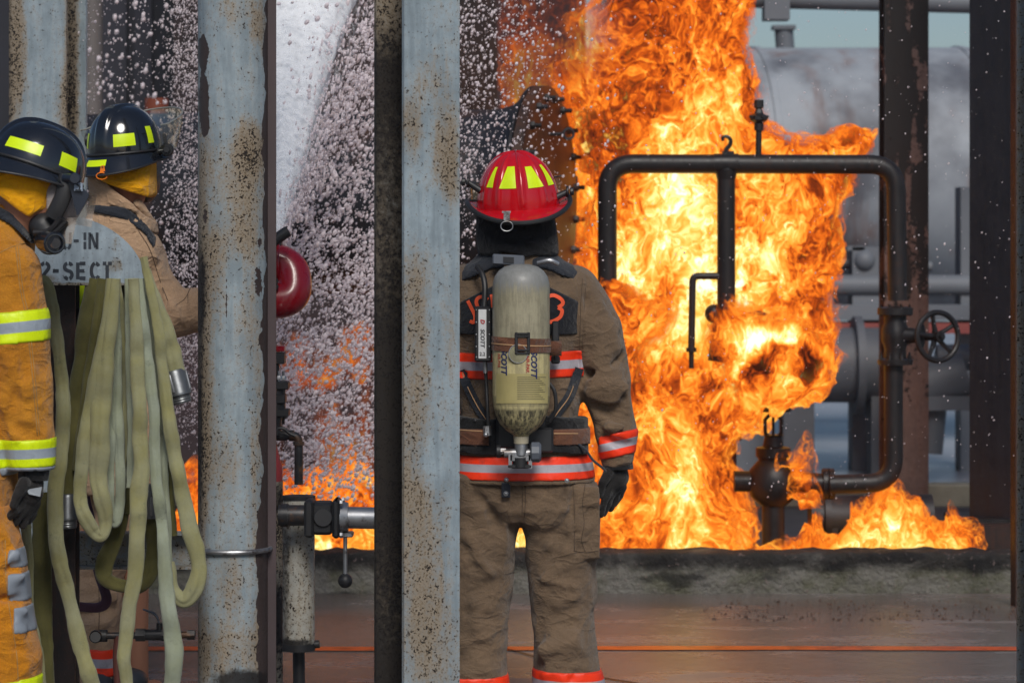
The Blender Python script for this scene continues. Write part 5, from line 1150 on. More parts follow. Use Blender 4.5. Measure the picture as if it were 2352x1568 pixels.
# body under the clothes: one continuous figure
def body(X, Y, Z, cx=q(1197, 0)[0], y0=Y0+.02):
    d = ell(X, Y, Z, (cx, y0+.02, q(0, 448)[2]), (.078, .10, .12)); d = smin(d, cap(X, Y, Z, (cx, y0, q(0, 520)[2]), (cx, y0, q(0, 640)[2]), .058, .075), .03)
    d = smin(d, ell(X, Y, Z, (cx, y0+.115, q(0, 462)[2]), (.018, .02, .026)), .02)
    d = smin(d, loft(X, Y, Z, [(q(0, 600)[2], cx, y0, .10, .07), (q(0, 660)[2], cx, y0, .19, .10), (q(0, 900)[2], cx, y0, .15, .10), (q(0, 1150)[2], cx, y0, .165, .11)]), .03)
    for sx, ex, hx in ((1, 1398, 1412), (-1, 992, 986)):
        sh_ = (cx+sx*.175, y0, q(0, 670)[2]); el_ = (q(ex, 0)[0], y0, q(0, 890)[2]); ha_ = (q(hx, 0)[0], y0+.03, q(0, 1075)[2])
        d = smin(d, cap(X, Y, Z, sh_, el_, .048, .038), .03); d = smin(d, cap(X, Y, Z, el_, ha_, .036, .026), .015)
        d = smin(d, cap(X, Y, Z, (cx+sx*.085, y0, q(0, 1170)[2]), (cx+sx*.11, y0, q(0, 1450)[2]), .075, .052), .03); d = smin(d, cap(X, Y, Z, (cx+sx*.11, y0, q(0, 1450)[2]), (cx+sx*.115, y0+.01, .08), .05, .035), .02)
        d = smin(d, cap(X, Y, Z, (cx+sx*.115, y0-.03, .05), (cx+sx*.12, y0+.15, .04), .035, .03), .02)
    return d
isopart('body', body, (-.40, 8.75, 0), (.62, 9.3, 1.85), .014, M['skin'], man)
Zv = lambda v, Y=Y0: P(0, v, Y)[2]; Xu = lambda u, Y=Y0: P(u, 0, Y)[0]
# trousers
def ftr(seed):
    L = []
    rg = np.random.default_rng(seed)
    for k in range(34):
        v = 1150+400*rg.random(); side = rg.random() < .5; u = (1295 if side else 1110)+rg.normal()*40; ln = 30+60*rg.random(); an = rg.normal()*.5+(.5 if side else -.5)
        a = q(u-math.cos(an)*ln, v+math.sin(an)*ln, Y0-.11); b = q(u+math.cos(an)*ln, v-math.sin(an)*ln*.8, Y0-.11); L.append((a, b, .014+.012*rg.random(), rg.choice([-.011, .012])*(.6+.6*rg.random())))
    # diagonal drapes from the seat and strong folds at knee
    for (u0, v0, u1, v1, w_, am) in ((1290, 1120, 1235, 1190, .018, .016), (1320, 1140, 1262, 1290, .016, -.012), (1215, 1200, 1290, 1170, .014, .010), (1140, 1120, 1180, 1195, .018, .014), (1130, 1180, 1175, 1310, .02, -.014), (1070, 1230, 1130, 1330, .02, .016), (1085, 1300, 1150, 1350, .018, -.012),
                                     (1225, 1330, 1330, 1350, .016, .010), (1220, 1395, 1300, 1380, .018, -.012), (1290, 1440, 1350, 1400, .018, .014), (1235, 1250, 1300, 1262, .02, .010), (1060, 1420, 1150, 1400, .02, .010), (1080, 1480, 1160, 1500, .02, -.010), (1240, 1490, 1350, 1470, .02, .010), (1240, 1180, 1345, 1210, .03, .008)):
        L.append((q(u0, v0, Y0-.12), q(u1, v1, Y0-.12), w_, am))
    return L
TF = ftr(5)
yy = Y0+.0
legR = [(Zv(1090), Xu(1270), yy, R(88, Y0), .125), (Zv(1190), Xu(1288), yy, R(88, Y0), .125), (Zv(1300), Xu(1291), yy, R(82, Y0), .115), (Zv(1400), Xu(1294), yy, R(72, Y0), .105), (Zv(1500), Xu(1299), yy, R(74, Y0), .105), (Zv(1568), Xu(1305), yy, R(80, Y0), .11), (Zv(1650), Xu(1307), yy, R(80, Y0), .115), (Zv(1665), Xu(1307), yy, R(80, Y0), .115)]
legL = [(Zv(1090), Xu(1120), yy, R(88, Y0), .125), (Zv(1190), Xu(1106), yy, R(86, Y0), .125), (Zv(1300), Xu(1099), yy, R(84, Y0), .115), (Zv(1400), Xu(1093), yy, R(77, Y0), .105), (Zv(1500), Xu(1088), yy, R(76, Y0), .105), (Zv(1568), Xu(1085), yy, R(80, Y0), .11), (Zv(1650), Xu(1083), yy, R(80, Y0), .115), (Zv(1665), Xu(1083), yy, R(80, Y0), .115)]
hip = [(Zv(1000), Xu(1195), yy, R(140, Y0), .13), (Zv(1110), Xu(1197), yy, R(158, Y0), .15), (Zv(1165), Xu(1198), yy, R(166, Y0), .15), (Zv(1192), Xu(1198), yy, R(120, Y0), .12)]
def trousers(X, Y, Z):
    d = smin(loft(X, Y, Z, legR, 2.3), loft(X, Y, Z, legL, 2.3), .006); d = smin(d, loft(X, Y, Z, hip, 2.4), .03)
    d = folds(X, Y, Z, d, TF)
    d = d-.006*noise(X*9, Y*9, Z*13, 3)-.003*noise(X*22, Y*22, Z*30, 4)
    # cargo pocket on the right thigh
    pk = np.maximum(np.abs(X-Xu(1349))-R(20, Y0), np.maximum(np.abs(Z-Zv(1200))-R(68, Y0), np.abs(Y-(Y0-.02))-.085)); d = smin(d, pk-.008, .012)
    fl = np.maximum(np.abs(X-Xu(1347))-R(22, Y0), np.maximum(np.abs(Z-Zv(1132))-R(18, Y0), np.abs(Y-(Y0-.02))-.098)); d = smin(d, fl-.006, .006)
    sm = np.abs(X-Xu(1318)-.01*np.sin(Z*14)); d = d+.006*np.exp(-(sm/.004)**2)*(Z < Zv(1130))*(Z > Zv(1262))*(Y < Y0)
    # centre seat seam
    d = d+.004*np.exp(-(np.abs(X-Xu(1198))/.0035)**2)*(Z > Zv(1190))*(Y < Y0)
    return d
isopart('trousers', trousers, (Xu(1000), Y0-.22, .12), (Xu(1392), Y0+.2, Zv(1060)), .0075, M['tan_dark'], man)
leglo = (Xu(995), Y0-.2, .12); leghi = (Xu(1396), Y0+.2, Zv(1470))
bands(man, trousers, leglo, leghi, [(q(1200, 1560), (0.03, 0, 1), R(32, Y0), lambda X, Y, Z: Xu(1195)-X), (q(1100, 1576), (0, 0, 1), R(32, Y0), lambda X, Y, Z: X-Xu(1195))], M['red_trim'], .007)
m = MB()
for sx in (1, -1): x_ = Xu(1197+sx*108); m.sph((x_, Y0+.05, .055), (.055, .15, .055), 20, 12); m.cyl((x_, Y0-.02, .06), (x_, Y0, .30), .06, .068); m.box((x_, Y0+.05, .012), (.1, .29, .024), bev=.01)
m.build('boots', M['rubber'], man)
# jacket
tor = [(Zv(1104), Xu(1200), Y0, R(166, Y0), .168), (Zv(1060), Xu(1200), Y0, R(158, Y0), .16), (Zv(1010), Xu(1196), Y0, R(142, Y0), .145), (Zv(960), Xu(1194), Y0, R(137, Y0), .142), (Zv(860), Xu(1194), Y0, R(140, Y0), .15), (Zv(760), Xu(1194), Y0, R(146, Y0), .155), (Zv(680), Xu(1194), Y0, R(152, Y0), .15), (Zv(625), Xu(1193), Y0+.01, R(138, Y0), .13), (Zv(600), Xu(1190), Y0+.01, R(96, Y0), .115), (Zv(575), Xu(1188), Y0+.015, R(70, Y0), .10), (Zv(545), Xu(1187), Y0+.02, R(62, Y0), .092)]
JF = []
rg = np.random.default_rng(8)
for k in range(46):
    # ring-like sleeve wrinkles
    v = 700+330*rg.random(); c = np.interp(v, [660, 760, 880, 1040], [1352, 1372, 1398, 1415]); an = rg.normal()*.45+(-.35 if v < 850 else .35); ln = 22+26*rg.random()
    JF.append((q(c-math.cos(an)*ln, v-math.sin(an)*ln, Y0-.06), q(c+math.cos(an)*ln, v+math.sin(an)*ln, Y0-.06), .010+.010*rg.random(), rg.choice([-.011, .011])*(.6+.8*rg.random())))
for (u0, v0, u1, v1, w_, am) in ((1345, 690, 1360, 800, .016, -.014), (1350, 860, 1420, 830, .014, -.014), (1350, 905, 1440, 890, .016, .014), (1365, 950, 1445, 930, .014, -.014), (1375, 985, 1450, 975, .013, .012), (1345, 800, 1400, 760, .02, .010), (1380, 700, 1420, 800, .02, .010), (1320, 860, 1340, 940, .014, -.010), (1270, 900, 1330, 940, .014, .008), (1060, 880, 1110, 940, .014, .012), (1070, 860, 1090, 930, .012, -.012), (1300, 640, 1330, 700, .02, .008)):
    JF.append((q(u0, v0, Y0-.08), q(u1, v1, Y0-.08), w_, am))
armpts = {1: [(1316, 672, .0), (1366, 762, -.005), (1390, 876, -.01), (1412, 990, .0), (1418, 1058, .005)], -1: [(1070, 668, .0), (1020, 760, 0), (994, 880, 0), (985, 1000, 0), (984, 1058, 0)]}
armr = [R(62, Y0), R(64, Y0), R(58, Y0), R(46, Y0), R(37, Y0)]
def sleeves(X, Y, Z, sides=(1, -1)):
    d = None
    for sd in sides:
        p = [q(u, v, Y0+dy) for u, v, dy in armpts[sd]]
        for i in range(4):
            c = cap(X, (Y-Y0)*.86+Y0, Z, p[i], p[i+1], armr[i], armr[i+1]); d = c if d is None else smin(d, c, .012)
    return d
def jacket(X, Y, Z):
    arms = sleeves(X, Y, Z); cut = (Zv(1072)-Z)+(X-Xu(1418))*.25*(X > 0)
    arms = smax(arms, cut, .006)
    d = smin(loft(X, Y, Z, tor, 2.3), arms, .02)
    d = folds(X, Y, Z, d, JF)
    d = d-.005*noise(X*10, Y*10, Z*10, 13)-.0025*noise(X*24, Y*24, Z*24, 14)
    # hollow at hem
    d = smax(d, -loft(X, Y, Z, [(Zv(1130), Xu(1200), Y0, R(150, Y0), .15), (Zv(1075), Xu(1199), Y0, R(148, Y0), .148)], 2.3), .005)
    # armhole seam
    d = d+.004*np.exp(-(np.abs((X-Xu(1336))-(Z-Zv(760))*.10)/.004)**2)*(Z > Zv(850))*(Z < Zv(640))
    return d
isopart('jacket', jacket, (Xu(925), Y0-.24, Zv(1112)), (Xu(1472), Y0+.22, Zv(540)), .0068, M['tan_dark'], man)
jlo, jhi = (Xu(925), Y0-.25, Zv(1110)), (Xu(1475), Y0+.25, Zv(540)); body_only = lambda X, Y, Z: loft(X, Y, Z, [(a_[0], a_[1], a_[2], a_[3]*1.04+.008, a_[4]*1.1+.01) for a_ in tor], 2.3, False)
arm_only = lambda X, Y, Z: smax(sleeves(X, Y, Z, (1,))-.02, (Xu(1374)-X), .002)
bands(man, jacket, jlo, jhi, [(q(1200, 1067), (0, 0, 1), R(27, Y0), body_only), (q(1200, 835), (-.02, 0, 1), R(30, Y0), body_only), ], M['red_trim'], .0065)
bands(man, jacket, jlo, jhi, [(q(1419, 1020, Y0-.02), (-.22, .05, 1), R(27, Y0), arm_only)], M['red_trim'], .006)
# hem strip with snap studs
bands(man, jacket, jlo, jhi, [(q(1200, 1099), (0, 0, 1), R(5, Y0), body_only)], M['tan_dark'], .0065, 'hem_binding', .003)
yb = Y0-.176
for u_, v_ in ((1163, 1101), (1302, 1103), (1052, 1097)): m = MB(); m.sph(q(u_, v_, yb+.0+.006*(u_ == 1302)), (.0062, .004, .0062), 14, 8); m.torus(q(u_, v_, yb+.004), (0, -1, 0), .006, .0014, 16, 6); m.build('snap_stud', M['steel'], man)
m = MB(); m.box(q(1162, 1125, Y0-.168), (R(20, Y0), .006, R(34, Y0)), bev=.002); m.build('pull_tab', M['strap'], man)
m = MB(); m.sph(q(1162, 1133, Y0-.174), (.005, .004, .005), 12, 8); m.torus(q(1162, 1133, Y0-.173), (0, -1, 0), .0065, .0012, 16, 6); m.build('tab_snap', M['steel'], man)
# navy name panel across the shoulders with the few letters that show
def panel(X, Y, Z):
    t_ = np.abs(X-Xu(1194)); top = Zv(624)-t_*.50
    d = np.maximum(loft(X, Y, Z, tor, 2.3)-.010, np.maximum(Z-top, Zv(765)-Z)); return np.maximum(np.maximum(d, t_-R(139, Y0)), Y-(Y0-.02))
isopart('name_panel', panel, (Xu(1040), Y0-.22, Zv(780)), (Xu(1345), Y0, Zv(610)), .005, M['patch'], man)
def surfY(fn, u, v, y0=Y0-.30, y1=Y0, off=.003):
    """march from the camera side to the cloth so that small pieces sit on it"""
    Yt = np.arange(y0, y1, .0015); X = (u-1176)*Yt/FPX; Z = CAMZ-(v-HV)*Yt/FPX
    I = np.nonzero(fn(X, Yt, Z) < 0)[0]
    return (Yt[I[0]] if len(I) else y1)-off
def seam(parent, fn, pts, mat=None, wd=1.6, y0=None, y1=None, n=8, off=.0015):
    pts = spline(np.array(pts, float), n); T_ = np.gradient(pts, axis=0); T_ /= np.linalg.norm(T_, axis=1)[:, None]+1e-9; N_ = np.stack([-T_[:, 1], T_[:, 0]], 1)
    m = MB(); C = np.array([P(*p, surfY(fn, *p, y0 if y0 is not None else Y0-.3, y1 if y1 is not None else Y0, off)) for p in pts]); m.tube(C, wd*.5*.00138, 6); return m.build('seam', mat or M['seam'], parent, angle=None)
M['seam'] = plain('dark_seam', srgb(84, 68, 54), .9, 0, .2, 60); M['seam_lt'] = plain('pale_stitching', srgb(168, 134, 84), .8, 0, .2, 200)
def cloth_ribbon(m, pts, wd, fn, off=.003):
    pts = np.array(pts, float); T_ = np.gradient(pts, axis=0); T_ /= np.linalg.norm(T_, axis=1)[:, None]+1e-9; N_ = np.stack([-T_[:, 1], T_[:, 0]], 1)*wd/2; Gq = []
    for p, n_ in zip(pts, N_): Gq.append([P(*(p+n_), surfY(fn, *(p+n_), off=off)), P(*(p-n_), surfY(fn, *(p-n_), off=off))])
    m.grid(np.array(Gq))
D = lambda pts, n=4: spline(np.array(pts, float), n)
m = MB(); cloth_ribbon(m, D([(1072, 686), (1082, 706), (1091, 726), (1088, 740), (1079, 737)]), 8, panel); m.build('panel_letter', M['orange_letter'], man, angle=None)
m = MB(); cloth_ribbon(m, D([(1121, 688), (1112, 682), (1100, 683), (1094, 692), (1098, 706), (1106, 716)]), 8, panel); m.build('panel_letter', M['orange_letter'], man, angle=None)
m = MB(); cloth_ribbon(m, D([(1129, 676), (1131, 690), (1132, 706)]), 8, panel); m.build('panel_letter', M['orange_letter'], man, angle=None)
m = MB(); cloth_ribbon(m, D([(1258, 681), (1272, 678), (1288, 686), (1293, 697), (1282, 706)]), 8.5, panel); m.build('panel_letter', M['orange_letter'], man, angle=None)
m = MB(); cloth_ribbon(m, D([(1282, 706), (1291, 713), (1287, 727), (1274, 736), (1258, 741)]), 8.5, panel); m.build('panel_letter', M['orange_letter'], man, angle=None)
# gloves
def mk_glove(sd):
    X0 = lambda u: u if sd > 0 else 2*1200-u
    g_ = lambda u, v, dy=0.0: q(X0(u), v, Y0+dy)
    fn = glove_fn(g_(1420, 1050, .01), g_(1416, 1100, 0), [(g_(1400, 1122, -.02), g_(1388, 1152, -.03), g_(1380, 1182, -.02)), (g_(1407, 1124, .0), g_(1398, 1154, -.005), g_(1388, 1178, 0)), (g_(1418, 1122, .02), g_(1412, 1148, .02), g_(1402, 1168, .025)), (g_(1428, 1116, .035), g_(1423, 1138, .04), g_(1412, 1156, .045))], (g_(1398, 1085, -.03), g_(1384, 1110, -.045), g_(1376, 1136, -.04)), R(27, Y0), 7)
    lo_, hi_ = np.minimum(g_(1360, 1200, -.1), g_(1460, 1035, .1)), np.maximum(g_(1360, 1200, -.1), g_(1460, 1035, .1))
    isopart('glove', fn, lo_, hi_, .0042, M['glove'], man)
    m = MB(); cu = g_(1419, 1066); m.tube([g_(1419, 1050), g_(1419, 1076)], [R(33, Y0), R(36, Y0)], 24); m.build('glove_cuff', M['black_cloth'], man)
mk_glove(1); mk_glove(-1)
# black hood below the helmet
def hood(X, Y, Z):
    d = loft(X, Y, Z, [(Zv(588), Xu(1190), Y0-.01, R(94, Y0), .115), (Zv(560), Xu(1188), Y0-.01, R(95, Y0), .118), (Zv(520), Xu(1185), Y0-.01, R(93, Y0), .118), (Zv(480), Xu(1184), Y0+.0, R(88, Y0), .12), (Zv(420), Xu(1186), Y0+.0, R(80, Y0), .11)], 2.2)
    d = smax(d, (Zv(590)-Z)+(X-Xu(1230))*-.16*(X > Xu(1150))+.02*np.clip((Xu(1130)-X)*10, 0, 1), .004)
    d = folds(X, Y, Z, d, [(q(1100, 575, Y0-.13), q(1280, 560, Y0-.13), .012, .008), (q(1110, 545, Y0-.13), q(1240, 575, Y0-.13), .012, -.008), (q(1200, 590, Y0-.13), q(1275, 575, Y0-.13), .010, .008), (q(1240, 510, Y0-.12), q(1275, 560, Y0-.12), .012, .008)])
    return d-.003*noise(X*16, Y*16, Z*16, 6)
isopart('hood', hood, (Xu(1075), Y0-.16, Zv(600)), (Xu(1300), Y0+.15, Zv(430)), .0065, M['black_cloth'], man)
def collar(X, Y, Z): return smax(loft(X, Y, Z, [(Zv(620), Xu(1190), Y0, R(104, Y0), .122), (Zv(575), Xu(1190), Y0, R(82, Y0), .108), (Zv(566), Xu(1190), Y0, R(80, Y0), .106)], 2.2), -loft(X, Y, Z, [(Zv(640), Xu(1190), Y0, R(80, Y0), .09), (Zv(560), Xu(1190), Y0, R(72, Y0), .096)], 2.2), .004)
isopart('collar', collar, (Xu(1070), Y0-.14, Zv(620)), (Xu(1310), Y0+.14, Zv(560)), .006, M['tan_dark'], man)
# helmet
HC = q(1190, 470, Y0-.005)
T, dome, brim, patch, Rm = helmet(man, HC, math.radians(-6), math.radians(7), math.radians(-4), (R(95, Y0), .148, R(122, Y0)), M['red_shell'], 'ribbed')
patch(213, 225, .27, .56, .45, skew=2); patch(237, 262, .26, .57, .42, skew=4); patch(280, 304, .25, .55, .42, skew=-4); patch(316, 329, .25, .55, .40, skew=-2)
# leather front holder peeping over the crown, brass finial
m = MB(); m.add([T(x) for x in [(-.03, .06, .145), (.0, .045, .172), (.045, .07, .14), (.07, .10, .10), (.0, .12, .12)]], [[0, 1, 2, 3, 4]]); m.prism([T(x) for x in [(-.03, .062, .143), (.0, .047, .17), (.045, .072, .138), (.07, .102, .098), (.0, .122, .118)]], Rm@A(0, .006, -.002)); m.build('front_badge_holder', plain('brassy_grey', (.22, .2, .12), .45, .5), man)
m = MB(); m.box(q(1164, 497, Y0-.226), (.020, .006, .026), bev=.001); m.box(q(1163, 487, Y0-.222), (.027, .006, .006)); m.build('ring_bracket', M['steel'], man)
rc_ = q(1164, 519, Y0-.226); MB().tube([rc_+A(math.cos(a)*.0185, 0, math.sin(a)*.0145-.0015*(math.sin(a) < 0)) for a in np.linspace(0, 2*math.pi, 30, endpoint=False)], .0016, 8, closed=True).build('hang_ring', M['steel'], man)
for sx, (kx, kv) in ((1, (1309, 440)), (-1, (1069, 418))):
    m = MB()
    kp = q(kx, kv, Y0-.045); inn = q(1272 if sx > 0 else 1104, 456 if sx > 0 else 438, Y0-.05)
    m.cyl(inn, kp-A(sx*.006, 0, 0), .011, .009); m.cyl(kp-A(sx*.012, 0, 0), kp-A(sx*.004, 0, 0), .018, n=20, bev=.002); m.cyl(kp, kp+A(sx*.012, 0, .001), .013, n=10, bev=.002)
    m.build('visor_knob', M['rubber'], man)
# flip-down shield arcs round the front, its edges show at both sides
m = MB(); TH = np.radians(np.linspace(8, 172, 40)); m.grid(np.array([[T(((R(88, Y0)+.024)*math.cos(a), (.142+.03)*math.sin(a)+.01, z)) for z in (.0, .03, .06, .082-.03*math.sin(a))] for a in TH])); m.build('face_shield', M['visor'], man, angle=None)
m = MB(); m.tube(np.array([T(((R(88, Y0)+.025)*math.cos(a), (.142+.031)*math.sin(a)+.01, .083-.03*math.sin(a))) for a in TH]), .0022, 6); m.build('shield_rim', M['dark_rubber_grey'], man)
# ---- breathing apparatus
Ys = Y0-.255; q6 = lambda u, v, Y=Ys: P(u, v, Y); s6 = R(1, Ys); scx = 1197
tcm = NT('scuffed_composite_cylinder'); co = tcm.coord(); a1 = tcm.n('Attribute'); a1.attribute_name = 'hgt'; hh = a1.outputs['Fac']
st = tcm.noise(tcm.coord((75, 75, 7)), 1.2, 6, .8); n1 = tcm.noise(co, 22, 6, .7); vn = tcm.noise(tcm.coord((40, 40, 3)), 2.4, 5, .7)
k_ = tcm.mix(tcm.step(hh, .44, .60), srgb(196, 184, 134), srgb(158, 152, 128)); k_ = tcm.mix(tcm.math('MULTIPLY', tcm.step(tcm.math('MULTIPLY_ADD', st, .6, tcm.math('MULTIPLY', n1, .4)), .40, .62), .62), k_, (.14, .125, .085, 1))
k_ = tcm.mix(tcm.math('MULTIPLY', tcm.step(tcm.math('ADD', hh, tcm.math('MULTIPLY_ADD', st, .20, -.10)), .82, .90), .85), k_, tcm.mix(st, (.04, .045, .05, 1), (.34, .35, .35, 1)))
k_ = tcm.mix(tcm.math('MULTIPLY', tcm.step(tcm.math('ADD', hh, tcm.math('MULTIPLY_ADD', vn, .05, -.02)), .185, .165), tcm.math('MULTIPLY_ADD', tcm.step(vn, .42, .62), .75, .2)), k_, (.03, .028, .022, 1))
k_ = tcm.mix(tcm.math('MULTIPLY', tcm.step(tcm.math('ABSOLUTE', tcm.math('ADD', hh, -.215)), .03, .025), .35), k_, (.08, .075, .05, 1))
M['bottle'] = tcm.pbr(k_, .5, 0, tcm.bump(tcm.math('ADD', n1, st), .0012, .5), Coat_Weight=.08)
rb = s6*66; zb = lambda v: q6(0, v)[2]; bx = q6(scx, 0)[0]
prof = [(s6*17, zb(1004)), (s6*19, zb(998)), (s6*34, zb(988)), (s6*50, zb(972)), (s6*60, zb(950)), (s6*65, zb(925)), (rb, zb(900)), (rb, zb(860))]+[(rb, zb(v)) for v in range(840, 660, -20)]+[(rb, zb(660)), (s6*65, zb(650)), (s6*61, zb(635)), (s6*52, zb(622)), (s6*38, zb(612)), (s6*20, zb(607)), (.001, zb(606))]
m = MB(); m.lathe((bx, Ys, 0), (0, 0, 1), prof, 56); o = m.build('air_cylinder', M['bottle'], man, angle=None); Vw = wverts(o); attr(o, 'hgt', (Vw[:, 2]-zb(1004))/(zb(606)-zb(1004)))
def on_bottle(u, v, off=.0012):
    x = P(u, v, Ys)[0]; r_ = rb+off
    for _ in range(3):
        y = Ys-math.sqrt(max(1e-6, r_*r_-min(r_*.98, abs(x-bx))**2)); x = P(u, v, y)[0]
    return np.array([x, y, P(u, v, y)[2]])
def text_geo(txt, size=1.0, shear=0, bold=0.0):
    c = bpy.data.curves.new('lettering', 'FONT'); c.body = txt; c.size = size; c.align_x = 'CENTER'; c.align_y = 'CENTER'; c.offset = bold; c.shear = shear; c.resolution_u = 3
    o = bpy.data.objects.new('lettering', c); COL.objects.link(o); dg = bpy.context.evaluated_depsgraph_get(); dg.update()
    me = bpy.data.meshes.new_from_object(o.evaluated_get(dg)); V = np.array([v.co[:] for v in me.vertices]); F = [list(p.vertices) for p in me.polygons]
    bpy.data.objects.remove(o); bpy.data.curves.remove(c); bpy.data.meshes.remove(me); return V, F
def bottle_text(name, txt, u, v, size, mat, rot=-90, shear=.25, bold=.02, fnp=on_bottle):
    V, F = text_geo(txt, size, shear, bold); a = math.radians(rot); ca, sa = math.cos(a), math.sin(a)
    W = np.array([fnp(u+x*ca-y*sa, v-(x*sa+y*ca)) for x, y, _ in V]); m = MB(); m.add(W, F); m.build(name, mat, man, smooth=False)
bottle_text('cylinder_lettering', 'SCOTT', 1226, 836, 19, M['blue_ink'], bold=.7); bottle_text('cylinder_lettering', 'SCOTT', 1157, 830, 18, M['blue_ink'], bold=.7)
bottle_text('cylinder_lettering', 'AIR-PAK', 1212, 836, 11, M['red_ink'], shear=0, bold=.2); bottle_text('cylinder_lettering', 'AIR-PAK', 1146, 828, 9, M['red_ink'], shear=0)
m = MB()
for k in range(13):
    v_ = 866+k*4.2; wl = 66-(k*13 % 17)
    m.grid(np.array([[on_bottle(1188+wl*t_, v_-.5), on_bottle(1188+wl*t_, v_+.5)] for t_ in np.linspace(0, 1, 9)]))
m.build('small_print', plain('faded_print', (.07, .065, .05), .6), man, smooth=False)
m = MB(); m.grid(np.array([[on_bottle(u_, v_, .0005) for v_ in np.linspace(858, 926, 6)] for u_ in np.linspace(1140, 1258, 16)])); m.build('paper_label', plain('faded_label', srgb(176, 164, 110), .5, 0, .15, 30), man, angle=None)
# strap with buckle, gauge
m = MB(); TH = np.linspace(math.pi*.96, math.pi*2.04, 40); m.grid(np.array([[A(bx+(rb+.003)*math.cos(a), Ys+(rb+.003)*math.sin(a), zb(v_)-.004*math.cos(a)) for v_ in (774, 776, 790, 804, 806)] for a in TH])); m.box(q6(1275, 800, Ys+.01), (s6*30, .01, s6*34)); o = m.build('cylinder_strap', M['webbing'], man, angle=None)
m = MB(); m.grid(np.array([[A(bx+(rb+.0045)*math.cos(a), Ys+(rb+.0045)*math.sin(a), zb(v_)-.004*math.cos(a)) for v_ in (789, 791.5)] for a in TH])); m.build('strap_thread', plain('tan_thread', srgb(190, 150, 110), .7), man, angle=None)
m = MB()
for u_ in (1186, 1214): m.box(on_bottle(u_, 788, .004), (s6*7, .008, s6*50), bev=.002)
for v_ in (766, 772, 804, 811): m.box(on_bottle(1200, v_, .004), (s6*30, .008, s6*4), bev=.001)
m.build('strap_buckle', M['rubber'], man)
m = MB(); m.cyl(on_bottle(1190, 812, .0), on_bottle(1190, 812, .003), s6*21, n=32); m.build('gauge_disc', plain('grimy_disc', srgb(150, 146, 116), .4, .2, .3, 90), man)
m = MB(); m.torus(on_bottle(1190, 812, .003), (0, -1, 0), s6*21, .0015, 32, 6); m.build('gauge_rim', M['steel'], man)
# valve below the cylinder
m = MB(); m.cyl(q6(scx, 1018), q6(scx, 1000), s6*17, s6*18, n=24); m.build('cylinder_neck', plain('cream_neck', srgb(170, 162, 140), .4), man)
m = MB(); m.cyl(q6(scx, 1046), q6(scx, 1016), s6*15, n=20, bev=.002); m.cyl(q6(1158, 1040), q6(1232, 1040), s6*10, n=18); m.box(q6(1195, 1050), (s6*50, .03, s6*18), bev=.003); m.box(q6(1172, 1058), (s6*8, .03, s6*34)); m.box(q6(1218, 1058), (s6*8, .03, s6*34)); m.cyl(q6(1150, 1036), q6(1162, 1036), s6*8, n=6); m.build('cylinder_valve', M['steel'], man)
m = MB(); m.cyl(q6(1195, 1072), q6(1195, 1050), s6*17, n=24); m.box(q6(1194, 1070), (s6*54, .034, s6*9), bev=.003); m.cyl(q6(1140, 1036), q6(1150, 1036), s6*15, n=20, bev=.002); m.build('rubber_boot', M['rubber'], man)
m = MB(); m.lathe(q6(1218, 1038), (1, 0, 0), [(s6*18, 0), (s6*24, s6*3), (s6*24, s6*20), (s6*19, s6*25)], 10); m.build('valve_knob', M['grey_plastic'], man)
# backframe, waist pad, belts, shoulder yokes
m = MB(); m.box(q(1196, 985, Y0-.175), (R(110, Y0), .03, R(90, Y0)), bev=.008); m.box(q(1150, 905, Y0-.165), (R(14, Y0), .02, R(240, Y0)), bev=.004); m.box(q(1244, 905, Y0-.165), (R(14, Y0), .02, R(240, Y0)), bev=.004); m.box(q(1240, 1010, Y0-.185), (R(60, Y0), .03, R(56, Y0)), bev=.006); m.build('back_frame', M['rubber'], man)
wp = lambda X, Y, Z: np.maximum(loft(X, Y, Z, tor, 2.3)-.022-.003*noise(X*18, Y*18, Z*18, 5), np.maximum(np.abs(Z-Zv(992)-.006*np.sin(X*20))-R(40, Y0), Y-(Y0+.04)))
isopart('waist_pad', wp, (Xu(1030), Y0-.2, Zv(1040)), (Xu(1352), Y0+.06, Zv(940)), .006, M['black_cloth'], man)
wb = lambda X, Y, Z: np.maximum(loft(X, Y, Z, tor, 2.3)-.027, np.maximum(np.abs(Z-Zv(995)+.015*np.abs(X-Xu(1196)))-R(18, Y0), np.maximum(Y-(Y0+.04), R(72, Y0)-np.abs(X-Xu(1196)))))
for sg in (-1, 1): isopart('waist_belt', lambda X, Y, Z: np.maximum(wb(X, Y, Z), sg*(Xu(1196)-X)), (Xu(1030), Y0-.2, Zv(1020)), (Xu(1356), Y0+.06, Zv(970)), .006, M['webbing'], man)
m = MB(); cloth_ribbon(m, [(u_, 995+abs(u_-1196)*.0) for u_ in range(1272, 1334, 8)], 2.2, wb, .002); m.build('belt_thread', plain('tan_thread', srgb(190, 150, 110), .7), man, angle=None); m = MB(); cloth_ribbon(m, [(u_, 990+(1110-u_)*-.06) for u_ in range(1052, 1112, 8)], 2.2, wb, .002); m.build('belt_thread', plain('tan_thread', srgb(190, 150, 110), .7), man, angle=None)
for u_, v_ in ((1306, 966), (1306, 1022), (1092, 966), (1092, 1022)): m = MB(); m.sph(q(u_, v_, surfY(wp, u_, v_, off=0)), (.006, .004, .006), 12, 8); m.build('pad_rivet', M['dark_steel'], man)
def yoke(X, Y, Z):
    b_ = loft(X, Y, Z, tor, 2.3)-.014; t_ = np.abs(X-Xu(1190)); zt = Zv(588)-.42*np.clip(t_-R(60, Y0), 0, 1)
    return np.maximum(np.maximum(b_, np.abs(Z-zt)-R(27, Y0)), np.maximum(R(30, Y0)-t_, t_-R(150, Y0)))-.004*noise(X*20, Y*20, Z*20, 9)
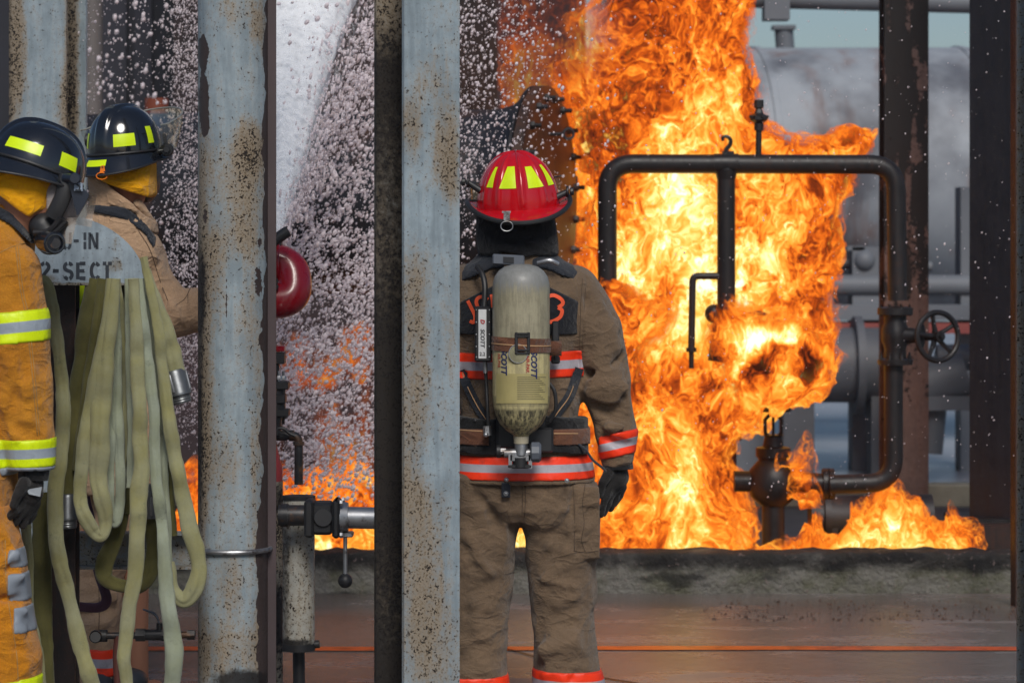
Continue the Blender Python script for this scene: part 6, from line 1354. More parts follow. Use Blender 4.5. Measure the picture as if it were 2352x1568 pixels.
isopart('shoulder_strap', yoke, (Xu(1030), Y0-.2, Zv(690)), (Xu(1350), Y0+.17, Zv(560)), .006, M['strap'], man)
for pts in ([(1060, 850), (1075, 890), (1098, 935), (1118, 965)], [(1330, 845), (1310, 905), (1286, 940), (1262, 972)]):
    m = MB(); cloth_ribbon(m, D(pts, 6), 22, jacket, .008); ss_ = m.build('side_strap', M['strap'], man, angle=None)
    m = MB(); cloth_ribbon(m, D(pts, 6), 2.2, jacket, .0105); m.build('strap_thread', plain('tan_thread', srgb(190, 150, 110), .7), ss_, angle=None)
m = MB(); m.box(q(1168, 597, Y0-.16), (R(72, Y0), .02, R(24, Y0)), bev=.004, X=(1, 0, -.05)); m.build('top_plate', M['grey_plastic'], man)
m = MB(); m.box(q(1168, 597, Y0-.1715), (R(24, Y0), .002, R(13, Y0)), X=(1, 0, -.05)); m.build('plate_emblem', M['black_ink'], man)
m = MB(); m.tube(spline([q(1235, 604, Y0-.15), q(1262, 598, Y0-.16), q(1282, 606, Y0-.15)], 6), .008, 10); m.build('valve_hose', M['steel'], man)
# distress unit at the left of the cylinder
m = MB(); m.box(q(1110, 767, Y0-.215), (R(38, Y0), .03, R(124, Y0)), bev=.005, X=(1, 0, -.02)); m.tube(spline([q(1112, 706, Y0-.2), q(1114, 660, Y0-.19), q(1108, 630, Y0-.17), q(1096, 612, Y0-.14)], 6), .009, 10); m.build('distress_unit', M['rubber'], man)
m = MB(); m.box(q(1108, 767, Y0-.2315), (R(18, Y0), .003, R(110, Y0)), bev=.001); m.build('unit_label', M['white_label'], man)
fl = lambda u, v: P(u, v, Y0-.2345)
bottle_text('label_lettering', 'SCOTT', 1108, 776, 13, M['black_ink'], rot=-90, shear=.2, bold=.3, fnp=fl); bottle_text('label_lettering', '2.2', 1108, 813, 11, M['black_ink'], rot=0, shear=0, bold=.2, fnp=fl); bottle_text('label_lettering', 'D', 1108, 738, 13, M['red_ink'], rot=-90, shear=.2, bold=.6, fnp=fl)
for v_ in (712, 740, 768, 796, 820):
    for u_ in (1094, 1124): m = MB(); m.sph(q(u_, v_, Y0-.231), .0028, 10, 6); m.build('case_screw', M['steel'], man)
m = MB(); m.tube(spline([q(1114, 826, Y0-.2), q(1117, 880, Y0-.19), q(1120, 940, Y0-.2), q(1122, 1000, Y0-.19)], 8), .0055, 10); m.build('air_hose', M['rubber'], man); m = MB(); m.tube(spline([q(1262, 880, Y0-.19), q(1274, 900, Y0-.2), q(1276, 940, Y0-.2), q(1262, 968, Y0-.19)], 6), .006, 10); m.build('air_hose', M['rubber'], man)
m = MB(); m.cyl(q(1114, 828, Y0-.2), q(1115, 856, Y0-.198), .007, n=12); m.build('hose_fitting', M['steel'], man); m = MB(); m.cyl(q(1118, 978, Y0-.2), q(1120, 1000, Y0-.2), .012, n=6); m.sph(q(1116, 998, Y0-.215), .008, 12, 8); m.build('hose_fitting', M['steel'], man)
m = MB(); m.box(q(1276, 768, Y0-.18), (R(16, Y0), .03, R(60, Y0)), bev=.004); m.box(q(1276, 826, Y0-.18), (R(20, Y0), .025, R(18, Y0)), bev=.004); m.cyl(q(1276, 790, Y0-.19), q(1276, 826, Y0-.19), .006); m.build('side_clip', M['rubber'], man)
m = MB(); m.tube(spline([q(1330, 1020, Y0-.12), q(1345, 1032, Y0-.14), q(1362, 1056, Y0-.14), q(1384, 1074, Y0-.13), q(1392, 1082, Y0-.12)], 6), .006, 8, flat=.4); m.build('loose_strap_end', M['strap'], man)

for pts in ([(1316, 1112), (1320, 1180), (1319, 1262)], [(1199, 1112), (1200, 1150), (1199, 1186)], [(1206, 1112), (1207, 1150), (1205, 1184)], [(1344, 1112), (1338, 1160), (1342, 1200), (1336, 1240), (1344, 1266)], [(1318, 1264), (1345, 1268), (1374, 1264)], [(1062, 1120), (1056, 1200), (1054, 1290)]): seam(man, trousers, pts)
for pts in ([(1338, 640), (1334, 700), (1332, 780), (1328, 860)], [(1345, 660), (1341, 720), (1338, 800)], [(1060, 1093), (1200, 1093), (1340, 1093)]): seam(man, jacket, pts)
# ================= taller firefighter with black helmet, tan jacket =================
Y2 = 9.6; q = lambda u, v, Y=Y2: P(u, v, Y); s = R(1, Y2); Xu2 = lambda u: P(u, 0, Y2)[0]; Zv2 = lambda v: P(0, v, Y2)[2]
m2n = thing('person', (q(265, 0)[0], Y2, 0), 'firefighter in light tan jacket and black helmet with yellow neck shroud, behind the hose rack', 'person')
def body2(X, Y, Z):
    cx = Xu2(275); d = ell(X, Y, Z, (Xu2(300), Y2, Zv2(385)), (.08, .10, .12)); d = smin(d, ell(X, Y, Z, (Xu2(330), Y2+.085, Zv2(400)), (.02, .03, .025)), .02)
    d = smin(d, cap(X, Y, Z, (Xu2(290), Y2, Zv2(430)), (cx, Y2, Zv2(540)), .056, .07), .03)
    d = smin(d, loft(X, Y, Z, [(Zv2(510), cx, Y2, .10, .07), (Zv2(570), cx-.01, Y2, .11, .08), (Zv2(850), cx, Y2, .13, .10), (Zv2(1090), cx, Y2, .16, .11)]), .03)
    for hx in (-1, 1): d = smin(d, cap(X, Y, Z, (cx+hx*.08, Y2, Zv2(1080)), (cx+hx*.10-.05, Y2, .45), .075, .05), .03); d = smin(d, cap(X, Y, Z, (cx+hx*.10-.05, Y2, .45), (cx+hx*.11-.05, Y2+.02, .08), .048, .035), .02); d = smin(d, cap(X, Y, Z, (cx+hx*.11-.05, Y2-.02, .05), (cx+hx*.12-.02, Y2+.15, .04), .034, .03), .02)
    d = smin(d, cap(X, Y, Z, (Xu2(316), Y2, Zv2(600)), (Xu2(395), Y2+.01, Zv2(725)), .038, .034), .03); d = smin(d, cap(X, Y, Z, (Xu2(400), Y2+.01, Zv2(730)), (Xu2(540), Y2+.05, Zv2(690)), .036, .026), .02); d = smin(d, ell(X, Y, Z, (Xu2(575), Y2+.06, Zv2(685)), (.05, .03, .03)), .02)
    d = smin(d, cap(X, Y, Z, (Xu2(215), Y2, Zv2(590)), (Xu2(175), Y2+.03, Zv2(760)), .048, .038), .03); d = smin(d, cap(X, Y, Z, (Xu2(175), Y2+.03, Zv2(760)), (Xu2(200), Y2+.2, Zv2(800)), .036, .026), .02)
    return d
isopart('body', body2, (Xu2(80), 9.35, 0), (Xu2(640), 9.9, 1.82), .016, M['skin'], m2n)
tor2 = [(Zv2(1130), Xu2(262), Y2, R(140, Y2), .16), (Zv2(1000), Xu2(265), Y2, R(125, Y2), .15), (Zv2(800), Xu2(268), Y2, R(122, Y2), .15), (Zv2(640), Xu2(270), Y2, R(118, Y2), .145), (Zv2(570), Xu2(268), Y2, R(104, Y2), .13), (Zv2(520), Xu2(268), Y2, R(78, Y2), .115), (Zv2(480), Xu2(272), Y2, R(62, Y2), .10)]
F2 = [(q(a, b, Y2-.09), q(c, d_, Y2-.09), w_, am) for a, b, c, d_, w_, am in ((345, 560, 390, 660, .014, .010), (350, 620, 372, 720, .02, -.012), (368, 700, 400, 668, .012, -.016), (385, 690, 420, 740, .018, .012), (430, 650, 420, 760, .018, -.010), (445, 640, 450, 740, .014, .010), (320, 520, 345, 580, .016, .008), (370, 740, 430, 775, .014, .010), (300, 500, 345, 540, .014, -.008), (405, 665, 440, 690, .012, -.010))]
def jacket2(X, Y, Z):
    d = loft(X, Y, Z, tor2, 2.3)
    a = cap(X, Y, Z, q(325, 575), q(352, 640), R(42, Y2), R(44, Y2)); a = smin(a, cap(X, Y, Z, q(352, 640), q(398, 722, Y2-.01), R(44, Y2), R(50, Y2)), .01); a = smin(a, cap(X, Y, Z, q(402, 722, Y2-.01), q(540, 690, Y2+.03), R(52, Y2), R(44, Y2)), .008)
    b = cap(X, Y, Z, q(215, 590), q(172, 760, Y2+.03), R(44, Y2), R(44, Y2)); b = smin(b, cap(X, Y, Z, q(172, 760, Y2+.03), q(200, 800, Y2+.2), R(44, Y2), R(36, Y2)), .01)
    d = smin(smin(d, a, .018), b, .02); d = folds(X, Y, Z, d, F2)
    sd_ = cap(X, Y, Z, q(335, 530, Y2-.13), q(380, 610, Y2-.13), 0); d = d+.004*np.exp(-(np.abs((X-Xu2(345))+(Z-Zv2(600))*.42)/.004)**2)*(X > Xu2(300))*(Y < Y2)*(Z > Zv2(700))
    return d-.006*noise(X*9, Y*9, Z*9, 23)-.0035*noise(X*21, Y*21, Z*21, 24)
isopart('jacket', jacket2, (Xu2(90), Y2-.22, Zv2(1140)), (Xu2(600), Y2+.28, Zv2(470)), .0075, M['tan_light'], m2n)
def collar2(X, Y, Z):
    cx = Xu2(285)+(Zv2(500)-Z)*-.25
    k = [(Zv2(540), Xu2(278), Y2, R(88, Y2), .12), (Zv2(490), Xu2(282), Y2, R(76, Y2), .11), (Zv2(440), Xu2(276), Y2, R(70, Y2), .10), (Zv2(395), Xu2(266), Y2, R(66, Y2), .10)]
    d = loft(X, Y, Z, k, 2.2); d = smax(d, -loft(X, Y, Z, [(a_, b, c, d2-.012, e-.012) for a_, b, c, d2, e in k], 2.2, False), .004)
    d = smax(d, (Z-Zv2(405))+(X-Xu2(230))*.80, .006)   # top edge slopes down towards the front
    d = folds(X, Y, Z, d, [(q(250, 440, Y2-.11), q(330, 480, Y2-.1), .010, .008), (q(240, 470, Y2-.11), q(320, 500, Y2-.1), .012, -.009)])
    return d-.003*noise(X*20, Y*20, Z*20, 3)
isopart('collar', collar2, (Xu2(180), Y2-.15, Zv2(545)), (Xu2(400), Y2+.15, Zv2(390)), .0065, M['tan_light'], m2n)
def tongue(X, Y, Z): return cap(X, Y, Z, q(318, 470, Y2-.05), q(347, 506, Y2-.03), .018, .012)-.003*noise(X*30, Y*30, Z*30, 3)
isopart('collar_tab', tongue, q(290, 530, Y2-.1), q(370, 440, Y2+.02)+A(0, 0, 0), .005, M['tan_light'], m2n)
def strap2(X, Y, Z):
    sl_ = np.interp(X, [Xu2(200), Xu2(250), Xu2(300), Xu2(340), Xu2(360)], [Zv2(470), Zv2(480), Zv2(492), Zv2(522), Zv2(556)])
    return np.maximum(np.maximum(jacket2(X, Y, Z)-.012, np.abs(Z-sl_)-R(13, Y2)), np.maximum(Xu2(195)-X, np.maximum(X-Xu2(362), Y-Y2)))
isopart('shoulder_strap', strap2, (Xu2(190), Y2-.2, Zv2(580)), (Xu2(370), Y2, Zv2(440)), .006, M['strap'], m2n)
def shroud2(X, Y, Z):
    d = loft(X, Y, Z, [(Zv2(462), Xu2(288), Y2-.005, R(72, Y2), .112), (Zv2(420), Xu2(290), Y2-.005, R(70, Y2), .112), (Zv2(350), Xu2(292), Y2, R(66, Y2), .11)], 2.3)
    low = np.interp(X, [Xu2(215), Xu2(250), Xu2(300), Xu2(345), Xu2(360)], [Zv2(412), Zv2(420), Zv2(440), Zv2(454), Zv2(448)])
    d = smax(d, low-Z, .006); d = folds(X, Y, Z, d, [(q(270, 415, Y2-.12), q(350, 440, Y2-.09), .008, .006), (q(300, 432, Y2-.12), q(352, 446, Y2-.09), .006, -.006), (q(340, 440, Y2-.1), q(352, 400, Y2-.08), .007, .006), (q(280, 400, Y2-.12), q(340, 425, Y2-.09), .012, -.004)])
    return d-.002*noise(X*20, Y*20, Z*20, 3)
isopart('neck_shroud', shroud2, (Xu2(205), Y2-.14, Zv2(470)), (Xu2(370), Y2+.14, Zv2(345)), .0055, M['yellow_shroud'], m2n)
isopart('face_mask', lambda X, Y, Z: ell(X, Y, Z, q(332, 415, Y2+.06), (R(36, Y2), .10, R(52, Y2))), q(280, 490, Y2-.06), q(385, 340, Y2+.18), .009, M['rubber'], m2n)
T, dome, brim, patch, Rm = helmet(m2n, q(288, 350), math.radians(30), math.radians(6), math.radians(-2), (R(82, Y2), .136, R(107, Y2)), M['black_shell'], 'smooth')
patch(294, 328, .09, .26); patch(222, 238, .09, .30); patch(350, 362, .10, .34); patch(250, 284, .30, .62, onbrim=True)
br_ = T((-.035, -.165, -.062)); ob = q(236, 392, Y2-.165)
m = MB(); m.prism([ob+A(-.006, 0, .016), ob+A(.004, 0, .018), ob+A(.010, 0, -.012), ob+A(-.012, 0, -.014)], A(0, .005, 0)); m.tube([ob+A(math.cos(a)*.018-.003, -.002, math.sin(a)*.011-.018) for a in np.linspace(0, 2*math.pi, 24, endpoint=False)], .0020, 6, closed=True); m.build('hang_ring', M['orange_part'], m2n)
m = MB(); m.sph(ob+A(-.001, -.002, .012), .003, 10, 6); m.build('ring_rivet', M['dark_steel'], m2n)
m = MB(); kp = q(384, 344, Y2-.05); kq = q(366, 350, Y2-.04)
m.cyl(kq-A(.02, 0, 0), kp, .014, .011); m.cyl(kp-A(0, .012, 0), kp+A(.0, .012, 0), .022, n=20, bev=.003); m.cyl(kp-A(0, .024, 0), kp-A(0, .010, 0), .012, n=10, bev=.002); m.tube([kp, q(380, 325, Y2-.045), q(376, 308, Y2-.04)], .007, 8); m.build('visor_knob', M['rubber'], m2n); m = MB(); kl = q(200, 322, Y2+.0); m.cyl(kl-A(.006, 0, 0), kl+A(.012, 0, 0), .022, n=18, bev=.003); m.build('visor_knob', M['rubber'], m2n)
m = MB(); TH = np.radians(np.linspace(-8, 188, 44)); a_, b_ = R(82, Y2), .136
vr = lambda t_: [T(((a_+.030+.010*z)*math.cos(t_), (b_+.048+.02*z)*math.sin(t_)+.015, z_)) for z, z_ in ((0, .0), (1, .04), (2, .08), (2.2, .085+.05*max(0, math.sin(t_))))]
m.grid(np.array([vr(t_) for t_ in TH])); m.build('face_shield', M['visor'], m2n, angle=None)
m = MB(); m.tube(np.array([vr(t_)[3] for t_ in TH]), .0028, 6); m.tube(np.array([vr(t_)[0] for t_ in TH]), .0022, 6); m.build('shield_rim', plain('milky_shield_edge', srgb(150, 150, 140), .3), m2n)
# trousers, only the near leg shows between the hoses
lg2 = [[(Zv2(1090), Xu2(310), Y2, R(72, Y2), .12), (Zv2(1250), Xu2(258), Y2, R(66, Y2), .115), (Zv2(1340), Xu2(222), Y2-.01, R(62, Y2), .11), (Zv2(1400), Xu2(218), Y2, R(62, Y2), .105), (Zv2(1480), Xu2(214), Y2, R(55, Y2), .10), (Zv2(1560), Xu2(212), Y2, R(56, Y2), .10), (Zv2(1580), Xu2(212), Y2, R(56, Y2), .10)],
       [(Zv2(1090), Xu2(220), Y2+.04, R(72, Y2), .12), (Zv2(1250), Xu2(150), Y2+.05, R(66, Y2), .115), (Zv2(1580), Xu2(110), Y2+.05, R(56, Y2), .10)]]
def trous2(X, Y, Z):
    d = smin(loft(X, Y, Z, lg2[0], 2.2), loft(X, Y, Z, lg2[1], 2.2), .01)
    d = folds(X, Y, Z, d, [(q(180, 1385, Y2-.1), q(270, 1365, Y2-.1), .016, .016), (q(190, 1410, Y2-.1), q(275, 1400, Y2-.1), .014, -.014), (q(240, 1350, Y2-.1), q(280, 1390, Y2-.1), .016, .014), (q(180, 1330, Y2-.1), q(240, 1320, Y2-.1), .02, -.008), (q(190, 1440, Y2-.1), q(260, 1430, Y2-.1), .014, .010)])
    return d-.006*noise(X*10, Y*10, Z*12, 31)-.003*noise(X*24, Y*24, Z*24, 32)
isopart('trousers', trous2, (Xu2(30), Y2-.18, Zv2(1590)), (Xu2(400), Y2+.22, Zv2(1080)), .008, M['tan_light'], m2n)
bands(m2n, trous2, (Xu2(140), Y2-.18, Zv2(1580)), (Xu2(290), Y2+.2, Zv2(1450)), [(q(220, 1512), (.10, 0, 1), R(31, Y2), None)], M['red_trim'], .007)
m = MB(); bc = q(296, 1560, Y2-.02); m.sph(bc, (R(44, Y2), .07, R(28, Y2)), 20, 12); m.sph((Xu2(230), Y2, .08), (.06, .14, .07), 18, 10); m.sph((Xu2(110), Y2+.05, .06), (.055, .14, .055), 18, 10); m.build('boots', M['dark_rubber_grey'], m2n)

# ================= near firefighter at the left edge, gold gear =================
Y1 = 8.0; q = lambda u, v, Y=Y1: P(u, v, Y); s = R(1, Y1); Xa = lambda u: P(u, 0, Y1)[0]; Za = lambda v: P(0, v, Y1)[2]
m1 = thing('person', (q(-30, 0)[0], Y1, 0), 'firefighter in gold jacket and black helmet bending towards the rack at the left edge', 'person')
def body1(X, Y, Z):
    d = ell(X, Y, Z, (Xa(80), Y1, Za(430)), (.10, .08, .12)); d = smin(d, ell(X, Y, Z, (Xa(160), Y1, Za(450)), (.03, .02, .025)), .02); d = smin(d, cap(X, Y, Z, (Xa(60), Y1, Za(470)), (Xa(-10), Y1+.02, Za(580)), .058, .075), .03)
    d = smin(d, loft(X, Y, Z, [(Za(540), Xa(-30), Y1+.04, .10, .10), (Za(620), Xa(-40), Y1+.05, .12, .17), (Za(900), Xa(-60), Y1+.05, .11, .15), (Za(1180), Xa(-60), Y1+.05, .12, .16)]), .03)
    d = smin(d, cap(X, Y, Z, (Xa(15), Y1-.04, Za(620)), (Xa(50), Y1-.05, Za(850)), .05, .04), .03); d = smin(d, cap(X, Y, Z, (Xa(50), Y1-.05, Za(850)), (Xa(75), Y1-.04, Za(1100)), .038, .027), .02)
    for yk in (-.05, .15): d = smin(d, cap(X, Y, Z, (Xa(-50), Y1+yk, Za(1190)), (Xa(0), Y1+yk, .45), .08, .052), .03); d = smin(d, cap(X, Y, Z, (Xa(0), Y1+yk, .45), (Xa(-10), Y1+yk, .07), .05, .036), .02); d = smin(d, cap(X, Y, Z, (Xa(-20), Y1+yk, .05), (Xa(90), Y1+yk, .04), .036, .03), .02)
    return d
isopart('body', body1, (Xa(-260), 7.75, 0), (Xa(230), 8.35, 1.8), .017, M['skin'], m1)
A1 = [(22, 622, 70), (34, 740, 74), (48, 880, 72), (66, 1000, 58), (70, 1060, 54)]
F1 = [(q(a, b, Y1-.13), q(c, d_, Y1-.13), w_, am) for a, b, c, d_, w_, am in ((10, 800, 60, 900, .022, .016), (30, 940, 60, 830, .018, -.014), (60, 960, 110, 990, .014, .010), (15, 960, 60, 1000, .014, -.012), (85, 640, 95, 720, .018, .008), (90, 800, 120, 900, .018, -.008), (20, 640, 30, 760, .02, -.008), (60, 830, 110, 870, .018, .010), (40, 985, 100, 995, .010, -.010), (0, 920, 30, 1000, .018, .012), (20, 560, 80, 580, .014, .006))]
def sleeve1(X, Y, Z):
    d = None
    for (a, b) in zip(A1[:-1], A1[1:]):
        c = cap(X, Y, Z, q(a[0], a[1], Y1-.05), q(b[0], b[1], Y1-.05), a[2]*s, b[2]*s); d = c if d is None else smin(d, c, .012)
    return smax(d, Za(1072)-Z, .006)
def jacket1(X, Y, Z):
    t_ = loft(X, Y, Z, [(Za(1178), Xa(-70), Y1+.05, .135, .20), (Za(1000), Xa(-70), Y1+.05, .125, .19), (Za(800), Xa(-60), Y1+.05, .125, .19), (Za(640), Xa(-45), Y1+.05, .13, .20), (Za(560), Xa(-20), Y1+.04, .11, .16), (Za(500), Xa(0), Y1+.03, .075, .09), (Za(470), Xa(10), Y1+.02, .06, .07)], 2.3)
    d = smin(t_, sleeve1(X, Y, Z), .02)
    far_arm = cap(X, Y, Z, q(0, 640, Y1+.22), q(60, 860, Y1+.26), .07, .06); d = smin(d, far_arm, .02)
    d = folds(X, Y, Z, d, F1)
    d = d+.004*np.exp(-(np.abs(X-Xa(45)-(Za(600)-Z)*.105)/.0035)**2)*(Y < Y1)*(Z < Za(560))+.004*np.exp(-(np.abs(Z-Za(562)+(X-Xa(40))*(X-Xa(40))*1.4)/.0035)**2)*(Y < Y1)
    return d-.005*noise(X*9, Y*9, Z*9, 41)-.0025*noise(X*22, Y*22, Z*22, 42)
isopart('jacket', jacket1, (Xa(-260), Y1-.18, Za(1190)), (Xa(150), Y1+.40, Za(460)), .0075, M['gold_dark'], m1)
sl1 = lambda X, Y, Z: sleeve1(X, Y, Z)-.025
bands(m1, jacket1, (Xa(-60), Y1-.19, Za(1110)), (Xa(150), Y1+.12, Za(600)), [(q(60, 748), (-.10, 0, 1), R(37, Y1), lambda X, Y, Z: smax(sl1(X, Y, Z), (Xa(-60)-X), .002)), (q(66, 1036), (-.03, 0, 1), R(33, Y1), sl1)], M['lime_trim'], .0065)
bands(m1, jacket1, (Xa(-10), Y1-.19, Za(1110)), (Xa(150), Y1+.12, Za(1040)), [(q(70, 1076), (-.03, 0, 1), R(10, Y1), sl1)], M['silver_trim'], .0055, 'cuff_trim', .005)
fn = glove_fn(q(74, 1085, Y1-.05), q(68, 1130, Y1-.05), [(q(48, 1150, Y1-.07), q(36, 1172, Y1-.08), q(18, 1188, Y1-.075)), (q(58, 1158, Y1-.055), q(48, 1180, Y1-.06), q(36, 1200, Y1-.055)), (q(68, 1160, Y1-.04), q(62, 1184, Y1-.04), q(52, 1206, Y1-.035)), (q(80, 1156, Y1-.02), q(76, 1176, Y1-.02), q(66, 1196, Y1-.015))], (q(56, 1108, Y1-.09), q(42, 1135, Y1-.10), q(30, 1160, Y1-.10)), R(30, Y1), 8)
isopart('glove', fn, q(-5, 1225, Y1-.15), q(125, 1080, Y1+.05), .0042, M['glove'], m1)
m = MB(); m.tube([q(78, 1078, Y1-.05), q(76, 1100, Y1-.05)], [R(36, Y1), R(34, Y1)], 24); m.build('glove_cuff', M['black_cloth'], m1)
m = MB(); m.prism([q(62, 1124, Y1-.095), q(96, 1118, Y1-.092), q(92, 1140, Y1-.09), q(66, 1134, Y1-.095)], A(0, .01, 0)); m.build('knuckle_guard', plain('pale_grey_vinyl', srgb(150, 156, 162), .5), m1)
def strap1(X, Y, Z):
    sl_ = np.interp(X, [Xa(-40), Xa(0), Xa(40), Xa(80)], [Za(470), Za(484), Za(506), Za(548)])
    return np.maximum(np.maximum(jacket1(X, Y, Z)-.012, np.abs(Z-sl_)-R(13, Y1)), np.maximum(X-Xa(85), Y-Y1))
isopart('shoulder_strap', strap1, (Xa(-80), Y1-.2, Za(580)), (Xa(95), Y1, Za(440)), .006, M['strap'], m1)
def shroud1(X, Y, Z):
    d = loft(X, Y, Z, [(Za(510), Xa(30), Y1, R(88, Y1), .095), (Za(460), Xa(44), Y1, R(92, Y1), .10), (Za(400), Xa(56), Y1, R(92, Y1), .10), (Za(340), Xa(66), Y1, R(84, Y1), .095)], 2.2)
    low = np.interp(X, [Xa(-60), Xa(0), Xa(60), Xa(78), Xa(95), Xa(120), Xa(150)], [Za(420), Za(440), Za(488), Za(500), Za(488), Za(478), Za(430)])
    d = smax(d, low-Z, .006); d = smax(d, (X-Xa(134))+(Za(440)-Z)*.2, .006)
    return folds(X, Y, Z, d, [(q(0, 400, Y1-.1), q(70, 470, Y1-.09), .016, -.006), (q(20, 440, Y1-.1), q(90, 490, Y1-.09), .010, .007), (q(90, 420, Y1-.1), q(125, 460, Y1-.09), .012, .005)])-.0025*noise(X*18, Y*18, Z*18, 3)
isopart('neck_shroud', shroud1, (Xa(-70), Y1-.13, Za(520)), (Xa(160), Y1+.13, Za(345)), .0055, M['yellow_shroud'], m1)
T, dome, brim, patch, Rm = helmet(m1, q(80, 392), math.radians(72), math.radians(-20), math.radians(-3), (.118, R(112, Y1), R(112, Y1)), M['black_shell'], 'smooth')
patch(306, 354, .12, .27); patch(378, 405, .10, .29); patch(262, 286, .14, .34, onbrim=True)
isopart('inner_hood', lambda X, Y, Z: ell(X, Y, Z, q(138, 462, Y1+.0), (R(50, Y1), .085, R(62, Y1))), q(100, 540, Y1-.1), q(200, 380, Y1+.1), .008, M['grey_hood'], m1)
m = MB(); m.tube(spline([q(150, 400, Y1-.09), q(148, 440, Y1-.095), q(134, 475, Y1-.095), q(120, 500, Y1-.09)], 6), [.018, .020, .022, .024]+[.024]*15, 12, flat=.5); m.tube(spline([q(142, 500, Y1-.09), q(115, 530, Y1-.08), q(80, 535, Y1-.07)], 6), .016, 10, flat=.6); m.tube([q(150, 505, Y1-.08), q(108, 548, Y1-.08)], .012, 10); m.build('mask_harness', M['rubber'], m1)
isopart('mask_body', lambda X, Y, Z: smin(cap(X, Y, Z, q(100, 520, Y1-.04), q(118, 552, Y1-.05), .042, .035), cap(X, Y, Z, q(140, 490, Y1-.02), q(112, 560, Y1-.03), .03, .03), .02), q(40, 620, Y1-.12), q(180, 440, Y1+.04), .006, M['rubber'], m1)
m = MB(); m.cyl(q(104, 552, Y1-.06), q(126, 559, Y1-.125), R(26, Y1), n=32, bev=.003); m.torus(q(127, 559, Y1-.127), nrm(A(.3, -1, 0)), R(20, Y1), .004, 28, 8); m.build('regulator', M['black_shell'], m1)
m = MB(); m.cyl(q(126, 559, Y1-.120), q(127, 559, Y1-.1265), R(12, Y1), n=24); m.build('regulator_port', M['dark_steel'], m1)
m = MB(); m.grid(np.array([[q(u+dv*.0, v, Y1-.07+.05*math.sin(t_*2.5)) for (u, v) in ((168-8*t_, 440+75*t_*1.0), (198-10*t_, 440+78*t_), (222-12*t_, 448+74*t_))] for dv, t_ in [(0, x) for x in np.linspace(0, 1, 10)]])); m.grid(np.array([[q(150-14*t_+dx, 500+60*t_, Y1-.05-.03*math.sin(dx*.08)) for dx in (0, 14, 28)] for t_ in np.linspace(0, 1, 8)])); m.build('mask_lens', M['lens'], m1, angle=None)
m = MB(); m.prism([q(160, 402, Y1-.12), q(204, 446, Y1-.11), q(199, 462, Y1-.11), q(178, 498, Y1-.11), q(170, 470, Y1-.12), q(158, 420, Y1-.12)], A(0, .012, 0)); m.cyl(q(172, 410, Y1-.115), q(172, 410, Y1-.145), R(13, Y1), n=20, bev=.003); m.cyl(q(148, 408, Y1-.10), q(170, 410, Y1-.12), .012); m.build('visor_bracket', plain('navy_plastic', srgb(28, 36, 50), .4, 0, .1), m1)
m = MB(); m.box(q(180, 429, Y1-.1225), (R(19, Y1), .002, R(19, Y1)), X=(1, 0, -.06)); m.build('bracket_emblem', plain('pale_print', srgb(140, 154, 172), .5), m1)
m = MB(); m.tube(spline([q(176, 424, Y1-.125), q(183, 428, Y1-.125), q(182, 436, Y1-.125)], 4), .0022, 6); m.tube([q(173, 436, Y1-.125), q(187, 437, Y1-.125)], .0015, 6); m.build('emblem_mark', M['black_ink'], m1)
# trousers with grey knee trim
k1 = [(Za(1150), Xa(-60), Y1-.03, R(95, Y1), .12), (Za(1215), Xa(-50), Y1-.03, R(95, Y1), .12), (Za(1300), Xa(-30), Y1-.03, R(100, Y1), .12), (Za(1360), Xa(-20), Y1-.03, R(92, Y1), .115), (Za(1440), Xa(-5), Y1-.03, R(92, Y1), .115), (Za(1500), Xa(0), Y1-.03, R(98, Y1), .115), (Za(1600), Xa(0), Y1-.03, R(98, Y1), .11), (.13, Xa(0), Y1-.03, R(88, Y1), .11)]
def trous1(X, Y, Z):
    d = loft(X, Y, Z, k1, 2.2); d2 = loft(X, Y-.19, Z, [(a, b-.05, c, d_, e) for a, b, c, d_, e in k1], 2.2); d = smin(d, d2, .01)
    d = folds(X, Y, Z, d, [(q(a, b, Y1-.12), q(c, d_, Y1-.10), w_, am) for a, b, c, d_, w_, am in ((0, 1290, 62, 1262, .014, .014), (0, 1340, 66, 1318, .014, .016), (0, 1312, 64, 1296, .010, -.014), (0, 1375, 66, 1378, .012, -.016), (0, 1400, 74, 1402, .014, .014), (20, 1220, 40, 1280, .014, .010), (30, 1450, 90, 1440, .016, .012), (40, 1490, 96, 1500, .012, -.012), (10, 1240, 30, 1330, .014, -.010), (40, 1425, 60, 1540, .012, .010))])
    return d-.006*noise(X*10, Y*10, Z*12, 51)-.004*noise(X*24, Y*24, Z*24, 52)
isopart('trousers', trous1, (Xa(-200), Y1-.2, .12), (Xa(125), Y1+.34, Za(1120)), .008, M['gold'], m1)
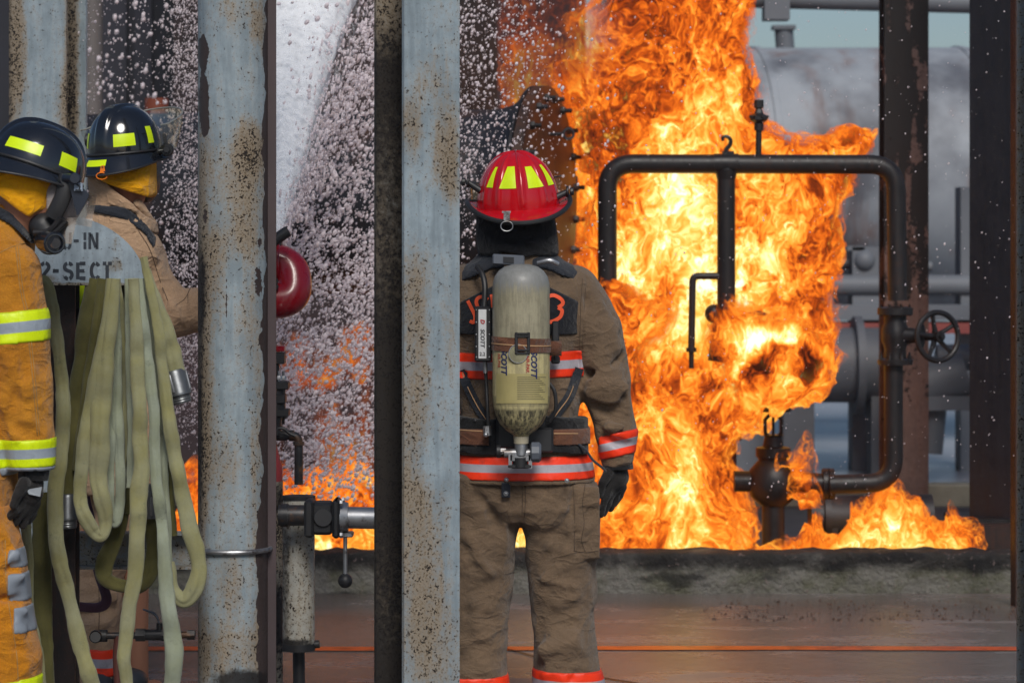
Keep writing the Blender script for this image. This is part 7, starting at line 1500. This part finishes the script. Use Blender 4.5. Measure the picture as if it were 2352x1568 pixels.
for v0, v1, u0, u1 in ((1252, 1296, 34, 80), (1306, 1372, 36, 80), (1382, 1442, 48, 92)):
    fnk = lambda X, Y, Z, v0=v0, v1=v1, u0=u0, u1=u1: np.maximum(np.maximum(trous1(X, Y, Z)-.0035, np.maximum(Za(v1)-Z, Z-Za(v0))), np.maximum(Xa(u0)-X, Y-Y1))
    isopart('knee_trim', fnk, (Xa(10), Y1-.2, Za(v1+8)), (Xa(120), Y1, Za(v0-8)), .006, M['silver_trim'], m1)
bands(m1, trous1, (Xa(-120), Y1-.2, Za(1640)), (Xa(125), Y1+.1, Za(1500)), [(q(60, 1582), (-.12, 0, 1), R(36, Y1), None)], M['lime_trim'], .007)
m = MB()
for yk in (-.03, .16): m.sph((Xa(20), Y1+yk, .06), (.15, .055, .06), 20, 12)
m.build('boots', M['rubber'], m1)
# hem of the near jacket behind the glove
isopart('jacket_hem', lambda X, Y, Z: loft(X, Y, Z, [(Za(1182), Xa(-68), Y1+.02, R(104, Y1), .16), (Za(1060), Xa(-72), Y1+.02, R(96, Y1), .16)], 2.3)-.004*noise(X*20, Y*20, Z*12, 3), (Xa(-190), Y1-.16, Za(1190)), (Xa(45), Y1+.2, Za(1050)), .008, M['gold_dark'], m1)

SY = dict(y0=Y1-.35, y1=Y1+.1)
for pts in ([(36, 566), (46, 660), (58, 715)], [(42, 566), (52, 660), (64, 714)], [(66, 785), (76, 880), (86, 1000)], [(72, 785), (82, 880), (91, 998)], [(-10, 585), (30, 566), (70, 556), (98, 566)], [(12, 1240), (14, 1330), (22, 1400), (38, 1500), (42, 1568)]): seam(m1, (jacket1 if pts[0][1] < 1100 else trous1), pts, M['seam_lt'], 1.5, **SY)
SY = dict(y0=Y2-.3, y1=Y2+.1)
for pts in ([(318, 530), (345, 575), (366, 640), (385, 690)], [(330, 600), (350, 590), (362, 596)], [(405, 700), (425, 685), (440, 655)]): seam(m2n, jacket2, pts, None, 1.8, **SY)
seam(m2n, trous2, [(226, 1320), (228, 1400), (226, 1470)], None, 1.6, **SY)
